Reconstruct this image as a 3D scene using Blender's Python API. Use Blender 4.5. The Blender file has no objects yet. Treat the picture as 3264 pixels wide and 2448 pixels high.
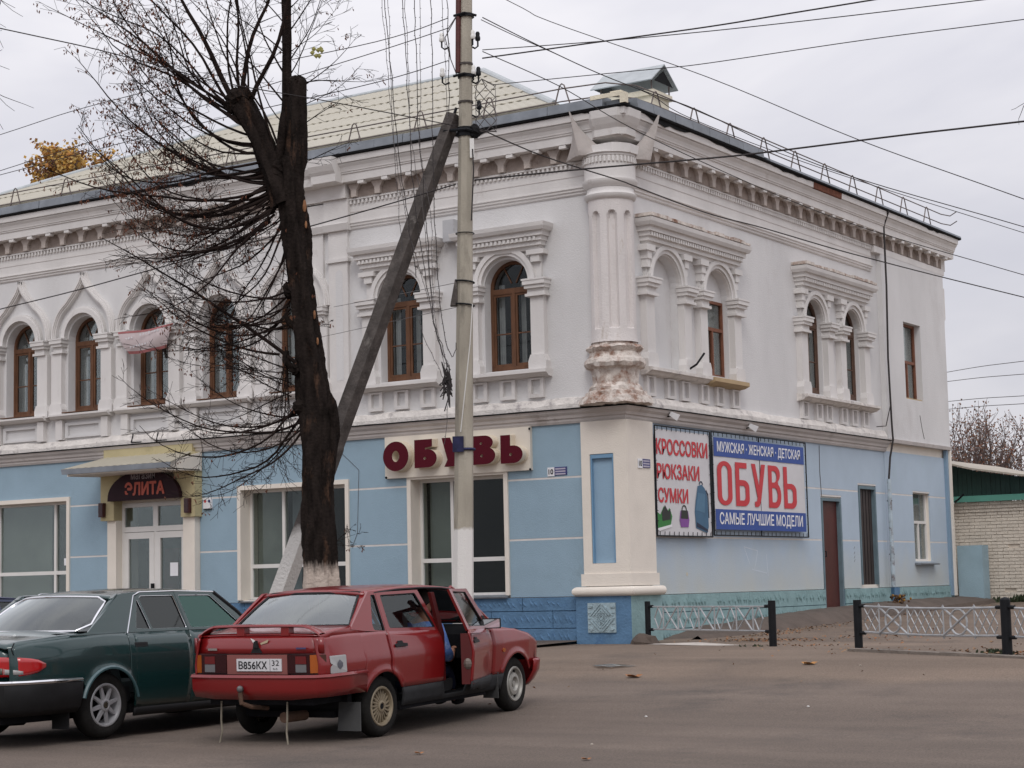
import bpy, bmesh, math, random
from mathutils import Vector, Matrix
from mathutils.geometry import tessellate_polygon
PI = math.pi; rad = math.radians
random.seed(7)
sc = bpy.context.scene
C = sc.collection

# ------------------------------------------------------------------ camera
cam = bpy.data.cameras.new('camera'); camo = bpy.data.objects.new('camera', cam); C.objects.link(camo)
CR = ((0.83703317, 0.54670019, -0.02223462), (0.07686123, -0.07725111, 0.99404457), (0.54172671, -0.83375726, -0.10668179))
M4 = Matrix(((CR[0][0], CR[1][0], CR[2][0], 14.93483554), (CR[0][1], CR[1][1], CR[2][1], -26.27721778), (CR[0][2], CR[1][2], CR[2][2], 1.4), (0, 0, 0, 1)))
camo.matrix_world = M4
cam.sensor_width = 36; cam.lens = 66.54; cam.clip_start = .1; cam.clip_end = 900
sc.camera = camo

# ------------------------------------------------------------------ overcast sky
w = bpy.data.worlds.new('World'); sc.world = w; w.use_nodes = True
nt = w.node_tree; N = nt.nodes; L = nt.links; N.clear()
SUN_EL, SUN_ROT = rad(46), rad(150)
tc = N.new('ShaderNodeTexCoord'); sep = N.new('ShaderNodeSeparateXYZ'); L.new(tc.outputs['Generated'], sep.inputs[0])
mp = N.new('ShaderNodeMapping'); mp.inputs['Scale'].default_value = (1, 1, 2.6); L.new(tc.outputs['Generated'], mp.inputs[0])
nz = N.new('ShaderNodeTexNoise'); nz.inputs['Scale'].default_value = 3.2; nz.inputs['Detail'].default_value = 5; nz.inputs['Roughness'].default_value = .55; nz.inputs['Distortion'].default_value = .4
L.new(mp.outputs[0], nz.inputs['Vector'])
cr = N.new('ShaderNodeValToRGB'); cr.color_ramp.elements[0].position = .36; cr.color_ramp.elements[1].position = .66
cr.color_ramp.elements[0].color = (.60, .60, .665, 1); cr.color_ramp.elements[1].color = (.80, .785, .82, 1)
L.new(nz.outputs['Fac'], cr.inputs[0])
lum = N.new('ShaderNodeMapRange'); lum.inputs['From Min'].default_value = 0; lum.inputs['From Max'].default_value = 1; lum.inputs['To Min'].default_value = .93; lum.inputs['To Max'].default_value = 2.0
L.new(sep.outputs['Z'], lum.inputs['Value'])
mul = N.new('ShaderNodeVectorMath'); mul.operation = 'SCALE'; L.new(cr.outputs[0], mul.inputs[0]); L.new(lum.outputs[0], mul.inputs['Scale'])
bg1 = N.new('ShaderNodeBackground'); bg1.inputs['Strength'].default_value = 1.0; L.new(mul.outputs[0], bg1.inputs[0])
sky = N.new('ShaderNodeTexSky'); sky.sky_type = 'NISHITA'; sky.sun_disc = False; sky.sun_elevation = SUN_EL; sky.sun_rotation = SUN_ROT
bg2 = N.new('ShaderNodeBackground'); bg2.inputs['Strength'].default_value = .05; L.new(sky.outputs[0], bg2.inputs[0])
mx = N.new('ShaderNodeMixShader'); mx.inputs[0].default_value = .06; L.new(bg1.outputs[0], mx.inputs[1]); L.new(bg2.outputs[0], mx.inputs[2])
wo = N.new('ShaderNodeOutputWorld'); L.new(mx.outputs[0], wo.inputs[0])

sl = bpy.data.lights.new('sun', 'SUN'); sl.energy = 1.0; sl.angle = rad(24); sl.color = (1, .97, .93)
so = bpy.data.objects.new('sun', sl); C.objects.link(so)
# sun direction: behind the camera and to its right
sd = Vector((math.sin(SUN_ROT) * math.cos(SUN_EL), math.cos(SUN_ROT) * math.cos(SUN_EL), math.sin(SUN_EL)))
so.rotation_euler = sd.to_track_quat('Z', 'Y').to_euler(); so.location = (20, -30, 40)
vs = sc.view_settings; vs.view_transform = 'Standard'; vs.look = 'None'; vs.exposure = 0.0; vs.gamma = 1; vs.use_curve_mapping = False

# ------------------------------------------------------------------ materials
MATS = {}
def mat(name, col, rough=.8, var=.12, scale=3., bump=0., bscale=40., metal=0., stain=None, stain_amt=.5, stain_scale=1.2, spec=.5, coat=0., vstretch=1.):
    if name in MATS: return MATS[name]
    m = bpy.data.materials.new(name); m.use_nodes = True; MATS[name] = m
    t = m.node_tree; n = t.nodes; l = t.links
    b = n['Principled BSDF']
    b.inputs['Roughness'].default_value = rough; b.inputs['Metallic'].default_value = metal
    b.inputs['Specular IOR Level'].default_value = spec
    if coat: b.inputs['Coat Weight'].default_value = coat; b.inputs['Coat Roughness'].default_value = .06
    geo = n.new('ShaderNodeNewGeometry'); mpn = n.new('ShaderNodeMapping'); l.new(geo.outputs['Position'], mpn.inputs[0])
    mpn.inputs['Scale'].default_value = (1, 1, vstretch)
    no = n.new('ShaderNodeTexNoise'); no.inputs['Scale'].default_value = scale; no.inputs['Detail'].default_value = 6; no.inputs['Roughness'].default_value = .6
    l.new(mpn.outputs[0], no.inputs['Vector'])
    mr = n.new('ShaderNodeMapRange'); mr.inputs['From Min'].default_value = .3; mr.inputs['From Max'].default_value = .7
    mr.inputs['To Min'].default_value = 1 - var; mr.inputs['To Max'].default_value = 1 + var * .6
    l.new(no.outputs['Fac'], mr.inputs['Value'])
    sm = n.new('ShaderNodeVectorMath'); sm.operation = 'SCALE'; sm.inputs[0].default_value = col; l.new(mr.outputs[0], sm.inputs['Scale'])
    out = sm.outputs[0]
    if stain:
        n2 = n.new('ShaderNodeTexNoise'); n2.inputs['Scale'].default_value = stain_scale; n2.inputs['Detail'].default_value = 9; n2.inputs['Roughness'].default_value = .72
        mp2 = n.new('ShaderNodeMapping'); mp2.inputs['Location'].default_value = (13, 7, 3); mp2.inputs['Scale'].default_value = (1, 1, vstretch); l.new(geo.outputs['Position'], mp2.inputs[0]); l.new(mp2.outputs[0], n2.inputs['Vector'])
        r2 = n.new('ShaderNodeMapRange'); r2.inputs['From Min'].default_value = .70 - .28 * stain_amt; r2.inputs['From Max'].default_value = .78 - .16 * stain_amt
        l.new(n2.outputs['Fac'], r2.inputs['Value'])
        mc = n.new('ShaderNodeMix'); mc.data_type = 'RGBA'; l.new(r2.outputs[0], mc.inputs[0]); l.new(out, mc.inputs[6]); mc.inputs[7].default_value = (*stain, 1)
        out = mc.outputs[2]
    l.new(out, b.inputs['Base Color'])
    if bump:
        nb = n.new('ShaderNodeTexNoise'); nb.inputs['Scale'].default_value = bscale; nb.inputs['Detail'].default_value = 4; l.new(geo.outputs['Position'], nb.inputs['Vector'])
        bp = n.new('ShaderNodeBump'); bp.inputs['Strength'].default_value = bump; bp.inputs['Distance'].default_value = .02
        l.new(nb.outputs['Fac'], bp.inputs['Height']); l.new(bp.outputs[0], b.inputs['Normal'])
    return m

def glass_mat(name, tint=(.8, .85, .85), refl=1.0, rough=.02, trans=(.75, .8, .8)):
    if name in MATS: return MATS[name]
    m = bpy.data.materials.new(name); m.use_nodes = True; MATS[name] = m
    t = m.node_tree; n = t.nodes; l = t.links; n.clear()
    o = n.new('ShaderNodeOutputMaterial'); mix = n.new('ShaderNodeMixShader'); tr = n.new('ShaderNodeBsdfTransparent'); gl = n.new('ShaderNodeBsdfGlossy')
    tr.inputs[0].default_value = (*trans, 1); gl.inputs[0].default_value = (*tint, 1); gl.inputs['Roughness'].default_value = rough
    fr = n.new('ShaderNodeFresnel'); fr.inputs[0].default_value = 1.5; mu = n.new('ShaderNodeMath'); mu.operation = 'MULTIPLY'; mu.inputs[1].default_value = refl; mu.use_clamp = True
    l.new(fr.outputs[0], mu.inputs[0]); l.new(mu.outputs[0], mix.inputs[0]); l.new(tr.outputs[0], mix.inputs[1]); l.new(gl.outputs[0], mix.inputs[2]); l.new(mix.outputs[0], o.inputs[0])
    return m

def zmix(m, col, z0, z1, nscale=6, amt=.25, noise_stretch=1.):
    """second paint colour below height z0..z1 (whitewash, soil splash): real paint edge with ragged border"""
    t = m.node_tree; n = t.nodes; l = t.links; b = n['Principled BSDF']
    src = b.inputs['Base Color'].links[0].from_socket
    geo = n.new('ShaderNodeNewGeometry'); sp = n.new('ShaderNodeSeparateXYZ'); l.new(geo.outputs['Position'], sp.inputs[0])
    mpn = n.new('ShaderNodeMapping'); mpn.inputs['Scale'].default_value = (1, 1, noise_stretch); l.new(geo.outputs['Position'], mpn.inputs[0])
    no = n.new('ShaderNodeTexNoise'); no.inputs['Scale'].default_value = nscale; no.inputs['Detail'].default_value = 5; l.new(mpn.outputs[0], no.inputs['Vector'])
    ma = n.new('ShaderNodeMath'); ma.operation = 'MULTIPLY_ADD'; ma.inputs[1].default_value = amt * 2; l.new(no.outputs['Fac'], ma.inputs[0]); l.new(sp.outputs['Z'], ma.inputs[2])
    mr = n.new('ShaderNodeMapRange'); mr.inputs['From Min'].default_value = z0 + amt; mr.inputs['From Max'].default_value = z1 + amt; l.new(ma.outputs[0], mr.inputs['Value'])
    mc = n.new('ShaderNodeMix'); mc.data_type = 'RGBA'; l.new(mr.outputs[0], mc.inputs[0]); mc.inputs[6].default_value = (*col, 1); l.new(src, mc.inputs[7])
    l.new(mc.outputs[2], b.inputs['Base Color'])
    return m

WHITE = mat('white_plaster', (.69, .665, .645), .88, .10, 1.6, .35, 60, stain=(.50, .46, .43), stain_amt=.28, stain_scale=1.7, vstretch=.45)
WALLW = mat('white_wall_plaster', (.655, .645, .64), .9, .09, .9, .35, 45, stain=(.56, .54, .53), stain_amt=.45, stain_scale=.7, vstretch=.5)
CREAM = mat('cream_plaster', (.76, .70, .62), .85, .06, 2, .25, 60, stain=(.62, .57, .5), stain_amt=.2)
DECAY = mat('decayed_plaster', (.66, .60, .545), .92, .25, 6, 1.0, 18, stain=(.24, .12, .075), stain_amt=.85, stain_scale=4.2)
CRK = mat('weathered_shell', (.47, .43, .405), .9, .18, 3, .4, 30, stain=(.36, .31, .28), stain_amt=.5)
CONS = mat('weathered_console', (.50, .44, .40), .9, .2, 5, .4, 40, stain=(.33, .27, .23), stain_amt=.5, stain_scale=3)
HOODM = mat('pale_zinc', (.40, .43, .44), .45, .15, 4, metal=.2)
COLM = mat('column_plaster', (.69, .65, .63), .9, .1, 2.5, .5, 40, stain=(.42, .35, .28), stain_amt=.42, stain_scale=2.2, vstretch=.4)
BELT = mat('belt_plaster', (.58, .54, .515), .88, .12, 2, .35, 50, stain=(.38, .33, .30), stain_amt=.4)
LEDGE = mat('ledge_plaster', (.70, .66, .62), .92, .18, 5, .9, 26, stain=(.33, .30, .30), stain_amt=.55, stain_scale=4.5)
SOFF = mat('dark_brown_frieze', (.33, .27, .235), .92, .25, 4, .5, 40, stain=(.15, .115, .09), stain_amt=.6, stain_scale=3)
BLUE = mat('blue_plaster', (.28, .392, .475), .85, .08, 1.3, .3, 70, stain=(.235, .325, .385), stain_amt=.3, stain_scale=.9)
BLUES = mat('pale_blue_plaster', (.43, .52, .61), .87, .07, 1.0, .3, 60, stain=(.40, .50, .56), stain_amt=.4, stain_scale=.8)
zmix(BLUES, (.50, .53, .51), 1.1, 2.1, 1.5, .6)
DBLUE = mat('deep_blue_paint', (.095, .195, .325), .75, .22, 3.5, .5, 25, stain=(.055, .13, .25), stain_amt=.5, stain_scale=3)
MBLUE = mat('niche_blue_paint', (.17, .31, .46), .8, .08, 2, .2, 50)
TEAL = mat('teal_paint', (.25, .385, .395), .8, .18, 3.5, .5, 25, stain=(.18, .29, .31), stain_amt=.45, stain_scale=2)
GREYC = mat('carved_grey_paint', (.33, .43, .47), .8, .25, 8, .6, 40)
JOINTD = mat('joint_dark_blue', (.03, .08, .16), .9)
WOOD = mat('window_wood', (.135, .062, .032), .6, .35, 9, .3, 60, stain=(.10, .045, .025), stain_amt=.4, stain_scale=7, vstretch=.3)
UPVC = mat('white_window_frame', (.72, .70, .67), .4, .05, 3)
CURT = mat('grey_curtain', (.50, .51, .50), .9, .2, 6)
CURTW = mat('pale_curtain', (.70, .70, .68), .9, .15, 6)
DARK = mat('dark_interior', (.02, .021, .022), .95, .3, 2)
INTG = mat('shop_partition', (.30, .31, .27), .9, .2, 1)
GLASS = glass_mat('window_glass', refl=.45, trans=(.85, .86, .86))
GLASSD = glass_mat('shop_glass', refl=.40, trans=(.8, .83, .82))
GALV = mat('galvanised_steel', (.23, .25, .275), .5, .22, 3, .15, 12, metal=.35, stain=(.15, .17, .2), stain_amt=.3)
BLACK = mat('black_eave', (.015, .015, .016), .85, .3, 5)
ROOFC = mat('cream_roof_sheet', (.40, .37, .295), .55, .06, 2, .05, 10)
ROOFG = mat('pale_roof_sheet', (.60, .66, .68), .5, .06, 2)
RUSTR = mat('rusty_rod', (.16, .13, .12), .7, .4, 8, metal=.2)
CHIM = mat('chimney_limewash', (.74, .68, .54), .9, .15, 4, .6, 30, stain=(.5, .3, .2), stain_amt=.25, stain_scale=5)
IRON = mat('black_paint', (.012, .013, .015), .5, .3, 6)
SILV = mat('silver_fence_paint', (.40, .41, .42), .55, .2, 6, metal=.3)
CONC = mat('pole_concrete', (.40, .365, .30), .9, .22, 5, .5, 50, stain=(.20, .18, .15), stain_amt=.5, stain_scale=3, vstretch=.25)
zmix(CONC, (.74, .72, .69), 2.18, 2.22, 9, .05)
CONCD = mat('old_strut_concrete', (.105, .092, .085), .92, .45, 5, .8, 30, stain=(.24, .22, .20), stain_amt=.4, stain_scale=2.4)
zmix(CONCD, (.62, .60, .57), 2.15, 2.3, 6, .1)
BARK = mat('dark_bark', (.020, .015, .013), .95, .6, 12, 1.0, 26, stain=(.085, .048, .032), stain_amt=.5, stain_scale=5, vstretch=.3)
zmix(BARK, (.50, .42, .36), 1.62, 1.78, 22, .16, .18)
TWIG = mat('twig_bark', (.022, .015, .013), .9, .4, 6)
POD = mat('dry_seed_pods', (.16, .07, .045), .9, .5, 9)
PORC = mat('white_porcelain', (.75, .74, .71), .25, .03)
RUST = mat('rust_red_pipe', (.09, .018, .015), .6, .35, 6, .2, 30)
WIRE = mat('wire_black', (.05, .045, .045), .7, .1)
WIREG = mat('wire_grey', (.10, .09, .09), .7, .1)
TEXTW = mat('print_white', (.78, .78, .80), .6, .03)

for m_, v_ in ((BARK, .08), (TWIG, .08), (IRON, .15), (POD, .1), (WIRE, .1), (BLACK, .1), (CONCD, .2), (DARK, 0), (CONC, .25), (WOOD, .3)): m_.node_tree.nodes['Principled BSDF'].inputs['Specular IOR Level'].default_value = v_
# ------------------------------------------------------------------ helpers
OFF = {}
class MB:
    def __init__(s): s.v = []; s.f = []; s.m = []; s.mi = 0
    def add(s, vs_, fs):
        k = len(s.v); s.v += [tuple(p) for p in vs_]; s.f += [tuple(i + k for i in f) for f in fs]; s.m += [s.mi] * len(fs); return s
    def box(s, x0, x1, y0, y1, z0, z1):
        return s.add([(x0, y0, z0), (x1, y0, z0), (x1, y1, z0), (x0, y1, z0), (x0, y0, z1), (x1, y0, z1), (x1, y1, z1), (x0, y1, z1)],
                     [(0, 3, 2, 1), (4, 5, 6, 7), (0, 1, 5, 4), (1, 2, 6, 5), (2, 3, 7, 6), (3, 0, 4, 7)])
    def fbox(s, T, u0, u1, o0, o1, z0, z1):
        k = len(s.v); s.box(u0, u1, o0, o1, z0, z1)
        for i in range(k, len(s.v)): s.v[i] = T(*s.v[i])
        return s
    def prism(s, T, poly, o0, o1, holes=()):
        """poly in (u,z) extruded over o"""
        loops = [list(poly)] + [list(h) for h in holes]
        tri = tessellate_polygon([[Vector((p[0], p[1], 0)) for p in lp] for lp in loops])
        flat = [p for lp in loops for p in lp]; n = len(flat)
        vs_ = [T(p[0], o0, p[1]) for p in flat] + [T(p[0], o1, p[1]) for p in flat]
        fs = [tuple(t) for t in tri] + [tuple(n + i for i in t[::-1]) for t in tri]
        a = 0
        for lp in loops:
            m = len(lp)
            for i in range(m): j = (i + 1) % m; fs.append((a + i, a + j, n + a + j, n + a + i))
            a += m
        return s.add(vs_, fs)
    def tube(s, pts, r, seg=8, cap=True, flat=1.):
        pts = [Vector(p) for p in pts]; n = len(pts); R_ = r if hasattr(r, '__len__') else [r] * n
        up = None; k = len(s.v); vs_ = []; fs = []
        for i, p in enumerate(pts):
            d = (pts[min(i + 1, n - 1)] - pts[max(i - 1, 0)])
            d = d.normalized() if d.length > 1e-9 else Vector((0, 0, 1))
            if up is None: up = d.orthogonal().normalized()
            a = (up - d * up.dot(d)); a = a.normalized() if a.length > 1e-6 else d.orthogonal().normalized(); up = a; b = d.cross(a)
            for j in range(seg):
                t = 2 * PI * j / seg; vs_.append(p + a * math.cos(t) * R_[i] + b * math.sin(t) * R_[i] * flat)
        for i in range(n - 1):
            for j in range(seg):
                q = (j + 1) % seg; fs.append((i * seg + j, i * seg + q, (i + 1) * seg + q, (i + 1) * seg + j))
        if cap: fs.append(tuple(range(seg))[::-1]); fs.append(tuple((n - 1) * seg + j for j in range(seg)))
        return s.add(vs_, fs)
    def lathe(s, prof, cx=0, cy=0, seg=24, a0=0, a1=2 * PI, T=None):
        """prof list of (r,z) around vertical axis"""
        vs_ = []; fs = []; full = abs(a1 - a0 - 2 * PI) < 1e-6; m = seg if full else seg + 1
        for r, z in prof:
            for j in range(m):
                t = a0 + (a1 - a0) * j / seg; vs_.append((cx + r * math.cos(t), cy + r * math.sin(t), z))
        for i in range(len(prof) - 1):
            for j in range(seg):
                q = (j + 1) % m; fs.append((i * m + j, i * m + q, (i + 1) * m + q, (i + 1) * m + j))
        if T: vs_ = [T(*p) for p in vs_]
        return s.add(vs_, fs)
    def sphere(s, c, r, seg=8, ring=6, sx=1, sy=1, sz=1):
        vs_ = [(c[0], c[1], c[2] + r * sz)]; fs = []
        for i in range(1, ring):
            a = PI * i / ring
            for j in range(seg): t = 2 * PI * j / seg; vs_.append((c[0] + r * sx * math.sin(a) * math.cos(t), c[1] + r * sy * math.sin(a) * math.sin(t), c[2] + r * sz * math.cos(a)))
        vs_.append((c[0], c[1], c[2] - r * sz)); e = len(vs_) - 1
        for j in range(seg): q = (j + 1) % seg; fs.append((0, 1 + j, 1 + q)); fs.append((e, e - seg + q, e - seg + j))
        for i in range(ring - 2):
            for j in range(seg): q = (j + 1) % seg; fs.append((1 + i * seg + j, 1 + (i + 1) * seg + j, 1 + (i + 1) * seg + q, 1 + i * seg + q))
        return s.add(vs_, fs)
    def mesh(s, name, mats, off=(0, 0, 0), smooth=False, recalc=True):
        me = bpy.data.meshes.new(name)
        me.from_pydata([(a - off[0], b - off[1], c - off[2]) for a, b, c in s.v], [], s.f)
        for m in (mats if isinstance(mats, (list, tuple)) else [mats]): me.materials.append(m)
        if any(s.m): me.polygons.foreach_set('material_index', s.m)
        if recalc:
            bm = bmesh.new(); bm.from_mesh(me); bmesh.ops.recalc_face_normals(bm, faces=bm.faces); bm.to_mesh(me); bm.free()
        if smooth:
            me.polygons.foreach_set('use_smooth', [True] * len(me.polygons))
            if smooth != 'all':
                try: me.set_sharp_from_angle(angle=rad(smooth if smooth is not True else 40))
                except Exception: pass
        me.update(); return me
    def build(s, name, mats, parent=None, smooth=False, **kw):
        off = OFF.get(parent, (0, 0, 0)) if parent else (0, 0, 0)
        o = bpy.data.objects.new(name, s.mesh(name, mats, off, smooth)); C.objects.link(o)
        if parent: o.parent = parent; OFF[o] = off
        for k, v in kw.items(): o[k] = v
        return o

def place(name, me, parent, loc=(0, 0, 0), rot=None, **kw):
    o = bpy.data.objects.new(name, me); C.objects.link(o); off = OFF.get(parent, (0, 0, 0)) if parent else (0, 0, 0)
    if parent: o.parent = parent
    o.location = (loc[0] - off[0], loc[1] - off[1], loc[2] - off[2])
    if rot: o.rotation_euler = rot
    for k, v in kw.items(): o[k] = v
    return o
def thing(name, label, cat, loc=(0, 0, 0), rot=(0, 0, 0), group=None, local=False):
    o = bpy.data.objects.new(name, None); C.objects.link(o); o.location = loc; o.rotation_euler = rot; o.empty_display_size = .2
    o['label'] = label; o['category'] = cat
    if group: o['group'] = group
    OFF[o] = (0, 0, 0) if local else tuple(loc)
    return o
def tag(o, label, cat, group=None):
    o['label'] = label; o['category'] = cat
    if group: o['group'] = group
    return o
def struct(o): o['kind'] = 'structure'; return o
FT = lambda u, o, z: (u, -o, z)      # front facade: u along x, o outwards
ST = lambda u, o, z: (o, u, z)       # side facade: u along y
FACE = {'f': FT, 's': ST}
def arc(cu, cz, r, a0, a1, n): return [(cu + r * math.cos(rad(a0 + (a1 - a0) * i / n)), cz + r * math.sin(rad(a0 + (a1 - a0) * i / n))) for i in range(n + 1)]
def mesh_text(body, width, height, mat_, T, u, z, o, name='lettering', parent=None, bold=0.):
    """real outline lettering as a thin mesh fitted into width x height at (u,z); bold strokes are overprinted copies"""
    cu = bpy.data.curves.new('t', 'FONT'); cu.body = body; cu.size = 1; cu.extrude = 0; cu.resolution_u = 7
    ob = bpy.data.objects.new('t', cu); C.objects.link(ob)
    dg = bpy.context.evaluated_depsgraph_get(); me = bpy.data.meshes.new_from_object(ob.evaluated_get(dg))
    xs = [v.co.x for v in me.vertices]; ys = [v.co.y for v in me.vertices]
    x0, x1, y0, y1 = min(xs), max(xs), min(ys), max(ys)
    mb = MB(); b = bold * height
    kx, ky = (width - 2 * b) / (x1 - x0), (height - 2 * b) / (y1 - y0)
    offs = [(0, 0)] if not bold else [(0, 0), (b, 0), (-b, 0), (0, b), (0, -b), (b * .7, b * .7), (-b * .7, b * .7), (b * .7, -b * .7), (-b * .7, -b * .7)]
    for i, (dx, dz) in enumerate(offs):
        mb.add([T(u + b + (v.co.x - x0) * kx + dx, o + .00025 * i, z + b + (v.co.y - y0) * ky + dz) for v in me.vertices], [tuple(p.vertices) for p in me.polygons])
    C.objects.unlink(ob); bpy.data.objects.remove(ob); bpy.data.meshes.remove(me)
    return mb.build(name, mat_, parent)
def interp(x, tab):
    if x <= tab[0][0]: return tab[0][1]
    for (a, b), (c, d) in zip(tab, tab[1:]):
        if x <= c: return b + (d - b) * (x - a) / (c - a)
    return tab[-1][1]
HT = [(-60, 0), (-13.5, 0.0), (-11, .035), (-9.3, .09), (-6.5, .27), (-4.4, .43), (-3, .465), (0, .47), (5, .57), (9, .68), (15.5, .83), (60, 1.2), (400, 1.2)]
def H(x, y):
    return interp(y, HT)

# ------------------------------------------------------------------ ground
def make_ground():
    m = mat('asphalt', (.135, .104, .083), .93, .2, .35, .5, 90, stain=(.085, .068, .057), stain_amt=.6, stain_scale=.45)
    t = m.node_tree; n = t.nodes; l = t.links; b = n['Principled BSDF']
    src = b.inputs['Base Color'].links[0].from_socket
    geo = n.new('ShaderNodeNewGeometry')
    # aggregate speckle
    vo = n.new('ShaderNodeTexNoise'); vo.inputs['Scale'].default_value = 55; vo.inputs['Detail'].default_value = 3; l.new(geo.outputs['Position'], vo.inputs['Vector'])
    r = n.new('ShaderNodeMapRange'); r.inputs['From Min'].default_value = .3; r.inputs['From Max'].default_value = .7; r.inputs['To Min'].default_value = .72; r.inputs['To Max'].default_value = 1.3; l.new(vo.outputs['Fac'], r.inputs['Value'])
    s1 = n.new('ShaderNodeVectorMath'); s1.operation = 'SCALE'; l.new(src, s1.inputs[0]); l.new(r.outputs[0], s1.inputs['Scale'])
    # dusty lighter band near the houses (older pavement), broken edge
    sp = n.new('ShaderNodeSeparateXYZ'); l.new(geo.outputs['Position'], sp.inputs[0])
    no = n.new('ShaderNodeTexNoise'); no.inputs['Scale'].default_value = .8; no.inputs['Detail'].default_value = 5; l.new(geo.outputs['Position'], no.inputs['Vector'])
    ma = n.new('ShaderNodeMath'); ma.operation = 'MULTIPLY_ADD'; ma.inputs[1].default_value = 2.2; l.new(no.outputs['Fac'], ma.inputs[0]); l.new(sp.outputs['Y'], ma.inputs[2])
    mr = n.new('ShaderNodeMapRange'); mr.inputs['From Min'].default_value = -5.6; mr.inputs['From Max'].default_value = -4.9; l.new(ma.outputs[0], mr.inputs['Value'])
    ms = n.new('ShaderNodeMapping'); ms.inputs['Rotation'].default_value = (0, 0, rad(-28)); ms.inputs['Scale'].default_value = (.12, 1.1, 1); l.new(geo.outputs['Position'], ms.inputs[0])
    ns = n.new('ShaderNodeTexNoise'); ns.inputs['Scale'].default_value = 1.0; ns.inputs['Detail'].default_value = 6; ns.inputs['Roughness'].default_value = .6; l.new(ms.outputs[0], ns.inputs['Vector'])
    rs = n.new('ShaderNodeMapRange'); rs.inputs['From Min'].default_value = .3; rs.inputs['From Max'].default_value = .72; rs.inputs['To Min'].default_value = .80; rs.inputs['To Max'].default_value = 1.18; l.new(ns.outputs['Fac'], rs.inputs['Value'])
    s2 = n.new('ShaderNodeVectorMath'); s2.operation = 'SCALE'; l.new(s1.outputs[0], s2.inputs[0]); l.new(rs.outputs[0], s2.inputs['Scale']); s1 = s2
    mc = n.new('ShaderNodeMix'); mc.data_type = 'RGBA'; mc.blend_type = 'MULTIPLY'; l.new(mr.outputs[0], mc.inputs[0]); l.new(s1.outputs[0], mc.inputs[6]); mc.inputs[7].default_value = (1.35, 1.3, 1.22, 1)
    l.new(mc.outputs[2], b.inputs['Base Color'])
    xs = [-300, -150, -80, -45] + [-30 + i * .75 for i in range(0, 81)] + [45, 80, 150, 300]
    ys = [-300, -150, -80, -45, -32] + [-24 + i * .4 for i in range(0, 110)] + [24, 30, 45, 80, 150, 300]
    mb = MB(); nx = len(xs)
    for y in ys:
        for x in xs:
            bump_ = (math.sin(x * .9 + y * .37) + math.sin(y * 1.7 - x * .5)) * .006 if abs(x) < 31 and -20 < y < 16 else 0
            mb.v.append((x, y, H(x, y) + bump_))
    for j in range(len(ys) - 1):
        for i in range(nx - 1): mb.f.append((j * nx + i, j * nx + i + 1, (j + 1) * nx + i + 1, (j + 1) * nx + i)); mb.m.append(0)
    struct(mb.build('ground', m, smooth='all'))
make_ground()

# ------------------------------------------------------------------ the corner house
BL = thing('corner_building', 'two storey corner house, white stucco above and blue ground floor, cream metal roof', 'building', (0, 0, .47))
WP = -.05      # wall plane
U0 = -19.0     # front facade runs on past the left edge of the frame
UE = 14.6      # end of the side facade

def wall_mb(T, u0, u1, z0, z1, ops, o1=WP, th=.42, n=14):
    """plastered wall slab with rectangular or arched openings (u0,u1,zb,zs,arched)"""
    mb = MB(); ops = sorted(ops); u = u0; o0 = o1 - th
    for (a, b, zb, zs, ar) in ops:
        if a > u: mb.fbox(T, u, a, o0, o1, z0, z1)
        if zb > z0: mb.fbox(T, a, b, o0, o1, z0, zb)
        if ar:
            r = (b - a) / 2; c = (a + b) / 2; pts = arc(c, zs, r, 180, 0, n)
            for p, q in zip(pts, pts[1:]): mb.prism(T, [(p[0], p[1]), (q[0], q[1]), (q[0], z1), (p[0], z1)], o0, o1)
        elif zs < z1: mb.fbox(T, a, b, o0, o1, zs, z1)
        u = b
    if u < u1: mb.fbox(T, u, u1, o0, o1, z0, z1)
    return mb

# opening lists ------------------------------------------------------
LW = [-15.68, -13.9, -12.14, -10.37, -8.6, -6.83]      # left row of windows
RW = [-4.43, -2.23]                                    # right bay
SC1, SC2 = 2.45, 8.45                                  # centres of the two paired groups on the side
up_f = [(c - .46, c + .46, 5.0, 6.42, True) for c in LW] + [(c - .46, c + .46, 5.0, 6.42, True) for c in RW]
up_s = [(SC1 - 1.45, SC1 - .45, 5.0, 6.38, True), (SC1 + .45, SC1 + 1.45, 5.0, 6.38, True),
        (SC2 - 1.37, SC2 - .47, 5.0, 6.4, True), (SC2 + .47, SC2 + 1.37, 5.0, 6.4, True)]
lo_f = [(-14.6 - 1.85, -12.6, 1.25, 3.26, False), (-11.15, -9.43, .55, 3.15, False), (-8.12, -5.7, 1.27, 3.27, False), (-4.27, -2.36, 1.25, 3.27, False)]
lo_s = [(7.68, 8.52, .5, 2.96, False), (9.53, 10.31, 1.29, 3.25, False), (12.43, 13.42, 1.76, 3.26, False)]

wall_mb(FT, U0, -.42 - WP, 4.25, 9.0, up_f).build('front_wall', WALLW, BL)
mb = wall_mb(ST, -WP, 10.95, 4.25, 9.0, up_s); mb.mi = 0
mb.build('side_wall', WALLW, BL)
wall_mb(ST, 10.95, UE, 4.30, 8.2, [(12.06, 13.05, 5.22, 6.88, False)], o1=.06, th=.53).build('side_wall', WALLW, BL)
wall_mb(FT, U0, -.42 - WP, .3, 4.25, lo_f, o1=WP - .02).build('front_wall', CREAM, BL)
wall_mb(ST, -WP, UE, .3, 4.25, lo_s, o1=WP - .02).build('side_wall', CREAM, BL)
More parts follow.
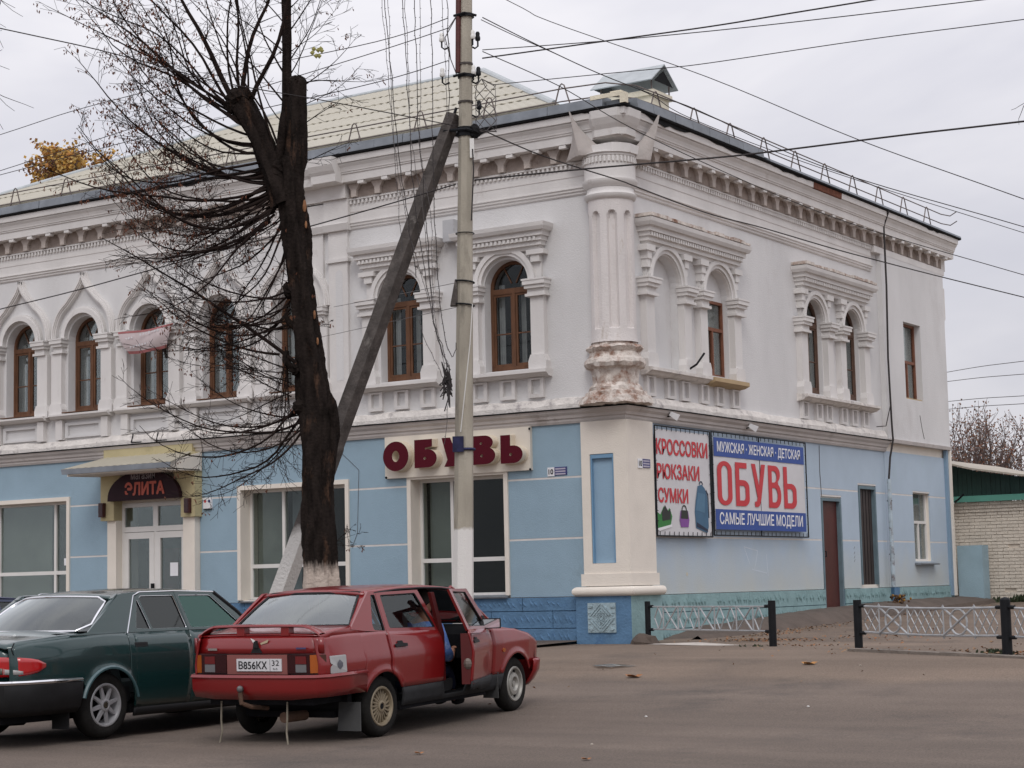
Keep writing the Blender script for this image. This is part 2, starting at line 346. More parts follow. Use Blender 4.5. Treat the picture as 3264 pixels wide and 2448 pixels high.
# dark rooms behind the glass
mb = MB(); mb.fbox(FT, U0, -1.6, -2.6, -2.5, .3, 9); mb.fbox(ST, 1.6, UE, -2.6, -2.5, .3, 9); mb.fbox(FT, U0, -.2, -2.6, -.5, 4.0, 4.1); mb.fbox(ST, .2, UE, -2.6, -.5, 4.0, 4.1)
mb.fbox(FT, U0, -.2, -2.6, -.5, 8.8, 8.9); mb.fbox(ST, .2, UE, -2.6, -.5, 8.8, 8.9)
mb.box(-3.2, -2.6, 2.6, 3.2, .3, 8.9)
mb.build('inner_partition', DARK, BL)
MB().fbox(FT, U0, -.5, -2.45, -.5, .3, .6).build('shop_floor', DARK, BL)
# rear and far end walls (not seen from the street, they close the house)
mb = MB(); mb.box(U0, -.4, 13.9, 14.6, .3, 9.0); mb.box(U0 - .3, U0, -WP, 14.6, .3, 9.0)
mb.build('rear_wall', WALLW, BL)

# blue courses of the ground floor: each course between windows is a panel, the pale joints lie behind
def panels(T, spans, mat_, joints=(2.17, 3.16), z0=1.23, z1=4.05):
    zs = [z0] + [j for k in joints for j in (k - .016, k + .016)] + [z1]
    for (a, b, za, zb) in spans:
        for k in range(0, len(zs), 2):
            lo, hi = max(zs[k], za), min(zs[k + 1], zb)
            if hi - lo > .04 and k: MB().fbox(T, a, b, WP - .019, WP + .0095, lo - .033, lo - .0005).build('joint_strip', PALEJ, BL)
            if hi - lo > .04: MB().fbox(T, a, b, WP - .019, WP + .012, lo, hi).build('wall_panel', mat_, BL)
TRIM = .08
PALEJ = mat('pale_joint', (.66, .63, .60), .9, .1, 5)
panels(FT, [(-12.6 + TRIM, -11.45, 1.23, 4.05), (-9.13, -8.12 - TRIM, 1.23, 4.05), (-5.7 + TRIM, -4.27 - TRIM, 1.23, 4.05), (-2.36 + TRIM, -.80, 1.23, 4.05),
            (-8.12 - TRIM, -5.7 + TRIM, 3.27 + TRIM, 4.05), (-4.27 - TRIM, -2.36 + TRIM, 3.27 + TRIM, 4.05), (-19, -12.6 + TRIM, 3.27 + TRIM, 4.05)], BLUE)
panels(ST, [(.80, 7.60, 1.23, 4.05), (7.60, 8.60, 3.05, 4.05), (8.60, 9.45, 1.23, 4.05), (9.45, 10.39, 3.33, 4.05), (10.39, 10.9, 1.23, 4.05),
            (10.95, 12.43, 1.23, 4.22), (12.43, 13.42, 3.262, 4.22), (12.43, 13.42, 1.23, 1.757), (13.42, UE - .12, 1.23, 4.22)], BLUES)
MB().fbox(ST, 10.9, 10.95, WP - .01, WP + .02, 1.23, 4.22).build('wall_step', BLUES, BL)

# belt between the floors: profile swept round the corner
def sweep(prof, u0, u1, mat_, name, smooth=False, front=True, side=True, uf=None):
    """closed profile [(o,z)] along front from u0 to corner and side to u1"""
    path = []
    n = len(prof); mb = MB(); vs_ = []
    rings = []
    if front: rings.append(lambda o: (u0, -o))
    rings.append(lambda o: (o, -o))
    if side: rings.append(lambda o: (o, u1))
    for R_ in rings: vs_ += [(*R_(o), z) for o, z in prof]
    fs = []
    for k in range(len(rings) - 1):
        for i in range(n): j = (i + 1) % n; fs.append((k * n + i, k * n + j, (k + 1) * n + j, (k + 1) * n + i))
    fs += [tuple(range(n)), tuple((len(rings) - 1) * n + i for i in range(n))]
    mb.add(vs_, fs); return mb.build(name, mat_, BL)
def strip(T, prof, a, b, mat_, name, parent=None):
    """profile [(o,z)] extruded from a to b with end returns"""
    n = len(prof); mb = MB(); mb.add([T(a, o, z) for o, z in prof] + [T(b, o, z) for o, z in prof], [(i, (i + 1) % n, n + (i + 1) % n, n + i) for i in range(n)] + [tuple(range(n)), tuple(n + i for i in range(n))])
    return mb.build(name, mat_, parent or BL)
belt = [(-.2, 4.03), (-.005, 4.03), (.02, 4.07), (.02, 4.11), (.05, 4.115), (.065, 4.16), (.11, 4.2), (.13, 4.245), (-.2, 4.245)]
sweep(belt, U0, 10.93, BELT, 'belt_course')
sweep([(-.2, 4.248), (.155, 4.248), (.155, 4.262), (-.2, 4.275)], U0, 10.95, BLACK, 'belt_flashing')
strip(ST, [(-.2, 4.23), (.08, 4.23), (.1, 4.30), (-.2, 4.30)], 10.95, UE, BELT, 'belt_course')
# rough ledge above the belt, slightly uneven top
mb = MB(); us = [U0 + i * .31 for i in range(int((.08 - U0) / .31) + 1)] + [.08]
def ledge(T, us, mat_, o1=.07):
    mb = MB(); rnd = random.Random(3)
    prof_n = 5; rings = []
    for u in us:
        e = rnd.uniform(-.018, .018); f = rnd.uniform(-.015, .02)
        rings.append([T(u, WP - .03, 4.275), T(u, o1 + e, 4.276), T(u, o1 + e, 4.34 + f), T(u, .02 + e, 4.44 + f), T(u, WP - .03, 4.47 + f)])
    vs_ = [p for r in rings for p in r]; fs = []
    for k in range(len(rings) - 1):
        for i in range(5): j = (i + 1) % 5; fs.append((k * 5 + i, k * 5 + j, k * 5 + 5 + j, k * 5 + 5 + i))
    fs += [tuple(range(5)), tuple(len(vs_) - 5 + i for i in range(5))]
    mb.add(vs_, fs); mb.build('ledge', mat_, BL)
ledge(FT, us, LEDGE); ledge(ST, [-.07 + i * .3 for i in range(36)] + [10.9], LEDGE)

# corner pilaster of the ground floor -------------------------------
PT_ = lambda x, y, z: (x, y, z)
mb = MB()
mb.box(-.80, -.64, -.06, .9, 1.42, 4.03); mb.box(-.20, .06, -.06, .80, 1.42, 4.03); mb.box(-.64, -.20, -.06, .9, 3.50, 4.03); mb.box(-.64, -.20, -.06, .9, 1.42, 1.745)
mb.box(-.64, -.20, .02, .9, 1.745, 3.50)
mb.build('corner_pilaster', CREAM, BL)
mb = MB(); mb.box(-.632, -.61, -.052, .02, 1.75, 3.495); mb.box(-.23, -.208, -.052, .02, 1.75, 3.495); mb.box(-.61, -.23, -.05, .02, 3.43, 3.495); 
mb.build('pilaster_niche', MBLUE, BL)
MB().box(-.635, -.205, .006, .019, 1.75, 3.495).build('pilaster_niche', mat('niche_back_blue', (.27, .40, .52), .85, .06, 2, .2, 50), BL)
mb = MB(); mb.box(-.84, .085, -.085, .84, 1.385, 1.58); mb.build('pilaster_base', CREAM, BL)
def torus_sq(z, r, x0, x1, y0, y1):
    mb = MB(); prof = [(math.cos(rad(a)) * r, z + math.sin(rad(a)) * r) for a in range(-90, 91, 18)]
    vs_ = []; n = len(prof)
    for (X, Y, dx, dy) in ((x0, y0, -1, -1), (x1, y0, 1, -1), (x1, y1, 1, 0), (x0, y1, -1, 0)): vs_ += [(X + dx * o, Y + dy * o, zz) for o, zz in prof]
    fs = [(k * n + i, k * n + i + 1, ((k + 1) % 4) * n + i + 1, ((k + 1) % 4) * n + i) for k in range(4) for i in range(n - 1)]
    fs += [tuple(k * n for k in range(4)), tuple(k * n + n - 1 for k in range(4))]
    mb.add(vs_, fs); return mb
torus_sq(1.30, .075, -.90, .10, -.10, .90).build('pilaster_torus', CREAM, BL, smooth=40)
MB().box(-.95, .07, -.09, .93, .3, 1.225).build('pilaster_plinth', [DBLUE, TEAL], BL)
pp = bpy.data.objects['pilaster_plinth']
for p in pp.data.polygons:
    if p.normal.x > .9: p.material_index = 1
# carved panel: raised geometric ornament
mb = MB(); T = FT
mb.fbox(T, -.72, -.21, .09, .115, .65, 1.12)
cx_, cz_ = -.465, .885
def bar(mb, T, a, b, wd, o0, o1):
    dx, dz = b[0] - a[0], b[1] - a[1]; L_ = math.hypot(dx, dz); nx, nz_ = -dz / L_ * wd / 2, dx / L_ * wd / 2
    mb.prism(T, [(a[0] + nx, a[1] + nz_), (b[0] + nx, b[1] + nz_), (b[0] - nx, b[1] - nz_), (a[0] - nx, a[1] - nz_)], o0, o1)
for sx in (-1, 1):
    for sz in (-1, 1):
        for d_ in (.10, .15, .21): bar(mb, T, (cx_ + sx * .02, cz_ + sz * (d_ + .01)), (cx_ + sx * d_, cz_ + sz * .03), .018, .115, .13)
        mb.lathe([(.0, .02), (.028, .016), (.035, 0), (.0, 0)], cx_ + sx * .19, cz_ + sz * .18, 8, T=lambda a, b, c: T(a, .115 + c, b))
for r in (.035, .06, .085):
    pts = arc(cx_, cz_, r, 0, 360, 14)
    for p, q in zip(pts, pts[1:]): bar(mb, T, p, q, .012, .115, .13)
for k in range(5): mb.fbox(T, -.71 + .005, -.66, .115, .128, .70 + k * .085, .715 + k * .085); mb.fbox(T, -.27, -.22, .115, .128, .70 + k * .085, .715 + k * .085)
mb.build('carved_panel', GREYC, BL)

# plinth blocks with tooled slanting ridges --------------------------
def block_mesh(w, h, seed, mat_):
    rnd = random.Random(seed); mb = MB(); g = .006
    mb.box(g, w - g, 0, .035, g, h - g)
    n = max(2, int(w / .10))
    for i in range(n):
        u = (i + .5) * w / n + rnd.uniform(-.02, .02)
        if rnd.random() < .12: continue
        a = (u - rnd.uniform(.03, .07), rnd.uniform(.70, .86) * h); b = (u + rnd.uniform(.02, .06), rnd.uniform(.16, .32) * h)
        wd = rnd.uniform(.018, .03); m_ = ((a[0] + b[0]) / 2 + rnd.uniform(-.012, .012), (a[1] + b[1]) / 2)
        vs_ = [(a[0], .035, a[1]), (m_[0] - wd, .034, m_[1]), (b[0], .035, b[1]), (m_[0] + wd, .034, m_[1]), (m_[0], .06, m_[1])]
        mb.add(vs_, [(0, 1, 4), (1, 2, 4), (2, 3, 4), (3, 0, 4)])
    return mb
def plinth(T, courses, mat_, o=WP + .005):
    k = 0
    for (z0, z1, joints) in courses:
        for a, b in zip(joints, joints[1:]):
            k += 1; mb = block_mesh(b - a, z1 - z0, k * 7, mat_)
            mb.v = [T(a + x, o + y, z0 + z) for x, y, z in mb.v]
            mb.build('plinth_block', mat_, BL)
fj = [-.955 - 1.2 * i for i in range(0, 15)][::-1]
plinth(FT, [(1.0, 1.225, [j + .12 for j in fj[:-1]] + [-.955]), (.72, 1.0, [j - .5 for j in fj[1:]] + [-.955]), (.44, .72, fj)], DBLUE)
plinth(ST, [(.93, 1.225, [.935, 2.0, 3.12, 4.30, 5.51, 6.73, 7.62]), (.66, .93, [.935, 2.4, 3.73, 4.98, 6.13, 7.35, 7.62]), (.93, 1.225, [8.6, 9.89, 10.92]), (.93, 1.225, [11.25, 11.61, 12.79, 13.96, UE + .05]),
            (.66, .93, [8.6, 9.3, 10.5, 10.92]), (.66, .93, [11.25, 12.2, 13.4, UE + .05]), (.40, .66, [.935, 1.9, 3.1, 4.3])], TEAL)
mb = MB(); mb.fbox(FT, U0, -.95, WP - .03, WP + .006, .2, 1.22); mb.fbox(ST, .93, 7.62, WP - .03, WP + .006, .2, 1.22); mb.fbox(ST, 8.6, UE, WP - .03, WP + .006, .2, 1.22); mb.build('plinth_core', JOINTD, BL)
MB().fbox(ST, 10.93, 11.22, WP, .06, .4, 1.22).build('plinth_pier', DBLUE, BL)

# ------------------------------------------------------------------ cornice
def zc(z, o): return z
corn = [(-.2, 8.33), (-.02, 8.33), (.0, 8.345), (.0, 8.585), (.21, 8.60), (.215, 8.735), (.235, 8.745), (.235, 8.765), (.25, 8.775), (.255, 8.80), (.275, 8.85), (.31, 8.895), (.315, 8.905), (.30, 8.915), (.335, 8.925), (.345, 9.03), (-.2, 9.03)]
sweep(corn, U0, 14.95, WHITE, 'cornice', smooth=False)
frieze = [(-.2, 7.78), (WP + .012, 7.78), (WP + .03, 7.80), (WP + .03, 7.83), (WP + .055, 7.845), (WP + .055, 7.875), (WP + .075, 7.89), (WP + .075, 7.905), (-.015, 7.915), (-.015, 8.33), (-.2, 8.33)]
sweep(frieze, U0, 10.6, WHITE, 'frieze')
strip(ST, [(-.2, 8.2), (.065, 8.2), (.065, 8.33), (-.2, 8.33)], 10.6, 14.7, WHITE, 'frieze')
sweep([(-.05, 8.09), (-.008, 8.09), (-.008, 8.10), (-.05, 8.10)], U0, 10.6, BELT, 'frieze_line')
sweep([(-.05, 8.30), (.03, 8.305), (.03, 8.325), (-.05, 8.328)], U0, 14.7, WHITE, 'dentil_moulding')
# darker brown strip on the frieze behind the brackets
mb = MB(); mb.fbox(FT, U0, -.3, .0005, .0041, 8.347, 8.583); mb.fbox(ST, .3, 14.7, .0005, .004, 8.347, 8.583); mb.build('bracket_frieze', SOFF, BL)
mb = MB(); mb.fbox(FT, U0, .18, .004, .205, 8.592, 8.5925) if False else None
# dentils (too small to pick apart): one stuff part per side
mb = MB()
u = U0 + .05
while u < -.75: mb.fbox(FT, u, u + .042, -.012, .022, 8.235, 8.302); u += .088
u = .55
while u < 14.6: mb.fbox(ST, u, u + .042, -.012, .022, 8.235, 8.302); u += .088
mb.build('dentils', WHITE, BL, kind='stuff')
# brackets: hanging block under the corona and console on the frieze, one object each
def bracket_mesh():
    mb = MB(); mb.box(-.055, .055, .10, .2, -.07, 0); return mb.mesh('mutule', WHITE)
mut_f = MB(); mut_f.fbox(FT, -.065, .065, .10, .205, -.05, 0.0); mut_f = mut_f.mesh('mutule', WHITE)
mut_s = MB(); mut_s.fbox(ST, -.065, .065, .10, .205, -.05, 0.0); mut_s = mut_s.mesh('mutule', WHITE)
def console(T):
    mb = MB(); mb.prism(lambda u, o, z: T(u, o, z), [(-.055, -.235), (.055, -.235), (.06, -.12), (.13, -.015), (.13, 0), (-.13, 0), (-.13, -.015), (-.06, -.12)], .0042, .075); return mb.mesh('console', CONS)
con_f, con_s = console(FT), console(ST)
k = 0; u = -.92
while u > U0 + .2:
    if not -6.6 < u < -5.5: place('mutule', mut_f, BL, (u, 0, 8.592))
    if not -6.6 < u - .258 < -5.45 and u - .258 < -1.0: place('console', con_f, BL, (u - .258, 0, 8.584))
    u -= .522
u = .95
while u < 14.6:
    place('mutule', mut_s, BL, (0, u, 8.592))
    if u + .258 < 14.6: place('console', con_s, BL, (0, u + .258, 8.584))
    u += .522
# cornice break over the pilaster strip of the front
for a, b, do in ((-6.55, -6.05, .10), (-6.05, -5.50, .20)):
    strip(FT, [(-.1, 8.345), (.02 + do * .5, 8.345), (.04 + do * .5, 8.585), (.20 + do, 8.60), (.21 + do, 8.735), (.25 + do, 8.79), (.30 + do, 8.89), (.31 + do, 9.028), (-.1, 9.028)], a, b, WHITE, 'cornice_break')
    strip(FT, [(-.1, 7.782), (WP + .06 + do * .3, 7.782), (WP + .10 + do * .3, 7.90), (.0 + do * .3, 7.92), (.0 + do * .3, 8.342), (-.1, 8.342)], a, b, WHITE, 'frieze_break')
mb = MB(); mb.fbox(FT, -5.99, -5.56, WP, WP + .06, 4.47, 7.78); mb.fbox(FT, -6.03, -5.52, WP, WP + .10, 7.22, 7.28); mb.fbox(FT, -6.03, -5.52, WP, WP + .09, 4.47, 4.9); mb.build('wall_pilaster', WHITE, BL)
MB().prism(FT, [(-5.83, 5.1), (-5.67, 5.1)] + arc(-5.75, 7.0, .08, 0, 180, 8), WP + .0605, WP + .064).build('pilaster_flute', WALLW, BL)
MB().fbox(FT, -6.5, -6.12, WP, WP + .05, 4.47, 7.78).build('wall_pilaster', WHITE, BL)
# a second pilaster strip near the left end, outside the frame, keeps the rhythm
MB().fbox(FT, -17.3, -16.8, WP, WP + .06, 4.47, 7.78).build('wall_pilaster', WHITE, BL)

# eave: black drip edge, galvanised flashing sheets, each its own piece
sweep([(-.1, 9.032), (.36, 9.032), (.385, 9.05), (.385, 9.075), (-.1, 9.075)], U0, 15.05, BLACK, 'drip_edge')
rnd = random.Random(11)
def flash(T, a, b, o):
    z1 = 9.235 + rnd.uniform(-.006, .006); dd = rnd.uniform(-.004, .006)
    n = [(.3, 9.078), (.395 + dd, 9.078), (.395 + dd, 9.095), (.385 + dd, z1 - .01), (.36, z1), (.1, z1 + .012), (.1, 9.2)]
    strip(T, n, a, b, GALV, 'flashing_sheet')
u = -.02
while u > U0: w_ = rnd.choice((.62, .95, 1.0, 1.05)); flash(FT, u - w_, u - .008, 0); u -= w_
u = .02
while u < 4.6: w_ = rnd.choice((.55, .75, .62)); flash(ST, u + .008, min(u + w_, 4.7), 0); u += w_
while u < 14.9: w_ = rnd.choice((1.1, 1.3)); strip(ST, [(.2, 9.078), (.37, 9.078), (.36, 9.125), (.2, 9.14)], u + .008, min(u + w_, 15.1), GALV, 'flashing_sheet'); u += w_
mb = MB(); mb.box(.30, .40, -.40, -.30, 9.08, 9.25); mb.box(-.25, .3, -.40, -.38, 9.2, 9.27); mb.box(.1, .3, -.36, -.2, 9.24, 9.3); mb.build('corner_flashing', CHIM, BL)

# damage on the side cornice: missing stucco showing red brick
mb = MB(); rndb = random.Random(5)
mb.add([ST(7.0, .34, 8.92), ST(8.35, .34, 8.92), ST(8.35, .348, 9.03), ST(7.0, .348, 9.03), ST(7.05, .2, 8.90), ST(8.3, .2, 8.85)], [(0, 1, 2, 3), (0, 1, 5, 4)])
mb.build('exposed_brick', mat('old_red_brick', (.16, .055, .03), .95, .4, 12, .8, 40), BL)
def rag(T, u, o, z, w, h, s):
    r_ = random.Random(s); pts = [(u, z), (u + w, z)]; n = 9
    pts += [(u + w - w * i / n, z - h * (.35 + .65 * r_.random()) * math.sin(PI * (i + .3) / (n + .6))) for i in range(n)]
    return MB().prism(T, pts, o, o + .006)
for i, (T, u, w, h) in enumerate(((FT, -3.0, .8, .11), (FT, -6.35, 1.0, .06), (FT, -9.4, .7, .05), (ST, .3, 1.6, .13), (ST, 2.4, 2.2, .07), (ST, 5.0, 1.9, .05), (ST, 12.6, 1.5, .05), (FT, -.45, .5, .06))):
    rag(T, u, .347, 9.035, w, h, i + 3).build('broken_edge', BLACK, BL)

# ------------------------------------------------------------------ corner column (engaged, fluted) and crockets
cxm, cym = -.22, .12
def column():
    mb = MB(); seg = 96; prof_z = [5.28, 5.4, 5.49, 5.51, 5.9, 6.5, 7.0, 7.2, 7.28, 7.33, 7.37, 7.40, 7.415, 7.5, 7.62]
    fl = [k * PI / 4 + rad(-58) for k in range(8)]
    vs_ = []; fs = []
    for z in prof_z:
        R_ = .385 if z < 5.35 else .37
        for j in range(seg):
            t = 2 * PI * j / seg; d = 0
            for f in fl:
                dt = abs((t - f + PI) % (2 * PI) - PI); hw = .205
                if 5.5 < z < 7.41:
                    zz = 7.26; ww = hw if z < zz else hw * math.sqrt(max(0, 1 - ((z - zz) / .15) ** 2))
                    if dt < ww: d = .062 * min(1, (ww - dt) / .035)
            vs_.append((cxm + (R_ - d) * math.cos(t), cym + (R_ - d) * math.sin(t), z))
    n = len(prof_z)
    for i in range(n - 1):
        for j in range(seg): q = (j + 1) % seg; fs.append((i * seg + j, i * seg + q, (i + 1) * seg + q, (i + 1) * seg + j))
    mb.add(vs_, fs); mb.build('corner_column', COLM, BL, smooth=30)
    MB().lathe([(.37, 7.60), (.40, 7.62), (.425, 7.66), (.43, 7.69), (.40, 7.72), (.385, 7.76), (.385, 7.88), (.36, 7.9)], cxm, cym, 48).build('column_necking', WHITE, BL, smooth=35)
    MB().lathe([(.39, 7.80), (.42, 7.84), (.455, 7.89), (.455, 7.93), (.42, 7.94), (.42, 8.30), (.44, 8.31), (.44, 8.345), (.47, 8.35), (.47, 8.36), (.3, 8.37)], cxm, cym, 48).build('column_capital', WHITE, BL, smooth=35)
    mb = MB()
    for k in range(40):
        t = 2 * PI * k / 40 + .03; c_, s_ = math.cos(t), math.sin(t); px, py = cxm + .43 * c_, cym + .43 * s_
        mb.add([(px + a * -s_ * .018 + b * c_ * .02, py + a * c_ * .018 + b * s_ * .02, z) for z in (8.2, 8.295) for a, b in ((-1, -1), (1, -1), (1, 1), (-1, 1))], [(0, 1, 2, 3), (4, 5, 6, 7), (0, 1, 5, 4), (1, 2, 6, 5), (2, 3, 7, 6), (3, 0, 4, 7)])
    mb.build('column_dentils', WHITE, BL, kind='stuff')
    # decayed base: uneven rings
    rnd = random.Random(21); prof = [(.36, 5.33), (.37, 5.24), (.45, 5.225), (.47, 5.19), (.43, 5.15), (.41, 5.12), (.43, 5.05), (.48, 5.0), (.50, 4.94), (.47, 4.88), (.40, 4.85), (.375, 4.80), (.375, 4.62), (.40, 4.58), (.43, 4.555), (.435, 4.50), (.49, 4.48), (.50, 4.42), (.56, 4.40), (.585, 4.33), (.60, 4.28), (.3, 4.27)]
    mb = MB(); seg = 40; vs_ = []; fs = []
    for i, (r, z) in enumerate(prof):
        for j in range(seg):
            t = 2 * PI * j / seg; e = math.sin(j * 1.7 + i * .9) * .012 + rnd.uniform(-.024, .012)
            vs_.append((cxm + (r + e) * math.cos(t), cym + (r + e) * math.sin(t), z + rnd.uniform(-.012, .012)))
    for i in range(len(prof) - 1):
        for j in range(seg): q = (j + 1) % seg; fs.append((i * seg + j, i * seg + q, (i + 1) * seg + q, (i + 1) * seg + j))
    mb.add(vs_, fs); mb.build('column_base', DECAY, BL, smooth=22)
    # quoin filling behind the column so that no gap shows at the corner
    MB().box(-.42, -.02, .02, .42, 4.25, 9.0).build('corner_core', WALLW, BL)
column()
# corner block of the frieze and broken-forward cornice above the column
mb = MB(); mb.box(-.78, .22, -.22, .66, 8.05, 8.06)
def ring_prism(poly, z0, z1):
    return MB().prism(lambda u, o, z: (u, z, o), poly, z0, z1)
oct_ = [(-.80, .1), (-.80, -.10), (-.62, -.26), (.05, -.26), (.16, -.16), (.24, .0), (.24, .55), (-.1, .6), (-.6, .5)]
ring_prism([(x, y) for x, y in oct_], 8.355, 8.50).build('capital_block', WHITE, BL)
strip_c = [(.10, 8.60), (.27, 8.62), (.275, 8.73), (.32, 8.80), (.37, 8.90), (.385, 9.027), (.10, 9.027)]
mb = MB(); vs_ = []; n = len(strip_c)
for fx in (lambda o: (-.40, -o + .10), lambda o: (-.26, -o), lambda o: (o * .6, -o), lambda o: (o, -o * .6), lambda o: (o, .14), lambda o: (o - .10, .28)): vs_ += [(*fx(o), z) for o, z in strip_c]
mb.add(vs_, [(k * n + i, k * n + (i + 1) % n, (k + 1) * n + (i + 1) % n, (k + 1) * n + i) for k in range(5) for i in range(n)] + [tuple(range(n)), tuple(5 * n + i for i in range(n))])
mb.build('cornice_break', WHITE, BL)
def crocket(T, uc, wd, od, z0, z1, lean=0.):
    """concave sided pointed shell standing in front of the cornice"""
    mb = MB(); lv = 16; vs_ = []; fs = []; m = 9
    for i in range(lv + 1):
        t = i / lv; z = z0 + (z1 - z0) * t; w_ = wd * ((1 - t) ** 1.9 * .95) + .012 * (1 - t) + .003; o_ = od[0] + (od[1] - od[0]) * t ** .8
        back = max(.0, o_ - .30 + .27 * t)
        for j in range(m):
            s_ = -1 + 2 * j / (m - 1); drop = (o_ - back) * abs(s_) ** 1.3 * .96
            vs_.append(T(uc + lean * t + s_ * w_, o_ - drop, z))
        for j in range(m):
            s_ = 1 - 2 * j / (m - 1); vs_.append(T(uc + lean * t + s_ * w_ * .97, min(back - .004, o_ - (o_ - back) * abs(s_) ** 1.3 - .004), z))
    M2 = 2 * m
    for i in range(lv):
        for j in range(M2): q = (j + 1) % M2; fs.append((i * M2 + j, i * M2 + q, (i + 1) * M2 + q, (i + 1) * M2 + j))
    fs += [tuple(range(M2)), tuple(lv * M2 + j for j in range(M2))]
    mb.add(vs_, fs); return mb.build('crocket', CRK, BL, smooth=50)
crocket(FT, -.50, .44, (.36, .50), 8.34, 9.06, -.10)
crocket(ST, .44, .40, (.36, .50), 8.28, 9.04, .12)
# ------------------------------------------------------------------ upper windows
def arched_window(T, c, hw, zb, zs, o, wood=WOOD, curt=None, fan=True, k=0):
    """oak casement: frame, casements, fan light, panes, curtains"""
    r = hw; f = .055
    outer = [(c - r, zb), (c + r, zb)] + arc(c, zs, r, 0, 180, 16)
    ri = r - f
    h1 = [(c - ri, zb + .09), (c - ri, zs - .09), (c - .03, zs - .09), (c - .03, zb + .09)]
    h2 = [(c + .03, zb + .09), (c + .03, zs - .09), (c + ri, zs - .09), (c + ri, zb + .09)]
    h3 = [(c + ri, zs - .0)] + [(c - ri, zs)] + arc(c, zs, ri, 180, 0, 14)[1:-1]
    w_ = MB().prism(T, outer, o, o + .06, [h1, h2, h3]).build('window', wood, BL)
    mb = MB()
    for a, b in ((c - ri, c - .03), (c + .03, c + ri)):
        mb.prism(T, [(a, zb + .09), (b, zb + .09), (b, zs - .09), (a, zs - .09)], o + .01, o + .045, [[(a + .04, zb + .14), (a + .04, zs - .13), (b - .035, zs - .13), (b - .035, zb + .14)]])
    mb.build('casement', wood, w_)
    zt = zb + .45 * (zs - zb)
    for a, b in ((c - ri, c - .03), (c + .03, c + ri)):
        MB().fbox(T, a + .03, b - .03, o + .015, o + .04, zt, zt + .022).build('glazing_bar', wood, w_)
        for z0, z1 in ((zb + .14, zt), (zt + .022, zs - .13)):
            MB().fbox(T, a + .03, b - .03, o + .024, o + .028, z0, z1).build('pane', GLASS, w_)
    if fan:
        for a in (62, 118): 
            p = (c + .10 * math.cos(rad(a)), zs + .10 * math.sin(rad(a))); q = (c + ri * math.cos(rad(a)), zs + ri * math.sin(rad(a)))
            mb = MB(); bar(mb, T, p, q, .02, o + .01, o + .04); mb.build('fan_bar', wood, w_)
    MB().prism(T, [(c + ri, zs), (c - ri, zs)] + arc(c, zs, ri, 180, 0, 12)[1:-1], o + .02, o + .024).build('pane', GLASS, w_)
    cv = curt or CURT
    for a, b in ((c - ri, c - ri + .13), (c + .04, c + .15)):
        mb = MB(); n = 7
        vs_ = []
        for i in range(n + 1):
            u = a + (b - a) * i / n; vs_ += [T(u, o - .12 + (.015 if i % 2 else 0), zb + .1), T(u, o - .12 + (.015 if i % 2 else 0), zs + .1)]
        mb.add(vs_, [(2 * i, 2 * i + 2, 2 * i + 3, 2 * i + 1) for i in range(n)]); mb.build('curtain', cv, w_)
    return w_
def arch_ring(T, c, zs, r0, r1, o0, o1, name='window_arch', m=WHITE, legs=0):
    po = ([(c + r1, zs - legs)] if legs else []) + arc(c, zs, r1, 0, 180, 20) + ([(c - r1, zs - legs), (c - r0, zs - legs)] if legs else []) + arc(c, zs, r0, 180, 0, 20) + ([(c + r0, zs - legs)] if legs else [])
    return MB().prism(T, po, o0, o1).build(name, m, BL)
def capital(T, a, b, z0=6.18, z1=6.47, oo=.12, name='capital'):
    mb = MB(); mb.fbox(T, a + .05, b - .05, WP, oo - .03, z0 + .04, z1)
    mb.fbox(T, a + .02, b - .02, WP, oo, z0, z0 + .045); mb.fbox(T, a + .02, b - .02, WP, oo + .02, z1 - .16, z1 - .10); mb.fbox(T, a, b, WP, oo + .05, z1 - .10, z1 - .03); mb.fbox(T, a - .015, b + .015, WP, oo + .06, z1 - .03, z1)
    return mb.build(name, WHITE, BL)
def shaft(T, a, b, z0=4.93, z1=6.18, o=.06):
    mb = MB(); mb.fbox(T, a, b, WP, o, z0 + .2, z1); mb.prism(T, [(a - .04, z0), (b + .04, z0), (b + .045, z0 + .14), (b, z0 + .25), (a, z0 + .25), (a - .045, z0 + .14)], WP, o + .03)
    return mb.build('window_column', WHITE, BL)
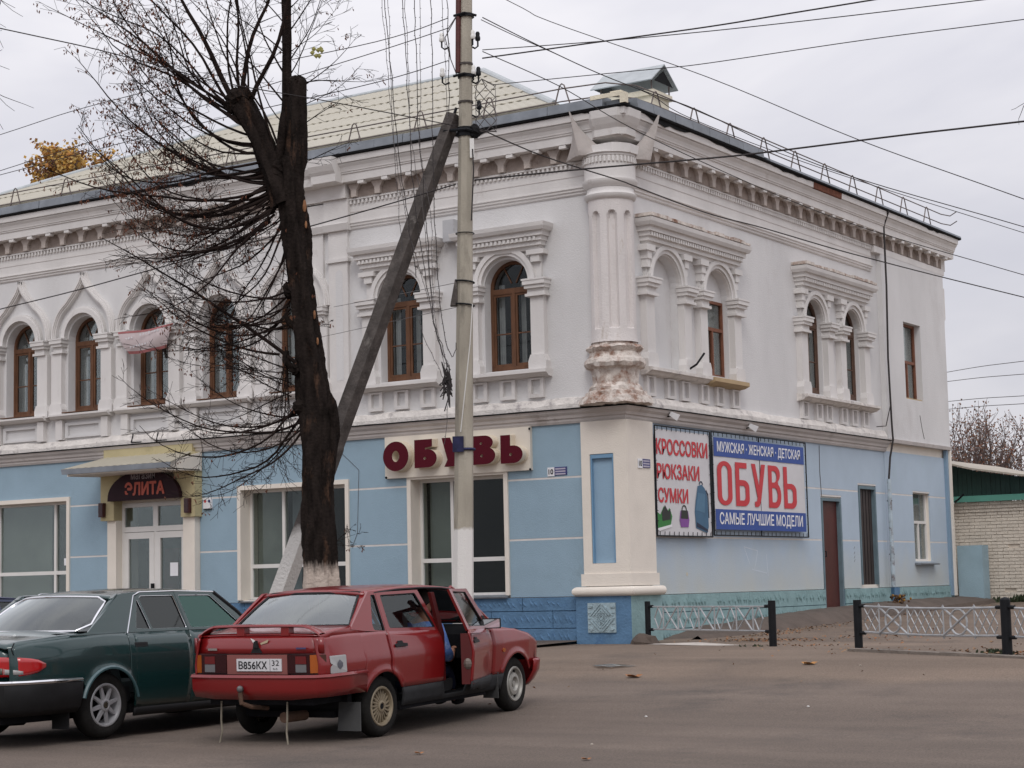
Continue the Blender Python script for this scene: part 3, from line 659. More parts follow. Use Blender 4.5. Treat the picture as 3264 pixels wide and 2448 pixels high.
def hood(T, c, hw, z0=6.96, dents=True, p=.30, old=False):
    M_ = DECAY if old else WHITE
    levels = [(WP, z0), (.06, z0), (.08, z0 + .06), (.12, z0 + .065), (.12, z0 + .135), (.15, z0 + .14), (.15, z0 + .21), (.19, z0 + .215), (.19, z0 + .29), (.24, z0 + .30), (.27, z0 + .355), (.28, z0 + .42), (WP, z0 + .46)]
    n = len(levels); mb = MB(); vs_ = []
    for sgn in (-1, 1):
        for o, z in levels: vs_.append(T(c + sgn * (hw - .30 + max(o, 0) + .02), max(o, WP), z))
    base = [T(c - hw + .3, WP, z) for o, z in levels]
    # returns: rings at wall for both ends, then front corners
    rings = [[T(c - (hw - .28 + o), WP - .001, z) for o, z in levels], vs_[:n], vs_[n:], [T(c + (hw - .28 + o), WP - .001, z) for o, z in levels]]
    al = [p_ for r in rings for p_ in r]
    mb.add(al, [(k * n + i, k * n + (i + 1) % n, (k + 1) * n + (i + 1) % n, (k + 1) * n + i) for k in range(3) for i in range(n)] + [tuple(range(n)), tuple(3 * n + i for i in range(n))])
    h = mb.build('window_hood', WHITE, BL)
    mb = MB(); u = c - hw + .18
    while u < c + hw - .2:
        mb.fbox(T, u, u + .045, .12, .175, z0 + .14, z0 + .205); u += .085
    mb.build('hood_dentils', WHITE, h, kind='stuff')
    if old:
        mb = MB(); r_ = random.Random(int(c * 10)); u = c - hw + .02
        while u < c + hw - .1:
            L_ = r_.uniform(.18, .42); t_ = r_.uniform(-.01, .015); mb.fbox(T, u, min(u + L_, c + hw - .02), WP, .265 + t_, z0 + .44, z0 + .475 + t_ + .01); u += L_ + .004
        mb.build('hood_capping', DECAY, h)
    return h

def left_window(c, k):
    arched_window(FT, c, .46, 5.0, 6.42, -.30, k=k)
    arch_ring(FT, c, 6.47, .47, .565, WP, .06)
    arch_ring(FT, c, 6.47, .565, .60, WP, .03)
    for s in (-1, 1):
        a, b = (c + .46, c + .80) if s > 0 else (c - .80, c - .46)
        capital(FT, a - (.03 if s > 0 else .0), b, oo=.10); shaft(FT, c + s * .68 - .14, c + s * .68 + .14)
        # ogee moulding: swept strip with three fillets
        P0 = []
        for i in range(25):
            t = i / 24
            if t < .55: a_ = rad(0 + 62 * t / .55); P0.append((c + s * .80 * math.cos(a_) ** .85, 6.47 + .78 * math.sin(a_)))
            else:
                q = (t - .55) / .45; x0, z0 = .80 * math.cos(rad(62)) ** .85, 6.47 + .78 * math.sin(rad(62)); P0.append((c + s * x0 * (1 - q) ** 1.9, z0 + (7.74 - z0) * (q ** .85)))
        for wd, oo, dd in ((.13, .035, 0), (.075, .06, 0), (.03, .08, 0)):
            poly = []
            for sg in (1, -1):
                pts = P0 if sg > 0 else P0[::-1]
                for i, p_ in enumerate(pts):
                    idx = P0.index(p_); a1 = P0[max(idx - 1, 0)]; b1 = P0[min(idx + 1, 24)]; dx, dz = b1[0] - a1[0], b1[1] - a1[1]; L_ = math.hypot(dx, dz)
                    poly.append((p_[0] + sg * -dz / L_ * wd / 2, p_[1] + sg * dx / L_ * wd / 2))
            MB().prism(FT, poly, WP, oo).build('ogee_moulding', WHITE, BL)
    # sill and apron
    strip(FT, [(WP, 4.86), (.10, 4.88), (.16, 4.93), (.16, 4.965), (WP, 4.985)], c - .80, c + .80, WHITE, 'window_sill')
    MB().fbox(FT, c - .47, c + .47, WP, .12, 4.985, 5.002).build('sill_board', WOOD, BL)
    for s in (-1, 1): MB().fbox(FT, c + s * .62 - .09, c + s * .62 + .09, WP, .05, 4.47, 4.86).build('apron_pier', WHITE, BL)
    MB().prism(FT, [(c - .50, 4.50), (c + .50, 4.50), (c + .50, 4.80), (c - .50, 4.80)], WP, .0, [[(c - .42, 4.545), (c - .42, 4.745), (c + .42, 4.745), (c + .42, 4.545)]]).build('apron_panel', WALLW, BL)
for k, c in enumerate(LW): left_window(c, k)

def right_window(T, c, k):
    arched_window(T, c, .46, 5.0, 6.42, -.30, k=k)
    # flat surround with round opening
    pts = [(c - .72, 6.44), (c - .5, 6.44)] + arc(c, 6.44, .5, 180, 0, 18)[1:-1] + [(c + .5, 6.44), (c + .72, 6.44), (c + .72, 6.96), (c - .72, 6.96)]
    MB().prism(T, pts, WP, .0).build('window_surround', WHITE, BL)
    arch_ring(T, c, 6.46, .47, .53, WP, .035); arch_ring(T, c, 6.46, .53, .615, WP, .065)
    for s in (-1, 1):
        capital(T, c + s * .655 - .215, c + s * .655 + .215); shaft(T, c + s * .655 - .13, c + s * .655 + .13, z0=4.96)
        mb = MB(); mb.fbox(T, c + s * .66 - .17, c + s * .66 + .17, WP, .10, 6.88, 6.96); mb.fbox(T, c + s * .64 - .085, c + s * .64 + .085, WP, .07, 6.76, 6.88); mb.build('hood_bracket', WHITE, BL)
    hood(T, c, .95)
    strip(T, [(WP, 4.83), (.08, 4.85), (.12, 4.885), (.17, 4.90), (.17, 4.955), (WP, 4.97)], c - .86, c + .86, WHITE, 'window_sill')
    for s in (-1.0, 0, 1.0):
        u = c + s * .56
        MB().prism(T, [(u - .15, 4.50), (u + .15, 4.50), (u + .15, 4.83), (u - .15, 4.83)], WP, .01, [[(u - .085, 4.56), (u - .085, 4.80), (u + .085, 4.80), (u + .085, 4.56)]]).build('apron_panel', WHITE, BL)
for k, c in enumerate(RW): right_window(FT, c, k)

# paired groups on the side facade
def pair(c, hw, sep, kind):
    T = ST; zs = 6.38; r = hw
    for s in (-1, 1):
        m_ = c + s * sep
        pts = [(m_ - r - .17, zs)] + [(m_ - r, zs)] + arc(m_, zs, r, 180, 0, 18)[1:-1] + [(m_ + r, zs), (m_ + r + .17, zs), (m_ + r + .17, 6.97), (m_ - r - .17, 6.97)]
        MB().prism(T, pts, WP, .015).build('window_surround', WHITE, BL)
        arch_ring(T, m_, zs + .02, r + .005, r + .07, WP, .05); arch_ring(T, m_, zs + .02, r + .07, r + .15, WP, .085)
    oL, oR = c - sep - r, c + sep + r; iL, iR = c - sep + r, c + sep - r
    for a, b in ((oL - .40, oL + .03), (oR - .03, oR + .40), (iL - .03, iL + .36), (iR - .36, iR + .03)):
        capital(T, a, b, 6.12, 6.42, .14)
    for a, b in ((oL - .30, oL - .02), (oR + .02, oR + .30), (iL + .02, iL + .28), (iR - .28, iR - .02)): shaft(T, a, b, 4.93, 6.12, .07)
    for u in (oL - .17, iL + .14, iR - .14, oR + .17):
        mb = MB(); mb.fbox(T, u - .15, u + .15, WP, .12, 6.87, 6.97); mb.fbox(T, u - .07, u + .07, WP, .09, 6.74, 6.87); mb.fbox(T, u - .05, u + .05, WP, .07, 6.60, 6.74)
        mb.build('hood_bracket', WHITE, BL)
    hood(T, c, sep + r + .42, z0=6.97, old=True)
    strip(T, [(WP, 4.80), (.08, 4.82), (.13, 4.86), (.18, 4.875), (.18, 4.925), (WP, 4.945)], oL - .36, c + (.35 if kind == 'C' else 1.9), LEDGE, 'window_sill')
    if kind == 'C': strip(T, [(WP, 4.80), (.10, 4.82), (.19, 4.86), (.19, 4.93), (WP, 4.95)], c + .42, oR + .30, mat('ochre_sill', (.45, .33, .19), .8), 'window_sill')
    for u in (oL - .10, c - sep + .1, iL + .12, iR - .08, c + sep, oR + .12):
        MB().prism(T, [(u - .15, 4.47), (u + .15, 4.47), (u + .15, 4.80), (u - .15, 4.80)], WP, .015, [[(u - .085, 4.52), (u - .085, 4.78), (u + .085, 4.78), (u + .085, 4.52)]]).build('apron_panel', WHITE, BL)
pair(SC1, .5, .95, 'C'); pair(SC2, .45, .92, 'D')
# group C: left niche bricked up, right one has a small plain window below a blind arch
mb = MB(); mb.prism(ST, [(SC1 - 1.47, 4.95), (SC1 - .43, 4.95), (SC1 - .43, 6.3)] + arc(SC1 - .95, 6.38, .52, 0, 180, 14) + [(SC1 - 1.47, 6.3)], -.25, -.19); mb.build('blind_niche', WALLW, BL)
mb = MB(); mb.prism(ST, [(SC1 + .43, 6.36)] + [(SC1 + 1.47, 6.36)] + arc(SC1 + .95, 6.38, .52, 0, 180, 14), -.25, -.17); mb.build('blind_niche', WALLW, BL)
def plain_window(T, a, b, z0, z1, o, m_, rows=1, curt=None, bot=.0, vsplit=None, name='window'):
    cz = vsplit or (z0 + .58 * (z1 - z0)); f = .05; c = (a + b) / 2
    w_ = MB().prism(T, [(a, z0), (b, z0), (b, z1), (a, z1)], o, o + .06, [[(a + f, z0 + f), (a + f, cz - .03), (c - .025, cz - .03), (c - .025, z0 + f)], [(c + .025, z0 + f), (c + .025, cz - .03), (b - f, cz - .03), (b - f, z0 + f)], [(a + f, cz + .03), (a + f, z1 - f), (b - f, z1 - f), (b - f, cz + .03)]]).build(name, m_, BL)
    for q in ((a + f, c - .025, z0 + f, cz - .03), (c + .025, b - f, z0 + f, cz - .03), (a + f, b - f, cz + .03, z1 - f)):
        MB().fbox(T, q[0], q[1], o + .022, o + .026, q[2], q[3]).build('pane', GLASS, w_)
    if curt:
        mb = MB(); n = 14; vs_ = []
        for i in range(n + 1):
            u = a + (b - a) * i / n; vs_ += [T(u, o - .10 + (.02 if i % 2 else 0), z0), T(u, o - .10 + (.02 if i % 2 else 0), z1)]
        mb.add(vs_, [(2 * i, 2 * i + 2, 2 * i + 3, 2 * i + 1) for i in range(n)]); mb.build('curtain', curt, w_)
    return w_
WOODR = mat('red_brown_wood', (.20, .075, .04), .6, .3, 8, .3, 60)
plain_window(ST, SC1 + .60, SC1 + 1.46, 5.0, 6.36, -.21, WOODR, curt=CURT, vsplit=5.85)
MB().fbox(ST, SC1 + .45, SC1 + .62, -.3, -.14, 5.0, 6.37).build('window_jamb', WALLW, BL)
for s in (-1, 1):
    arched_window(ST, SC2 + s * .92, .45, 5.0, 6.4, -.20, wood=mat('dark_old_wood', (.11, .06, .04), .7, .3, 8), curt=CURTW, fan=False)
plain_window(ST, 12.06, 13.05, 5.22, 6.88, -.14, WOODR, curt=CURTW, vsplit=6.05)
MB().fbox(ST, 12.1, 13.1, -.2, .03, 5.18, 5.25).build('window_sill', mat('ochre_sill', (.45, .33, .19)), BL)
plain_window(ST, 12.43, 13.42, 1.76, 3.26, -.19, UPVC, curt=CURT, vsplit=2.6)
strip(ST, [(-.25, 1.70), (.10, 1.68), (.11, 1.705), (-.25, 1.765)], 12.38, 13.50, GALV, 'window_sill')
# stub of an old bracket in the niche, a bent rod
MB().tube([ST(SC1 - .35, -.0, 4.96), ST(SC1 - .33, .22, 5.08), ST(SC1 - .15, .28, 5.28)], .018, 6).build('flag_bracket', IRON, BL)
# far corner: bits of the rear facade that stick out past the end
mb = MB(); mb.fbox(ST, UE, UE + .38, -.4, -.05, 7.25, 7.95); mb.prism(ST, [(UE, 7.25), (UE, 6.95), (UE + .38, 7.25)], -.4, -.05); mb.fbox(ST, UE, UE + .26, -.35, -.1, 6.78, 6.86); mb.fbox(ST, UE, UE + .26, -.35, -.1, 6.30, 6.36); mb.fbox(ST, UE, UE + .14, -.35, -.1, 5.7, 6.8)
mb.build('rear_moulding', WHITE, BL)
MB().box(.0, .58, 14.88, 15.28, .5, 2.1).build('wall_pier', mat('pier_blue_grey', (.30, .42, .48), .85, .12, 2, .3, 40), BL)
strip(ST, [(-.04, 1.0), (.03, 1.0), (.03, 4.22), (-.04, 4.22)], UE - .20, UE - .09, mat('painted_shadow_blue', (.22, .32, .42), .8), 'wall_edge')  # shadow beside the cream edge, painted as a darker blue strip
strip(ST, [(-.04, 1.0), (.07, 1.0), (.07, 4.22), (-.04, 4.22)], UE - .088, UE + .01, CREAM, 'wall_edge')

# ------------------------------------------------------------------ shop windows and doors
def trim(T, a, b, z0, z1, w_=.08, sill=False):
    pts = [(a - w_, z0), (b + w_, z0), (b + w_, z1 + w_), (a - w_, z1 + w_)]
    MB().prism(T, [(a - w_, z0), (a, z0), (a, z1), (b, z1), (b, z0), (b + w_, z0), (b + w_, z1 + w_), (a - w_, z1 + w_)], WP - .02, WP + .045).build('window_trim', CREAM, BL)
def shop_window(T, a, b, z0, z1, o, mull, zt, part=None, extra=None):
    f = .05; us = [a] + mull + [b]; holes = []; panes = []
    for i in range(len(us) - 1):
        p = us[i] + (f if i == 0 else .03); q = us[i + 1] - (f if i == len(us) - 2 else .03)
        for lo, hi in ((z0 + f, zt - .035), (zt + .035, z1 - f)):
            holes.append([(p, lo), (p, hi), (q, hi), (q, lo)]); panes.append((p, q, lo, hi))
    w_ = MB().prism(T, [(a, z0), (b, z0), (b, z1), (a, z1)], o, o + .06, holes).build('shop_window', UPVC, BL)
    for p, q, lo, hi in panes: MB().fbox(T, p, q, o + .02, o + .026, lo, hi).build('pane', GLASSD, w_)
    if part:
        for (pa, pb, po, m_) in part: MB().fbox(T, pa, pb, po - .02, po, z0, z1).build('display_partition', m_, w_)
    strip(T, [(o, z0 - .02), (WP + .10, z0 - .05), (WP + .11, z0 - .03), (o, z0 + .015)], a - .02, b + .04, GALV, 'window_sill')
    return w_
PG = mat('grey_green_partition', (.27, .285, .25), .9, .25, 1.2); PB = mat('grey_blue_partition', (.18, .20, .22), .9, .2, 1)
trim(FT, -4.27, -2.36, 1.27, 3.27); shop_window(FT, -4.27, -2.36, 1.27, 3.27, -.34, [-3.60, -3.47], 1.88, [(-4.2, -3.62, -.48, PG), (-3.55, -3.46, -.48, PB)])
trim(FT, -8.12, -5.7, 1.27, 3.27); shop_window(FT, -8.12, -5.7, 1.27, 3.27, -.34, [-7.33], 1.88, [(-8.1, -7.40, -.48, PG), (-7.28, -7.08, -.48, PB)])
trim(FT, -16.45, -12.6, 1.27, 3.27); shop_window(FT, -16.45, -12.6, 1.27, 3.27, -.30, [-14.75, -13.15], 1.88, [(-16.4, -13.50, -.48, PG), (-12.7, -12.65, -.48, PB)])
# coloured goods behind the lower pane of the middle window
mb = MB(); mb.fbox(FT, -7.9, -7.4, -.62, -.5, 1.33, 1.44)
mb.build('display_goods', mat('display_goods_blue', (.15, .3, .38), .8, .4, 12), BL)
mb = MB(); mb.fbox(FT, -7.7, -7.35, -.66, -.6, 1.44, 1.62); mb.build('display_goods', mat('display_goods_pink', (.32, .12, .17), .8, .4, 12), BL)
MB().fbox(FT, -12.92, -12.66, -.262, -.258, 2.02, 2.16).build('notice', TEXTW, BL)

# shop door with painted portal
OCH = mat('ochre_yellow_paint', (.50, .43, .25), .85, .12, 2, .3, 40, stain=(.32, .26, .15), stain_amt=.4)
MB().prism(FT, [(-11.50, 2.83), (-11.15, 2.83), (-11.15, 3.2)] + arc(-10.30, 3.15, .86, 180, 0, 18)[0:] + [(-9.43, 3.2), (-9.43, 2.83), (-9.08, 2.83), (-9.08, 4.03), (-11.50, 4.03)], WP - .02, .16).build('door_portal', OCH, BL)
for a_, b_ in ((-11.38, -11.15), (-9.43, -9.14)): MB().fbox(FT, a_, b_, WP - .02, .10, .4, 2.829).build('door_jamb', CREAM, BL)
MB().fbox(FT, -11.48, -9.20, .0, .10, 4.03, 4.245).build('door_lintel', OCH, BL)
D_ = MB().prism(FT, [(-11.15, .55), (-9.43, .55), (-9.43, 3.15), (-11.15, 3.15)], -.12, -.06, [[(-11.08, 2.70), (-11.08, 3.07), (-10.34, 3.07), (-10.34, 2.70)], [(-10.22, 2.70), (-10.22, 3.07), (-9.50, 3.07), (-9.50, 2.70)], [(-11.10, .6), (-11.10, 2.60), (-10.31, 2.60), (-10.31, .6)], [(-10.27, .6), (-10.27, 2.60), (-9.48, 2.60), (-9.48, .6)]]).build('shop_door', UPVC, BL)
for a, b in ((-11.09, -10.31), (-10.27, -9.49)):
    MB().prism(FT, [(a, .6), (b, .6), (b, 2.59), (a, 2.59)], -.11, -.05, [[(a + .12, 1.0), (a + .12, 2.47), (b - .12, 2.47), (b - .12, 1.0)]]).build('door_leaf', UPVC, D_)
    MB().fbox(FT, a + .11, b - .11, -.085, -.08, 1.0, 2.47).build('pane', GLASSD, D_)
for a, b in ((-11.08, -10.34), (-10.22, -9.50)): MB().fbox(FT, a, b, -.095, -.09, 2.7, 3.07).build('pane', GLASSD, D_)
MB().fbox(FT, -9.92, -9.72, -.078, -.074, 1.75, 2.0).build('door_notice', TEXTW, D_)
MB().fbox(FT, -10.0, -9.6, -.9, -.88, .6, 3.0).build('inner_panel', PB, D_)
MB().fbox(FT, -10.35, -10.30, -.05, .0, 1.5, 1.62).build('handle', IRON, D_)
MB().prism(FT, [(-10.98, .6), (-10.55, .6), (-10.55, 2.3), (-10.9, 2.3)], -1.0, -.98).build('inner_panel', mat('warm_red_goods', (.16, .06, .045), .9, .6, 3), D_)

# arched shop sign over the door
SG = thing('arched_shop_sign', 'dark maroon half round sign with orange lettering over the white shop door', 'sign', (-10.3, 0, 3.2))
MB().prism(FT, [(-11.22, 3.19), (-9.38, 3.19)] + [(-10.30 + .92 * math.cos(rad(a)), 3.19 + .55 * math.sin(rad(a)) ** .85) for a in range(4, 177, 6)], .17, .26).build('sign_board', mat('maroon_sign', (.022, .004, .009), .5, .1, spec=.2), SG)
OR = mat('orange_letter', (.50, .09, .05), .5, .05)
mesh_text('ЭЛИТА', 1.02, .26, OR, FT, -10.76, 3.27, .265, 'lettering', SG, bold=.05)
mesh_text('магазин', .62, .11, mat('grey_letter', (.24, .21, .23), .6), FT, -10.60, 3.575, .265, 'lettering', SG, bold=.03)

# door canopy
CN = thing('door_canopy', 'sloping cream metal canopy above the shop door portal', 'canopy', (-10.2, -.4, 3.9))
mb = MB()
A = [(-11.45, .10, 4.04), (-9.20, .10, 4.04), (-8.95, .95, 3.80), (-11.75, .95, 3.80)]
n = 30; vs_ = []
for i in range(n + 1):
    t = i / n
    for (p, q) in ((A[0], A[1]), (A[3], A[2])):
        u = p[0] + (q[0] - p[0]) * t; vs_.append(FT(u, p[1], p[2] + .012 * (i % 2)))
mb.add(vs_, [(2 * i, 2 * i + 2, 2 * i + 3, 2 * i + 1) for i in range(n)])
sh = mb.build('roof_sheet', ROOFC, CN); md = sh.modifiers.new('t', 'SOLIDIFY'); md.thickness = .012
MB().prism(lambda u, o, z: FT(u, .93 + o, z), [(-11.72, 3.70), (-8.97, 3.70), (-8.95, 3.80), (-11.75, 3.80)], 0, .02).build('fascia', GALV, CN)
for u in (-11.60, -9.08): MB().prism(lambda u_, o, z: FT(u + o, u_, z), [(.0, 3.68), (.93, 3.66), (.93, 3.79), (.0, 4.03)], 0, .03).build('side_board', CREAM, CN)
MB().fbox(FT, -11.6, -9.05, .05, .92, 3.68, 3.70).build('soffit_board', CREAM, CN)

# side doors
def plain_door(T, a, b, z0, z1, m_, fr, z0f=None):
    MB().prism(T, [(a - .06, z0f or z0), (a, z0f or z0), (a, z1), (b, z1), (b, z0f or z0), (b + .06, z0f or z0), (b + .06, z1 + .06), (a - .06, z1 + .06)], WP - .15, WP + .02).build('door_frame', fr, BL)
    d = MB().fbox(T, a, b, WP - .13, WP - .06, z0, z1).build('side_door', m_, BL)
    return d
DF = mat('grey_green_frame', (.13, .19, .22), .7, .2, 4)
d = plain_door(ST, 7.68, 8.50, .86, 2.93, mat('oxblood_door', (.075, .014, .010), .5, .25, 3, .1, 20), DF)
MB().tube([ST(7.80, WP - .06, 1.95), ST(7.80, WP - .0, 1.95), ST(7.80, WP - .0, 1.85), ST(7.80, WP - .06, 1.85)], .012, 6).build('handle', IRON, d)
d['label'] = 'oxblood red door'
d = plain_door(ST, 9.54, 10.30, 1.29, 3.22, mat('dark_brown_door', (.040, .028, .026), .55, .25, 3, .1, 20), DF)
d['label'] = 'dark brown boarded door'
for i in range(1, 5): MB().fbox(ST, 9.54 + .152 * i - .006, 9.54 + .152 * i + .006, WP - .06, WP - .053, 1.3, 3.2).build('door_seam', BLACK, d)

# ------------------------------------------------------------------ roof
ev = 9.33
ridge = (-11.4, -6.6); ry, rz = 6.0, 12.19
def roof_course(k, n=6):
    """one course of corrugated sheets on the front slope, stepped over the one below"""
    t0, t1 = k / n, (k + 1) / n + .004
    y0, y1 = -.15 + (ry + .15) * t0, -.15 + (ry + .15) * t1; z0 = ev + (rz - ev) * t0 + .014; z1 = ev + (rz - ev) * t1 - .005
    xl0, xl1 = -17.6 + (ridge[0] + 17.6) * t0, -17.6 + (ridge[0] + 17.6) * t1; xr0, xr1 = -1.1 + (ridge[1] + 1.1) * t0, -1.1 + (ridge[1] + 1.1) * t1
    return y0, y1, z0, z1, xl0, xl1, xr0, xr1
for k in range(6):
    y0, y1, z0, z1, xl0, xl1, xr0, xr1 = roof_course(k)
    vs_ = []; n = 260
    for i in range(n + 1):
        t = i / n; a = xl0 + (xr0 - xl0) * t; b = xl1 + (xr1 - xl1) * t
        wv = .009 * math.sin(2 * PI * a / .19)
        vs_ += [(a, y0, z0 + wv - .016), (a, y0, z0 + wv), (b, y1, z1 + wv)]
    MB().add(vs_, [(3 * i + j, 3 * i + 3 + j, 3 * i + 4 + j, 3 * i + 1 + j) for i in range(n) for j in (0, 1)]).build('roof_sheet', ROOFC, BL)
RG = MB()
RG.add([(-1.1, -.15, ev), (-1.1, 12.1, ev), (ridge[1], ry, rz)], [(0, 1, 2)])
RG.add([(-1.1, 12.1, ev), (-17.6, 12.1, ev), (ridge[0], ry, rz), (ridge[1], ry, rz)], [(0, 1, 2, 3)]); RG.add([(-17.6, 12.1, ev), (-17.6, -.15, ev), (ridge[0], ry, rz)], [(0, 1, 2)])
RG.build('roof_slope', ROOFG, BL)
def cap(a, b, r=.06):
    return MB().tube([a, b], r, 8, flat=.6).build('ridge_cap', HOODM, BL)
cap((ridge[0], ry, rz + .01), (ridge[1], ry, rz + .01)); cap((-1.1, -.15, ev + .02), (ridge[1], ry, rz + .02)); cap((-17.6, -.15, ev + .02), (ridge[0], ry, rz + .02))
MB().box(U0, .2, -.28, 13.8, 9.1, 9.17).build('roof_deck', GALV, BL)
MB().box(-1.1, .25, -.25, 14.6, 9.17, 9.185).build('roof_deck', GALV, BL)
mb = MB(); mb.box(-17.7, -1.1, -.17, -.12, 9.17, 9.36); mb.box(-1.13, -1.08, -.15, 12.1, 9.17, 9.36); mb.build('roof_curb', ROOFC, BL)

# chimney with gabled metal hood
ch = MB().box(-2.0, -.95, 3.0, 3.62, 9.1, 10.12).build('chimney', CHIM, BL)
mb = MB()
for z in (9.35, 9.62, 9.88): mb.box(-2.006, -.944, 2.994, 3.626, z, z + .012)
mb.build('chimney_joint', mat('chimney_joint_dark', (.35, .24, .17), .9), ch)
MB().box(-2.05, -.90, 2.95, 3.67, 10.12, 10.22).build('chimney_band', CHIM, ch)
for x, y in ((-2.0, 2.98), (-.95, 2.98), (-2.0, 3.64), (-.95, 3.64)): MB().tube([(x, y, 10.2), (x, y, 10.42)], .015, 5).build('hood_leg', RUSTR, ch)
mb = MB(); mb.add([(-2.12, 2.80, 10.36), (-.85, 2.80, 10.36), (-.85, 3.31, 10.74), (-2.12, 3.31, 10.74), (-2.12, 3.82, 10.36), (-.85, 3.82, 10.36)], [(0, 1, 2, 3), (3, 2, 5, 4)])
hd = mb.build('chimney_hood', HOODM, ch); md = hd.modifiers.new('t', 'SOLIDIFY'); md.thickness = .02
MB().add([(-2.1, 2.83, 10.37), (-2.1, 3.79, 10.37), (-2.1, 3.31, 10.72)], [(0, 1, 2)]).build('hood_gable', GALV, ch)
MB().add([(-.88, 2.95, 10.37), (-.88, 3.67, 10.37), (-.88, 3.31, 10.62)], [(0, 1, 2)]).build('hood_gable', BLACK, ch)

# snow guard railing
RL = thing('roof_railing', 'thin rusty snow guard railing of bent rods along the roof edge', 'railing', (0, 0, 9.2))
def inv_v(p, ax, h=.40, w_=.17):
    q = [Vector(p) - ax * w_ + Vector((0, 0, 0)), Vector(p) - ax * w_ * .25 + Vector((0, 0, h)), Vector(p) + Vector((0, 0, h + .03)), Vector(p) + ax * w_ * .25 + Vector((0, 0, h)), Vector(p) + ax * w_]
    MB().tube(q, .013, 5).build('railing_bracket', RUSTR, RL)
xa, ya = Vector((1, 0, 0)), Vector((0, 1, 0))
u = -.9
while u > U0: inv_v((u, -.2, 9.2), xa); u -= 1.44
v = 1.0
while v < 14.2: inv_v((.2, v, 9.16), ya, .38, .24); v += 1.38
mb = [(U0, -.2, z) for z in (9.36,)]
for z in (9.33, 9.545):
    MB().tube([(U0, -.2, z), (-.9, -.2, z), (-.1, -.15, z - .02), (.2, .3, z - .02), (.2, 1, z), (.2, 14.3, z), (.25, 14.75, z + .02), (.6, 14.2, z - .01)], .012, 5).build('railing_rod', RUSTR, RL)

# ------------------------------------------------------------------ signs on the facades
LS = thing('channel_letter_sign', 'cream sign panel with raised dark red letters above the right shop window', 'sign', (-3.3, -.05, 3.3))
MB().fbox(FT, -4.78, -1.79, WP, .03, 3.31, 4.03).build('sign_panel', mat('sign_cream', (.72, .66, .57), .6, .05), LS)
LR = mat('dark_red_letter', (.080, .003, .011), .6, .04, spec=.15); LC = mat('letter_side_cream', (.70, .62, .50), .5, .05)
def circ(cx, cz, r, a0=0, a1=360, n=24, rz=None): return [(cx + r * math.cos(rad(a0 + (a1 - a0) * i / n)), cz + (rz or r) * math.sin(rad(a0 + (a1 - a0) * i / n))) for i in range(n + 1)]
def full(cx, cz, r, n=12, rz=None): return circ(cx, cz, r, 0, 360, n, rz)[:-1]
GL = {
 'О': (circ(.5, .5, .5, n=30)[:-1], [full(.5, .5, .145, 14, .19)]),
 'Б': ([(0, 0), (0, 1), (.80, 1), (.80, .73), (.48, .70), (.48, .665)] + circ(.58, .325, .42, 100, -90, 16, .325), [full(.47, .33, .07, 8, .055)]),
 'У': ([(0, 1), (.36, 1), (.52, .66), (.68, 1), (1, 1), (.56, .0), (.10, 0), (.24, .24)], []),
 'В': ([(0, 0), (0, 1), (.5, 1)] + circ(.55, .755, .36, 80, -50, 10, .245) + circ(.58, .30, .42, 55, -90, 14, .30) + [(.5, 0)], [full(.42, .73, .055, 8, .045), full(.44, .30, .06, 8, .05)]),
 'Ь': ([(0, 0), (0, 1), (.44, 1), (.44, .62), (.5, .62)] + circ(.58, .31, .42, 80, -90, 16, .31), [full(.46, .31, .07, 8, .055)])}
for chh, u0, u1, z0, z1 in (('О', -4.70, -4.16, 3.42, 3.93), ('Б', -4.03, -3.57, 3.45, 3.93), ('У', -3.46, -2.98, 3.44, 3.93), ('В', -2.86, -2.38, 3.44, 3.92), ('Ь', -2.27, -1.84, 3.43, 3.90)):
    po, hs = GL[chh]; f = lambda p: (u0 + p[0] * (u1 - u0), z0 + p[1] * (z1 - z0))
    sc_ = lambda p, e: ((p[0] - (u0 + u1) / 2) * e + (u0 + u1) / 2, (p[1] - (z0 + z1) / 2) * e + (z0 + z1) / 2)
    lt = MB().prism(FT, [f(p) for p in po], .055, .185, [[f(p) for p in h] for h in hs]).build('letter', LC, LS)
    MB().prism(FT, [f(p) for p in po], .186, .192, [[f(p) for p in h] for h in hs]).build('letter_face', LR, lt)
    MB().prism(FT, [sc_(f(p), 1.06) for p in po], .03, .056, [[f(p) for p in h] for h in hs]).build('letter_base', LC, lt)
for u, z in ((-1.79, 3.99), (-1.79, 3.32), (-4.75, 3.33)): MB().sphere(FT(u, .045, z), .022, 6, 4).build('fixing', IRON, LS)

RED = mat('print_red', (.55, .035, .045), .6, .04); BLU = mat('print_blue', (.030, .075, .30), .6, .04); VIN = mat('vinyl_white', (.62, .61, .62), .55, .05, 3, .15, 6)
B1 = thing('vinyl_banner', 'white vinyl banner with red words over pictures of a sneaker, a bag and a backpack', 'banner', (0, 1.8, 2.2))
def banner(T, a, b, z0, z1, root):
    n, m_ = 16, 12; vs_ = []
    for j in range(m_ + 1):
        for i in range(n + 1):
            u = a + (b - a) * i / n; z = z0 + (z1 - z0) * j / m_; vs_.append(T(u, .062 + .004 * math.sin(i * 1.9 + j * .7) * math.sin(j * 1.1 + i * .3), z))
    MB().add(vs_, [(j * (n + 1) + i, j * (n + 1) + i + 1, (j + 1) * (n + 1) + i + 1, (j + 1) * (n + 1) + i) for j in range(m_) for i in range(n)]).build('canvas', VIN, root, smooth='all')
banner(ST, .84, 2.78, 2.19, 3.93, B1)
mesh_text('КРОССОВКИ', 1.82, .27, RED, ST, .88, 3.51, .070, 'lettering', B1, bold=.035)
mesh_text('РЮКЗАКИ', 1.50, .26, RED, ST, .88, 3.11, .070, 'lettering', B1, bold=.035)
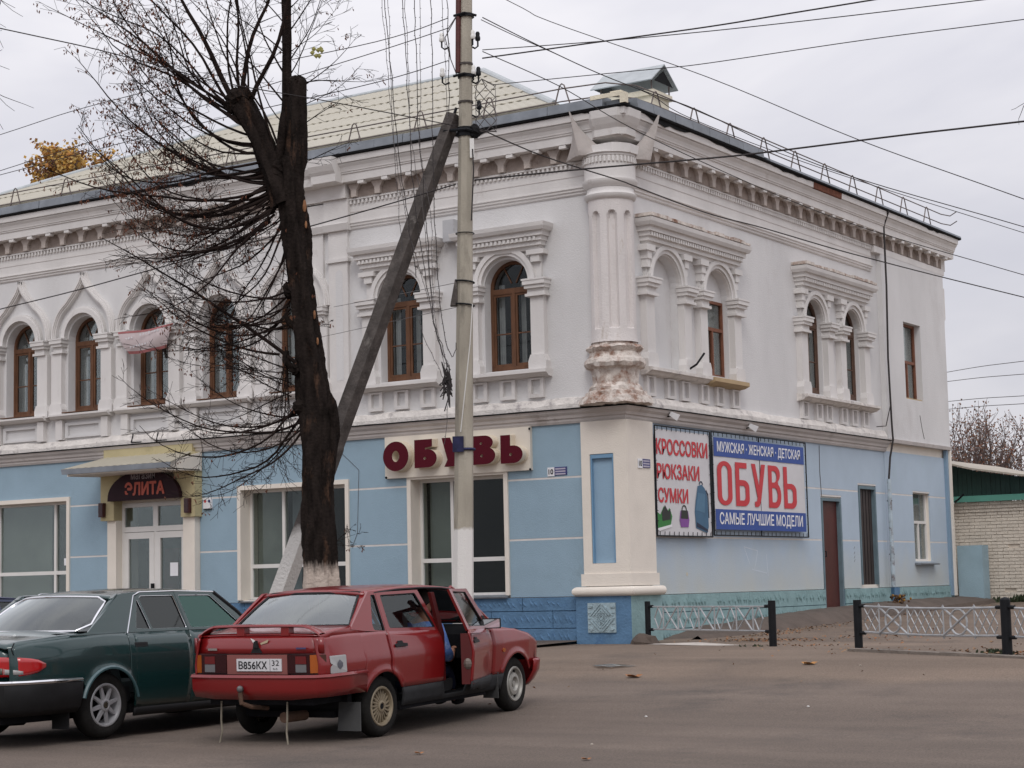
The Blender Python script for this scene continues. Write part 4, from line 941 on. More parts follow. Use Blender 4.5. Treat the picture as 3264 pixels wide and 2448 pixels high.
mesh_text('СУМКИ', 1.05, .25, RED, ST, .90, 2.72, .070, 'lettering', B1, bold=.035)
IK = lambda n_, c_: mat('print_' + n_, c_, .6, .1, 8)
def pic(pts, m_, o=.070): return MB().prism(ST, pts, o, o + .002).build('printed_picture', m_, B1)
pic([(.86, 2.28), (1.30, 2.36), (1.36, 2.50), (1.28, 2.64), (1.18, 2.56), (1.08, 2.66), (.96, 2.52), (.86, 2.56)], IK('green', (.03, .20, .04)))
pic([(1.02, 2.42), (1.30, 2.45), (1.30, 2.62), (1.22, 2.58), (1.12, 2.68), (1.0, 2.56)], IK('black', (.02, .025, .02)), .0725)
pic([(.86, 2.25), (1.34, 2.33), (1.34, 2.37), (.86, 2.30)], IK('white', (.7, .7, .7)), .0725)
pic([(1.66, 2.33)] + [(1.66 + .0, 2.33), (1.92, 2.33), (1.96, 2.45), (1.92, 2.60), (1.66, 2.60), (1.62, 2.45)], IK('purple', (.22, .07, .30)))
pic([(1.66, 2.47), (1.92, 2.47), (1.90, 2.61), (1.68, 2.61)], IK('black', (.02, .025, .02)), .0725)
hp = circ(1.79, 2.61, .09, 0, 180, 8); pic(hp + [(p[0] * .75 + 1.79 * .25, p[1] * .75 + 2.61 * .25) for p in hp[::-1]], IK('black', (.02, .025, .02)))
pic([(2.20, 2.32), (2.60, 2.24), (2.66, 2.35), (2.64, 2.85), (2.55, 3.0), (2.44, 3.06), (2.30, 3.03), (2.22, 2.80), (2.17, 2.60)], IK('backpack', (.05, .13, .22)))
pic([(2.22, 2.34), (2.62, 2.26), (2.62, 2.30), (2.22, 2.42)], IK('navy', (.01, .02, .05)), .0725)
pic([(2.20, 2.62), (2.52, 2.58), (2.55, 2.9), (2.30, 2.92)], IK('backpack_light', (.08, .18, .28)), .0725)
pic([(2.60, 2.98), (2.68, 2.9), (2.69, 2.5), (2.66, 2.5), (2.655, 2.88), (2.58, 2.95)], IK('navy', (.01, .02, .05)))
hp = circ(2.42, 3.05, .07, 0, 180, 8); pic(hp + [(p[0] * .7 + 2.42 * .3, p[1] * .7 + 3.05 * .3) for p in hp[::-1]], IK('navy', (.01, .02, .05)))
def cords(T, a, b, z0, z1, root, fr=True):
    mb = MB()
    for q in ((a, b, z0, z0), (a, b, z1, z1)): mb.tube([T(q[0], .075, q[2]), T(q[1], .075, q[3])], .013, 5)
    mb.tube([T(a, .075, z0), T(a, .075, z1)], .013, 5); mb.tube([T(b, .075, z0), T(b, .075, z1)], .013, 5)
    mb.build('frame', IRON, root)
    mb = MB(); n = int((b - a) / .17)
    for i in range(n + 1):
        u = a + .08 + (b - a - .16) * i / n
        for z, d_ in ((z0, 1), (z1, -1)): mb.tube([T(u, .08, z), T(u + .01, .078, z + d_ * .07)], .006, 4)
    n = int((z1 - z0) / .17)
    for i in range(n + 1):
        z = z0 + .08 + (z1 - z0 - .16) * i / n
        for u, d_ in ((a, 1), (b, -1)): mb.tube([T(u, .08, z), T(u + d_ * .05, .078, z)], .006, 4)
    mb.build('lacing', IRON, root, kind='stuff')
cords(ST, .83, 2.79, 2.18, 3.98, B1)
B2 = thing('vinyl_banner', 'blue and white framed banner with tall red letters on the side wall', 'banner', (0, 4.8, 2.2))
banner(ST, 2.93, 6.66, 2.31, 3.90, B2)
for z0, z1 in ((2.31, 2.66), (3.575, 3.90)): MB().fbox(ST, 2.94, 6.65, .068, .071, z0, z1).build('blue_band', BLU, B2)
BG = {
 'О': (circ(.5, .80, .5, 0, 180, 12, .20) + circ(.5, .20, .5, 180, 360, 12, .20), [circ(.5, .77, .22, 0, 180, 10, .13) + circ(.5, .23, .22, 180, 360, 10, .13)]),
 'Б': ([(0, 0), (0, 1), (.84, 1), (.84, .87), (.28, .87), (.28, .60), (.55, .60)] + circ(.58, .42, .42, 88, 0, 8, .18) + circ(.58, .18, .42, 0, -88, 8, .18), [[(.28, .13), (.28, .47), (.52, .47)] + circ(.54, .38, .17, 85, 0, 6, .09) + circ(.54, .22, .17, 0, -85, 6, .09) + [(.52, .13)]]),
 'У': ([(0, 1), (.28, 1), (.52, .48), (.72, 1), (1, 1), (.64, .16), (.52, .03), (.40, 0), (.20, .0), (.20, .12), (.34, .13), (.40, .22)], []),
 'В': ([(0, 0), (0, 1), (.52, 1)] + circ(.54, .80, .40, 85, -60, 10, .20) + circ(.56, .30, .44, 60, -88, 12, .30), [[(.28, .60), (.28, .87), (.50, .87)] + circ(.48, .735, .19, 80, -80, 8, .13) + [(.48, .60)], [(.28, .13), (.28, .47), (.50, .47)] + circ(.50, .30, .22, 85, -85, 8, .17) + [(.50, .13)]]),
 'Ь': ([(0, 0), (0, 1), (.28, 1), (.28, .60), (.55, .60)] + circ(.58, .42, .42, 88, 0, 8, .18) + circ(.58, .18, .42, 0, -88, 8, .18), [[(.28, .13), (.28, .47), (.52, .47)] + circ(.54, .38, .17, 85, 0, 6, .09) + circ(.54, .22, .17, 0, -85, 6, .09) + [(.52, .13)]])}
for chh, u0, u1 in (('О', 3.04, 3.60), ('Б', 3.74, 4.28), ('У', 4.38, 4.95), ('В', 5.07, 5.60), ('Ь', 5.72, 6.27)):
    po, hs = BG[chh]; g_ = lambda p: (u0 + p[0] * (u1 - u0), 2.73 + p[1] * .77)
    MB().prism(ST, [g_(p) for p in po], .071, .074, [[g_(p) for p in h] for h in hs]).build('letter', RED, B2)
mesh_text('МУЖСКАЯ · ЖЕНСКАЯ · ДЕТСКАЯ', 3.42, .22, TEXTW, ST, 3.06, 3.62, .073, 'lettering', B2, bold=.02)
mesh_text('САМЫЕ ЛУЧШИЕ МОДЕЛИ', 3.42, .25, TEXTW, ST, 3.08, 2.36, .073, 'lettering', B2, bold=.018)
cords(ST, 2.85, 6.73, 2.21, 3.99, B2)
MB().tube([ST(4.75, .055, 2.2), ST(4.75, .055, 4.0)], .014, 5).build('frame', IRON, B2)

def plate(T, a, b, z0, z1, lab, o):
    r = thing('house_number_plate', lab, 'sign', T((a + b) / 2, o, z0)); m_ = a + (b - a) * .36
    MB().fbox(T, a, m_, o, o + .012, z0, z1).build('number_field', TEXTW, r); MB().fbox(T, m_ + .001, b, o, o + .012, z0 + .01, z1).build('street_field', mat('plate_blue', (.035, .035, .16), .5), r)
    mesh_text('10', (m_ - a) * .7, (z1 - z0) * .6, IRON, T, a + (m_ - a) * .15, z0 + (z1 - z0) * .2, o + .014, 'lettering', r, bold=.04)
    for i in range(3): MB().fbox(T, m_ + (b - m_) * .08, m_ + (b - m_) * .90, o + .0122, o + .014, z1 - (z1 - z0) * (.29 + .29 * i), z1 - (z1 - z0) * (.13 + .29 * i)).build('print_line', mat('print_lilac', (.45, .42, .50), .6), r)
plate(FT, -1.50, -1.13, 3.19, 3.335, 'small white and blue number plate on the front wall left of the pilaster', WP + .013)
plate(ST, .26, .66, 3.26, 3.41, 'small white and blue number plate on the side of the corner pilaster', .062)
r = thing('notice_plate', 'small white square plate with red and dark dots beside the shop door', 'sign', FT(-8.92, 0, 3))
MB().fbox(FT, -9.02, -8.82, WP + .013, .0, 2.97, 3.16).build('plate', TEXTW, r)
for u, m_ in ((-8.97, RED), (-8.87, mat('plate_blue', (.035, .035, .16)))): MB().prism(FT, full(u, 3.105, .028, 10), .0, .004).build('dot', m_, r)
MB().fbox(FT, -9.01, -8.83, WP + .013, .004, 2.955, 2.97).build('ledge', IRON, r)
for u, lab in ((-11.42, 'dark red alarm box on the left side of the shop door portal'), (-9.22, 'dark red alarm box on the right side of the shop door portal')):  # alarm boxes on the portal, they give no light
    r = thing('alarm_box', lab, 'lamp', FT(u, .16, 2.9)); m_ = mat('dark_red_box', (.05, .008, .010), .4)
    MB().fbox(FT, u - .06, u + .06, .162, .24, 2.90, 3.17).build('housing', m_, r); MB().fbox(FT, u - .045, u + .045, .24, .246, 2.92, 3.15).build('lens', mat('dark_red_lens', (.03, .004, .006), .15), r)
r = thing('grey_wall_box', 'grey metal box on the upper wall between the two right windows, left of the pole', 'box', FT(-3.3, 0, 7.3))
MB().fbox(FT, -3.42, -3.19, WP, .10, 7.29, 7.67).build('housing', mat('grey_box_paint', (.44, .44, .45), .6, .08), r); MB().fbox(FT, -3.41, -3.2, .10, .105, 7.30, 7.66).build('cover', mat('grey_box_paint', (.5, .5, .5)), r)
for u, z, lab in ((1.32, 4.17, 'small white floodlight on the belt above the red lettered banner'), (4.28, 4.15, 'small white floodlight on the belt above the blue banner')):
    r = thing('floodlight', lab, 'lamp', ST(u, .1, z))
    MB().tube([ST(u, .05, z - .02), ST(u, .14, z - .01)], .012, 5).build('bracket', IRON, r)
    mb = MB(); mb.tube([ST(u - .02, .12, z + .03), ST(u + .05, .24, z - .05)], [.045, .075], 4); mb.build('housing', mat('white_lamp_plastic', (.75, .75, .76), .4), r)
# printed cloth hung out of the third window on the left
r = thing('fabric_banner', 'faded red and white cloth tied across the third upper window on the left', 'banner', FT(-10.4, .1, 6))
n, m_ = 18, 8; vs_ = []
P4_ = [(-11.00, 6.43), (-9.55, 6.47), (-9.74, 6.03), (-10.68, 5.98)]
for j in range(m_ + 1):
    for i in range(n + 1):
        s, t = i / n, j / m_; tu = P4_[0][0] + (P4_[1][0] - P4_[0][0]) * s; tz = P4_[0][1] + (P4_[1][1] - P4_[0][1]) * s; bu = P4_[3][0] + (P4_[2][0] - P4_[3][0]) * s; bz = P4_[3][1] + (P4_[2][1] - P4_[3][1]) * s
        vs_.append(FT(tu + (bu - tu) * t, .20 + .03 * math.sin(s * 9 + t * 3) + .05 * math.sin(t * 3), tz + (bz - tz) * t - .03 * math.sin(PI * s)))
CL = mat('faded_cloth', (.52, .44, .44), .9, .15, 4)
MB().add(vs_, [(j * (n + 1) + i, j * (n + 1) + i + 1, (j + 1) * (n + 1) + i + 1, (j + 1) * (n + 1) + i) for j in range(m_) for i in range(n)]).build('cloth', CL, r, smooth='all')
rb = []
for (a, b, t0, t1) in ((0, 1, 0, .09), (0, 1, .88, 1)):
    vs2 = []
    for i in range(n + 1):
        for t in (t0, t1):
            s = i / n; tu = P4_[0][0] + (P4_[1][0] - P4_[0][0]) * s; tz = P4_[0][1] + (P4_[1][1] - P4_[0][1]) * s; bu = P4_[3][0] + (P4_[2][0] - P4_[3][0]) * s; bz = P4_[3][1] + (P4_[2][1] - P4_[3][1]) * s
            vs2.append(FT(tu + (bu - tu) * t, .205 + .03 * math.sin(s * 9 + t * 3) + .05 * math.sin(t * 3), tz + (bz - tz) * t - .03 * math.sin(PI * s)))
    MB().add(vs2, [(2 * i, 2 * i + 2, 2 * i + 3, 2 * i + 1) for i in range(n)]).build('red_border', mat('faded_red', (.34, .12, .12), .9, .2, 5), r)
for j, (s0, t0, t1) in enumerate(((.16, .22, .5), (.14, .6, .82))):
    pass
FM = mat('faded_pale_print', (.66, .64, .66), .9)
rq = random.Random(9)
for zz, u0_, n_ in ((6.32, -10.35, 7), (6.26, -10.80, 4), (6.10, -10.60, 8)):
    for i in range(n_):
        u_ = u0_ + i * .075; MB().prism(FT, full(u_, zz + i * .008, rq.uniform(.018, .03), 7), .262, .266).build('faded_print', FM, r)
# iron brackets on the ledge above the canopy
for u in (-10.75, -10.1): MB().tube([FT(u, .05, 4.46), FT(u, .1, 4.30), FT(u + .3, .14, 4.29)], .012, 5).build('iron_bracket', IRON, BL)

# cable and rusty conduit down the side wall
r = thing('downpipe', 'patched rusty conduit pipe beside the dark brown door', 'pipe', ST(10.75, .05, 1.2))
MB().tube([ST(10.78, .10, 1.23), ST(10.78, .10, 3.45)], .045, 10).build('pipe', mat('patchy_pipe', (.42, .50, .55), .8, .2, 6, .2, 30, stain=(.09, .03, .02), stain_amt=.75, stain_scale=5), r)
for z in (1.9, 3.0): MB().tube([ST(10.78, .04, z), ST(10.78, .15, z)], .012, 5).build('clip', IRON, r)
r = thing('cable', 'black cable hanging from the side eave down to the rusty conduit', 'cable', ST(10.8, .1, 3.4))
MB().tube([ST(10.70, .38, 9.03), ST(10.80, .22, 8.75), ST(10.86, .20, 7.5), ST(10.90, .15, 6.0), ST(10.92, .16, 4.6), ST(10.93, .17, 4.27), ST(10.85, .12, 3.9), ST(10.78, .10, 3.45)], .022, 6).build('line', WIRE, r)
MB().tube([ST(10.92, .15, 5.0), ST(10.75, .10, 4.55), ST(10.2, .12, 4.5)], .010, 5).build('line', WIRE, r)
# thin cracks / wires on the walls
MB().tube([ST(7.62, WP + .02, 4.0), ST(7.60, WP + .02, 3.5), ST(7.64, WP + .02, 3.02)], .006, 4).build('wall_crack', WIREG, BL)
MB().tube([FT(-6.0, WP + .018, 4.0), FT(-5.4, WP + .018, 3.5), FT(-5.45, WP + .018, 2.4), FT(-5.55, WP + .018, 2.2)], .004, 4).build('wall_crack', WIREG, BL)
MB().tube([ST(12.8, .065, 4.9), ST(12.9, .065, 4.6), ST(13.0, .065, 4.4)], .006, 4).build('wall_crack', WIREG, BL)
# chalk scribble on the side wall
SCR = mat('chalk', (.56, .62, .68), .9)
mb = MB()
for p, q in (((4.2, 2.02), (4.42, 1.7)), ((4.2, 2.02), (4.75, 1.95)), ((4.75, 1.95), (4.6, 1.62)), ((4.5, 1.62), (5.1, 1.55)), ((5.1, 1.9), (5.15, 1.5))): bar(mb, ST, p, q, .018, WP + .0125, WP + .0135)
mb.build('chalk_scribble', SCR, BL)
MB().prism(ST, full(2.02, 1.55, .035, 10), WP + .0125, WP + .0135).build('chalk_scribble', mat('chalk_yellow', (.55, .52, .42), .9), BL)
mb = MB()
for z in (1.75, 1.82, 1.9, 2.0): bar(mb, ST, (9.12, z), (9.17, z + .05), .012, WP + .0125, WP + .0135)
mb.build('pen_scribble', WIREG, BL)
# ------------------------------------------------------------------ apron and side yard
APR = mat('apron_concrete', (.115, .088, .072), .95, .25, 2.5, .6, 30, stain=(.07, .055, .045), stain_amt=.4)
WB = [(.93, .50), (1.6, .58), (2.4, .68), (4.7, .76), (6.1, .83), (7.6, .87), (8.6, .90), (11, .95), (15.2, .98)]
mb = MB(); rnd = random.Random(2); n = 60; vs_ = []
for i in range(n + 1):
    y = .93 + (15.0 - .93) * i / n; e = rnd.uniform(-.04, .04); hw = interp(y, WB)
    vs_ += [(-.02, y, hw + rnd.uniform(-.01, .01)), (.42 + e, y, hw - .03 - .03 * (y < 3)), (.66 + e + (.1 if y > 8 else 0), y, H(0, y) + .07), (.80 + e, y, H(0, y) - .03)]
mb.add(vs_, [(4 * i + j, 4 * i + 4 + j, 4 * i + 5 + j, 4 * i + 1 + j) for i in range(n) for j in range(3)])
struct(mb.build('apron_pavement', APR, smooth=50))
mb = MB(); vs_ = []
for i in range(41):
    x = U0 + (-.95 - U0) * i / 40; vs_ += [(x, .05, .53), (x, -.15, .515), (x, -1.3, .495), (x, -1.45, .44)]
mb.add(vs_, [(4 * i + j, 4 * i + 4 + j, 4 * i + 5 + j, 4 * i + 1 + j) for i in range(40) for j in range(3)]); struct(mb.build('front_pavement', APR))
# low worn kerb line below the fence
KB = mat('worn_kerb', (.19, .16, .135), .95, .3, 3, .6, 25)
def on_line(t): return (.3 + 9.9 * t, -.1 - 5.3 * t)
rnd = random.Random(4); mb = MB(); pts = []
k = 0; t = .47
while t < 1.25:
    a = on_line(t); b = on_line(t + .08); d = Vector((b[0] - a[0], b[1] - a[1], 0)).normalized(); nn = Vector((-d.y, d.x, 0))
    z = H(*a); A_ = Vector((a[0], a[1], 0)) - nn * .22; B_ = Vector((b[0], b[1], 0)) - nn * .22 - d * .012; hh = .035 + rnd.uniform(-.008, .008)
    mb = MB(); mb.add([(*(p + q)[:2], zz) for p, zb_ in ((A_, H(A_.x, A_.y)), (B_, H(B_.x, B_.y))) for q, zz in ((nn * 0, zb_ - .1), (nn * 0, zb_ + hh), (nn * .11, zb_ + hh + .005), (nn * .11, zb_ - .1))], [(0, 1, 2, 3), (4, 5, 6, 7), (0, 1, 5, 4), (1, 2, 6, 5), (2, 3, 7, 6), (3, 0, 4, 7)])
    o = mb.build('kerb_stone', KB); struct(o); t += .08
# white spill of plaster near the corner, with a lump of old mortar
r = MB(); rnd = random.Random(8); n = 22; vs_ = [(1.35, -.30, .50)]
for i in range(n): a = 2 * PI * i / n; rr = rnd.uniform(.8, 1.1); vs_.append((1.35 + .95 * rr * math.cos(a), -.55 + .26 * rr * math.sin(a) - .35 * (math.cos(a)), .474))
r.add(vs_, [(0, 1 + i, 1 + (i + 1) % n) for i in range(n)]); tag(r.build('plaster_spill', mat('plaster_spill', (.55, .50, .45), .95, .2, 6, .6, 30)), 'pale streak of spilled plaster on the ground by the corner fence post', 'rubble')
mb = MB(); mb.sphere((.30, -.12, .47), .20, 10, 7, 1.2, .8, .8); rnd = random.Random(3); mb.v = [(x + rnd.uniform(-.03, .03), y + rnd.uniform(-.03, .03), z + rnd.uniform(-.03, .03)) for x, y, z in mb.v]
tag(mb.build('mortar_lump', APR), 'dark lump of mortar against the foot of the corner pilaster', 'rubble')

# ------------------------------------------------------------------ low fence with round posts
PP = [(.30, .02, .045), (3.14, -1.44, .055), (4.80, -2.28, .055), (7.33, -3.75, .062), (10.1, -5.35, .062)]
def fence_post(i, h=.66):
    x, y, r = PP[i]; z = H(x, y) - .15
    lab = ['slim black fence post beside the corner pilaster', 'black round fence post on the left side of the gap', 'black round fence post on the right side of the gap', 'thick black fence post with rounded cap near the right edge', 'black fence post beyond the right edge'][i]
    t = thing('fence_post', lab, 'post', (x, y, z), group='black fence posts')
    MB().tube([(x, y, z), (x, y, z + .15 + h)], r, 16).build('pipe', IRON, t, smooth=40)
    if i > 2: MB().lathe([(r, z + .15 + h), (r * 1.02, z + .16 + h), (r * .8, z + .18 + h), (.001, z + .195 + h)], x, y, 16).build('cap', IRON, t, smooth=50)
    ds = []
    if i in (0, 3): ds.append(Vector((PP[i + 1][0] - x, PP[i + 1][1] - y, 0)).normalized())
    if i == 2: ds.append(Vector((PP[3][0] - x, PP[3][1] - y, 0)).normalized())
    if i in (1, 3, 4): ds.append(Vector((PP[i - 1][0] - x, PP[i - 1][1] - y, 0)).normalized())
    for d in ds:
        for zz in (z + .15 + .22, z + .15 + h - .08): MB().tube([Vector((x, y, zz)) + d * r * .5, Vector((x, y, zz)) + d * (r + .10)], .024, 8).build('lug', IRON, t)
for i in range(5): fence_post(i)
def panel_T(i):
    a, b = Vector((*PP[i][:2], 0)), Vector((*PP[i + 1][:2], 0)); d = (b - a).normalized(); nn = Vector((d.y, -d.x, 0)); za, zb_ = H(*PP[i][:2]), H(*PP[i + 1][:2]); L_ = (b - a).length
    return (lambda u, o, z: tuple(a + d * u + nn * o + Vector((0, 0, z + za + (zb_ - za) * u / L_)))), L_
def rod(T, pts, r, m_, root, name, seg=6): return MB().tube([T(*p) for p in pts], r, seg).build(name, m_, root)
# section between the corner and the gap: X and diamond pattern
T, L_ = panel_T(0); F1 = thing('metal_fence', 'grey fence section with crosses and diamonds in front of the teal plinth', 'fence', T(L_ / 2, 0, .2), group='low fence sections')
a0, a1 = .14, L_ - .16; zt, zb_ = .575, .225
for z in (zt, zb_): rod(T, [(a0, 0, z), (a1, 0, z)], .012, SILV, F1, 'rail')
u = a0 + .02; wd, wx = .27, .40
seq = ['D', 'X', 'D', 'D', 'X', 'D', 'D', 'X', 'D']; tot = sum(wd if s == 'D' else wx for s in seq); kf = (a1 - a0 - .04) / tot
for s in seq:
    w_ = (wd if s == 'D' else wx) * kf
    if s == 'D':
        rod(T, [(u + w_ / 2, 0, zt), (u + w_ * .12, 0, (zt + zb_) / 2), (u + w_ / 2, 0, zb_)], .011, SILV, F1, 'diamond_bar'); rod(T, [(u + w_ / 2, 0, zt), (u + w_ * .88, 0, (zt + zb_) / 2), (u + w_ / 2, 0, zb_)], .011, SILV, F1, 'diamond_bar')
    else:
        rod(T, [(u, 0, zt), (u, 0, zb_)], .012, SILV, F1, 'upright'); rod(T, [(u + w_, 0, zt), (u + w_, 0, zb_)], .012, SILV, F1, 'upright')
        rod(T, [(u + .02, 0, zt), (u + w_ - .02, 0, zb_)], .013, SILV, F1, 'cross_bar'); rod(T, [(u + .02, .004, zb_), (u + w_ - .02, .004, zt)], .013, SILV, F1, 'cross_bar')
    u += w_
def ornate(i, label):
    T, L_ = panel_T(i); F_ = thing('metal_fence', label, 'fence', T(L_ / 2, 0, .2), group='low fence sections')
    a0, a1 = .14, L_ - .14; zt, zb_ = .575, .235; sag = lambda u: -.018 * math.sin(PI * (u - a0) / (a1 - a0))
    for z in (zt, zb_): rod(T, [(a0 + (a1 - a0) * j / 8, 0, z + sag(a0 + (a1 - a0) * j / 8)) for j in range(9)], .015, SILV, F_, 'rail')
    segs = [('L', .30), ('C', .55), ('L', .66), ('C', .55), ('L', .40)]; kf = (a1 - a0) / sum(s[1] for s in segs); u = a0; cz = (zt + zb_) / 2
    for s, w0 in segs:
        w_ = w0 * kf
        if s == 'C':
            c = u + w_ / 2; rr = (zt - zb_) / 2 - .01
            rod(T, [(c + rr * math.cos(2 * PI * j / 20), .004, cz + sag(c) + rr * math.sin(2 * PI * j / 20)) for j in range(21)], .014, SILV, F_, 'ring')
            rod(T, [(u + .01, 0, zt + sag(c)), (u + w_ - .01, 0, zb_ + sag(c))], .014, SILV, F_, 'cross_bar'); rod(T, [(u + .01, .012, zb_ + sag(c)), (u + w_ - .01, .012, zt + sag(c))], .014, SILV, F_, 'cross_bar')
            for uu in (u, u + w_):
                for z, sg in ((zt, 1), (zb_, -1)):
                    mb = MB(); z += sag(uu); mb.add([T(uu - .035, -.008, z), T(uu + .035, -.008, z), T(uu, 0, z + sg * .05), T(uu + .035, .008, z), T(uu - .035, .008, z)], [(0, 1, 2), (3, 4, 2), (0, 2, 4), (1, 3, 2), (0, 1, 3, 4)]); mb.build('finial', SILV, F_)
                rod(T, [(uu, 0, zt + sag(uu)), (uu, 0, zb_ + sag(uu))], .010, SILV, F_, 'upright')
        else:
            nn = max(2, round(w_ / .135)); st = w_ / nn; hh = (zt - zb_ - .04)
            for j in range(nn * 2 - 1):
                uu = u + st * (j + 1) / 2
            for j in range(-1, nn + 1):
                for sg in (1, -1):
                    A_ = [(u + st * (j + .5), zb_ + .02), (u + st * (j + .5) + sg * st * 1.5, zt - .02)]
                    # clip to the bay
                    (x0, z0), (x1, z1) = A_; q0, q1 = 0., 1.
                    for lim, sg2 in ((u + .01, 1), (u + w_ - .01, -1)):
                        f0, f1 = (x0 - lim) * sg2, (x1 - lim) * sg2
                        if f0 < 0 and f1 < 0: q0 = 1; q1 = 0; break
                        if f0 < 0: q0 = max(q0, f0 / (f0 - f1))
                        elif f1 < 0: q1 = min(q1, f0 / (f0 - f1))
                    if q1 - q0 > .12: rod(T, [(x0 + (x1 - x0) * q0, .003 * sg, z0 + (z1 - z0) * q0 + sag(x0)), (x0 + (x1 - x0) * q1, .003 * sg, z0 + (z1 - z0) * q1 + sag(x1))], .0075, SILV, F_, 'lattice_bar', 5)
        u += w_
ornate(2, 'silver ornamental fence section with rings and lattice right of the gap'); ornate(3, 'silver ornamental fence section that runs out of the right edge')

# ------------------------------------------------------------------ concrete pole, strut and fittings
RT = Vector((.83854264, .54483597, 0)); FH = Vector((-.54483597, .83854264, 0)); PB_ = Vector((.386, -5.17, 0))
def pp(a, z, d=0): return PB_ + RT * a + FH * d + Vector((0, 0, z))
ax = lambda z: -.012 + (z - 1.59) * .0243
zb0 = H(PB_.x, PB_.y) - .3
PO = thing('utility_pole', 'tall tapered concrete utility pole with whitewashed foot in front of the shop window', 'pole', (PB_.x, PB_.y, zb0))
zs_ = [zb0, 1, 2, 3, 4, 5, 6, 7, 8, 9, 10, 11.2]
MB().tube([pp(ax(z), z) for z in zs_], [.150 - .0068 * z for z in zs_], 8).build('shaft', CONC, PO)
MB().tube([pp(ax(z) - .105, z, -.02) for z in (8.50, 9.5, 11.2)], .040, 10).build('red_pipe', RUST, PO, smooth=40)
def band(z, r, h=.05, m_=IRON, lean=0., name='band'):
    MB().tube([pp(ax(z), z - h / 2), pp(ax(z), z + h / 2)], r, 10).build(name, m_, PO)
for z in (9.31, 8.45): band(z, .115, .045); MB().tube([pp(ax(z) - .17, z, -.02), pp(ax(z) - .02, z + .01, -.12), pp(ax(z) + .14, z, -.02)], .018, 6).build('bracket', IRON, PO)
def insulator(a, z, black=False, d=0):
    hook = MB().tube([pp(a + (.10 if a < 0 else -.10) + 0, z - .13, d), pp(a + (.04 if a < 0 else -.04), z - .16, d), pp(a, z - .13, d), pp(a, z, d)], .013, 6).build('insulator_hook', IRON, PO)
    p = pp(a, z, d); MB().lathe([(.0, p.z - .05), (.030, p.z - .05), (.038, p.z - .03), (.036, p.z), (.028, p.z + .02), (.032, p.z + .05), (.020, p.z + .075), (0, p.z + .08)], p.x, p.y, 14).build('insulator', IRON if black else PORC, hook, smooth=50)
for zz in (9.0, 8.50):
    for a, d, bk in ((-.17, 0, False), (.26, -.03, False), (.33, .05, True)): insulator(a + .0, zz + (.02 if a > 0 else 0), bk, d)
insulator(.33, 8.03, True)
band(8.62, .102, .03, CONCD, name='collar'); band(8.08, .108, .03, CONCD, name='collar')
z = 7.66; band(z, .117, .13, IRON); MB().tube([pp(ax(z) - .3, z + .03, .02), pp(ax(z) + .02, z + .01, -.14), pp(ax(z) + .2, z - .02, -.03)], .022, 6).build('clamp_strap', IRON, PO)
rnd = random.Random(12); p0 = pp(ax(z) + .13, z, -.05)
mb = MB(); mb.sphere(p0, .085, 10, 7, 1, 1, 1.2); mb.v = [(x + rnd.uniform(-.02, .02), y + rnd.uniform(-.02, .02), q + rnd.uniform(-.02, .02)) for x, y, q in mb.v]; mb.build('clamp_bundle', BLACK, PO)
MB().fbox(lambda u, o, zz: tuple(pp(ax(7.5) + u, zz, -o)), .06, .12, .03, .10, 7.28, 7.55).build('junction_box', PORC, PO)
MB().tube([pp(ax(7.4) + .1, 7.4, -.1), pp(ax(7) + .12, 7.1, -.12), pp(ax(6) + .10, 6.4, -.11)], .010, 5).build('lead', WIRE, PO)
for k_ in range(6):
    pts = [pp(ax(8.45) + .22, 8.4, -.04)] + [pp(ax(8) + .28 + .16 * math.sin(j * 1.1 + k_), 8.3 - j * .16, -.02 + .05 * math.cos(j + k_)) for j in range(5)] + [pp(.19, 7.66, -.1)]
    MB().tube(pts, .006, 4).build('loose_lead', WIREG, PO)
for k_ in range(2): MB().tube([pp(ax(9.3) - .10, 9.35, -.05), pp(ax(9) - .26 - .03 * k_, 9.1 - .1 * k_, -.03), pp(ax(9) - .22, 8.7, -.02), pp(ax(8.5) - .12, 8.45, -.03)], .007, 4).build('loose_lead', WIREG, PO)
for z in (5.57, 5.25): MB().tube([pp(ax(z) + .13 * math.cos(t * PI / 8), z - .015 * math.cos(t * PI / 8), .13 * math.sin(t * PI / 8)) for t in range(17)], .012, 5).build('wire_tie', IRON, PO)
MB().tube([pp(ax(6.2) + .125 * math.cos(t * PI / 8), 6.24, .125 * math.sin(t * PI / 8)) for t in range(17)], .008, 5).build('wire_tie', IRON, PO)
MB().prism(lambda u, o, zz: tuple(pp(ax(5.4) + u, zz, o)), [(-.20, 5.24), (-.10, 5.24), (-.10, 5.60), (-.13, 5.60)], -.06, .08).build('small_horn', CONCD, PO)
mb = MB(); mb.fbox(lambda u, o, zz: tuple(pp(ax(3.3) + u, zz, -o)), -.15, .0, .09, .16, 3.23, 3.44); mb.build('blue_rag', mat('navy_rag', (.02, .022, .07), .9, .5, 12), PO)
MB().tube([pp(ax(3.3) + .14 * math.cos(t * PI / 8), 3.27, .14 * math.sin(t * PI / 8)) for t in range(17)], .020, 5).build('blue_strap', mat('navy_rag', (.02, .022, .07)), PO)
MB().tube([pp(ax(3.4) - .04, 3.5, -.13), pp(ax(3.8), 3.9, -.13), pp(ax(4.6) + .08, 4.7, -.10), pp(ax(5.2) + .11, 5.25, -.09)], .007, 4).build('pale_cord', PORC, PO)
ft = pp(-3.02, .05, .35)
BS = thing('brace_strut', 'dark weathered concrete strut leaning from behind the tree up to the pole', 'strut', ft)
a_, b_ = ft, pp(-.02, 7.93, .06); u_ = (b_ - a_).normalized()
n_ = [a_ + (b_ - a_) * t for t in (0, .3, .42, .425, .7, 1)]
MB().tube(n_, [.150, .148, .146, .136, .130, .112], 4).build('shaft', CONCD, BS)
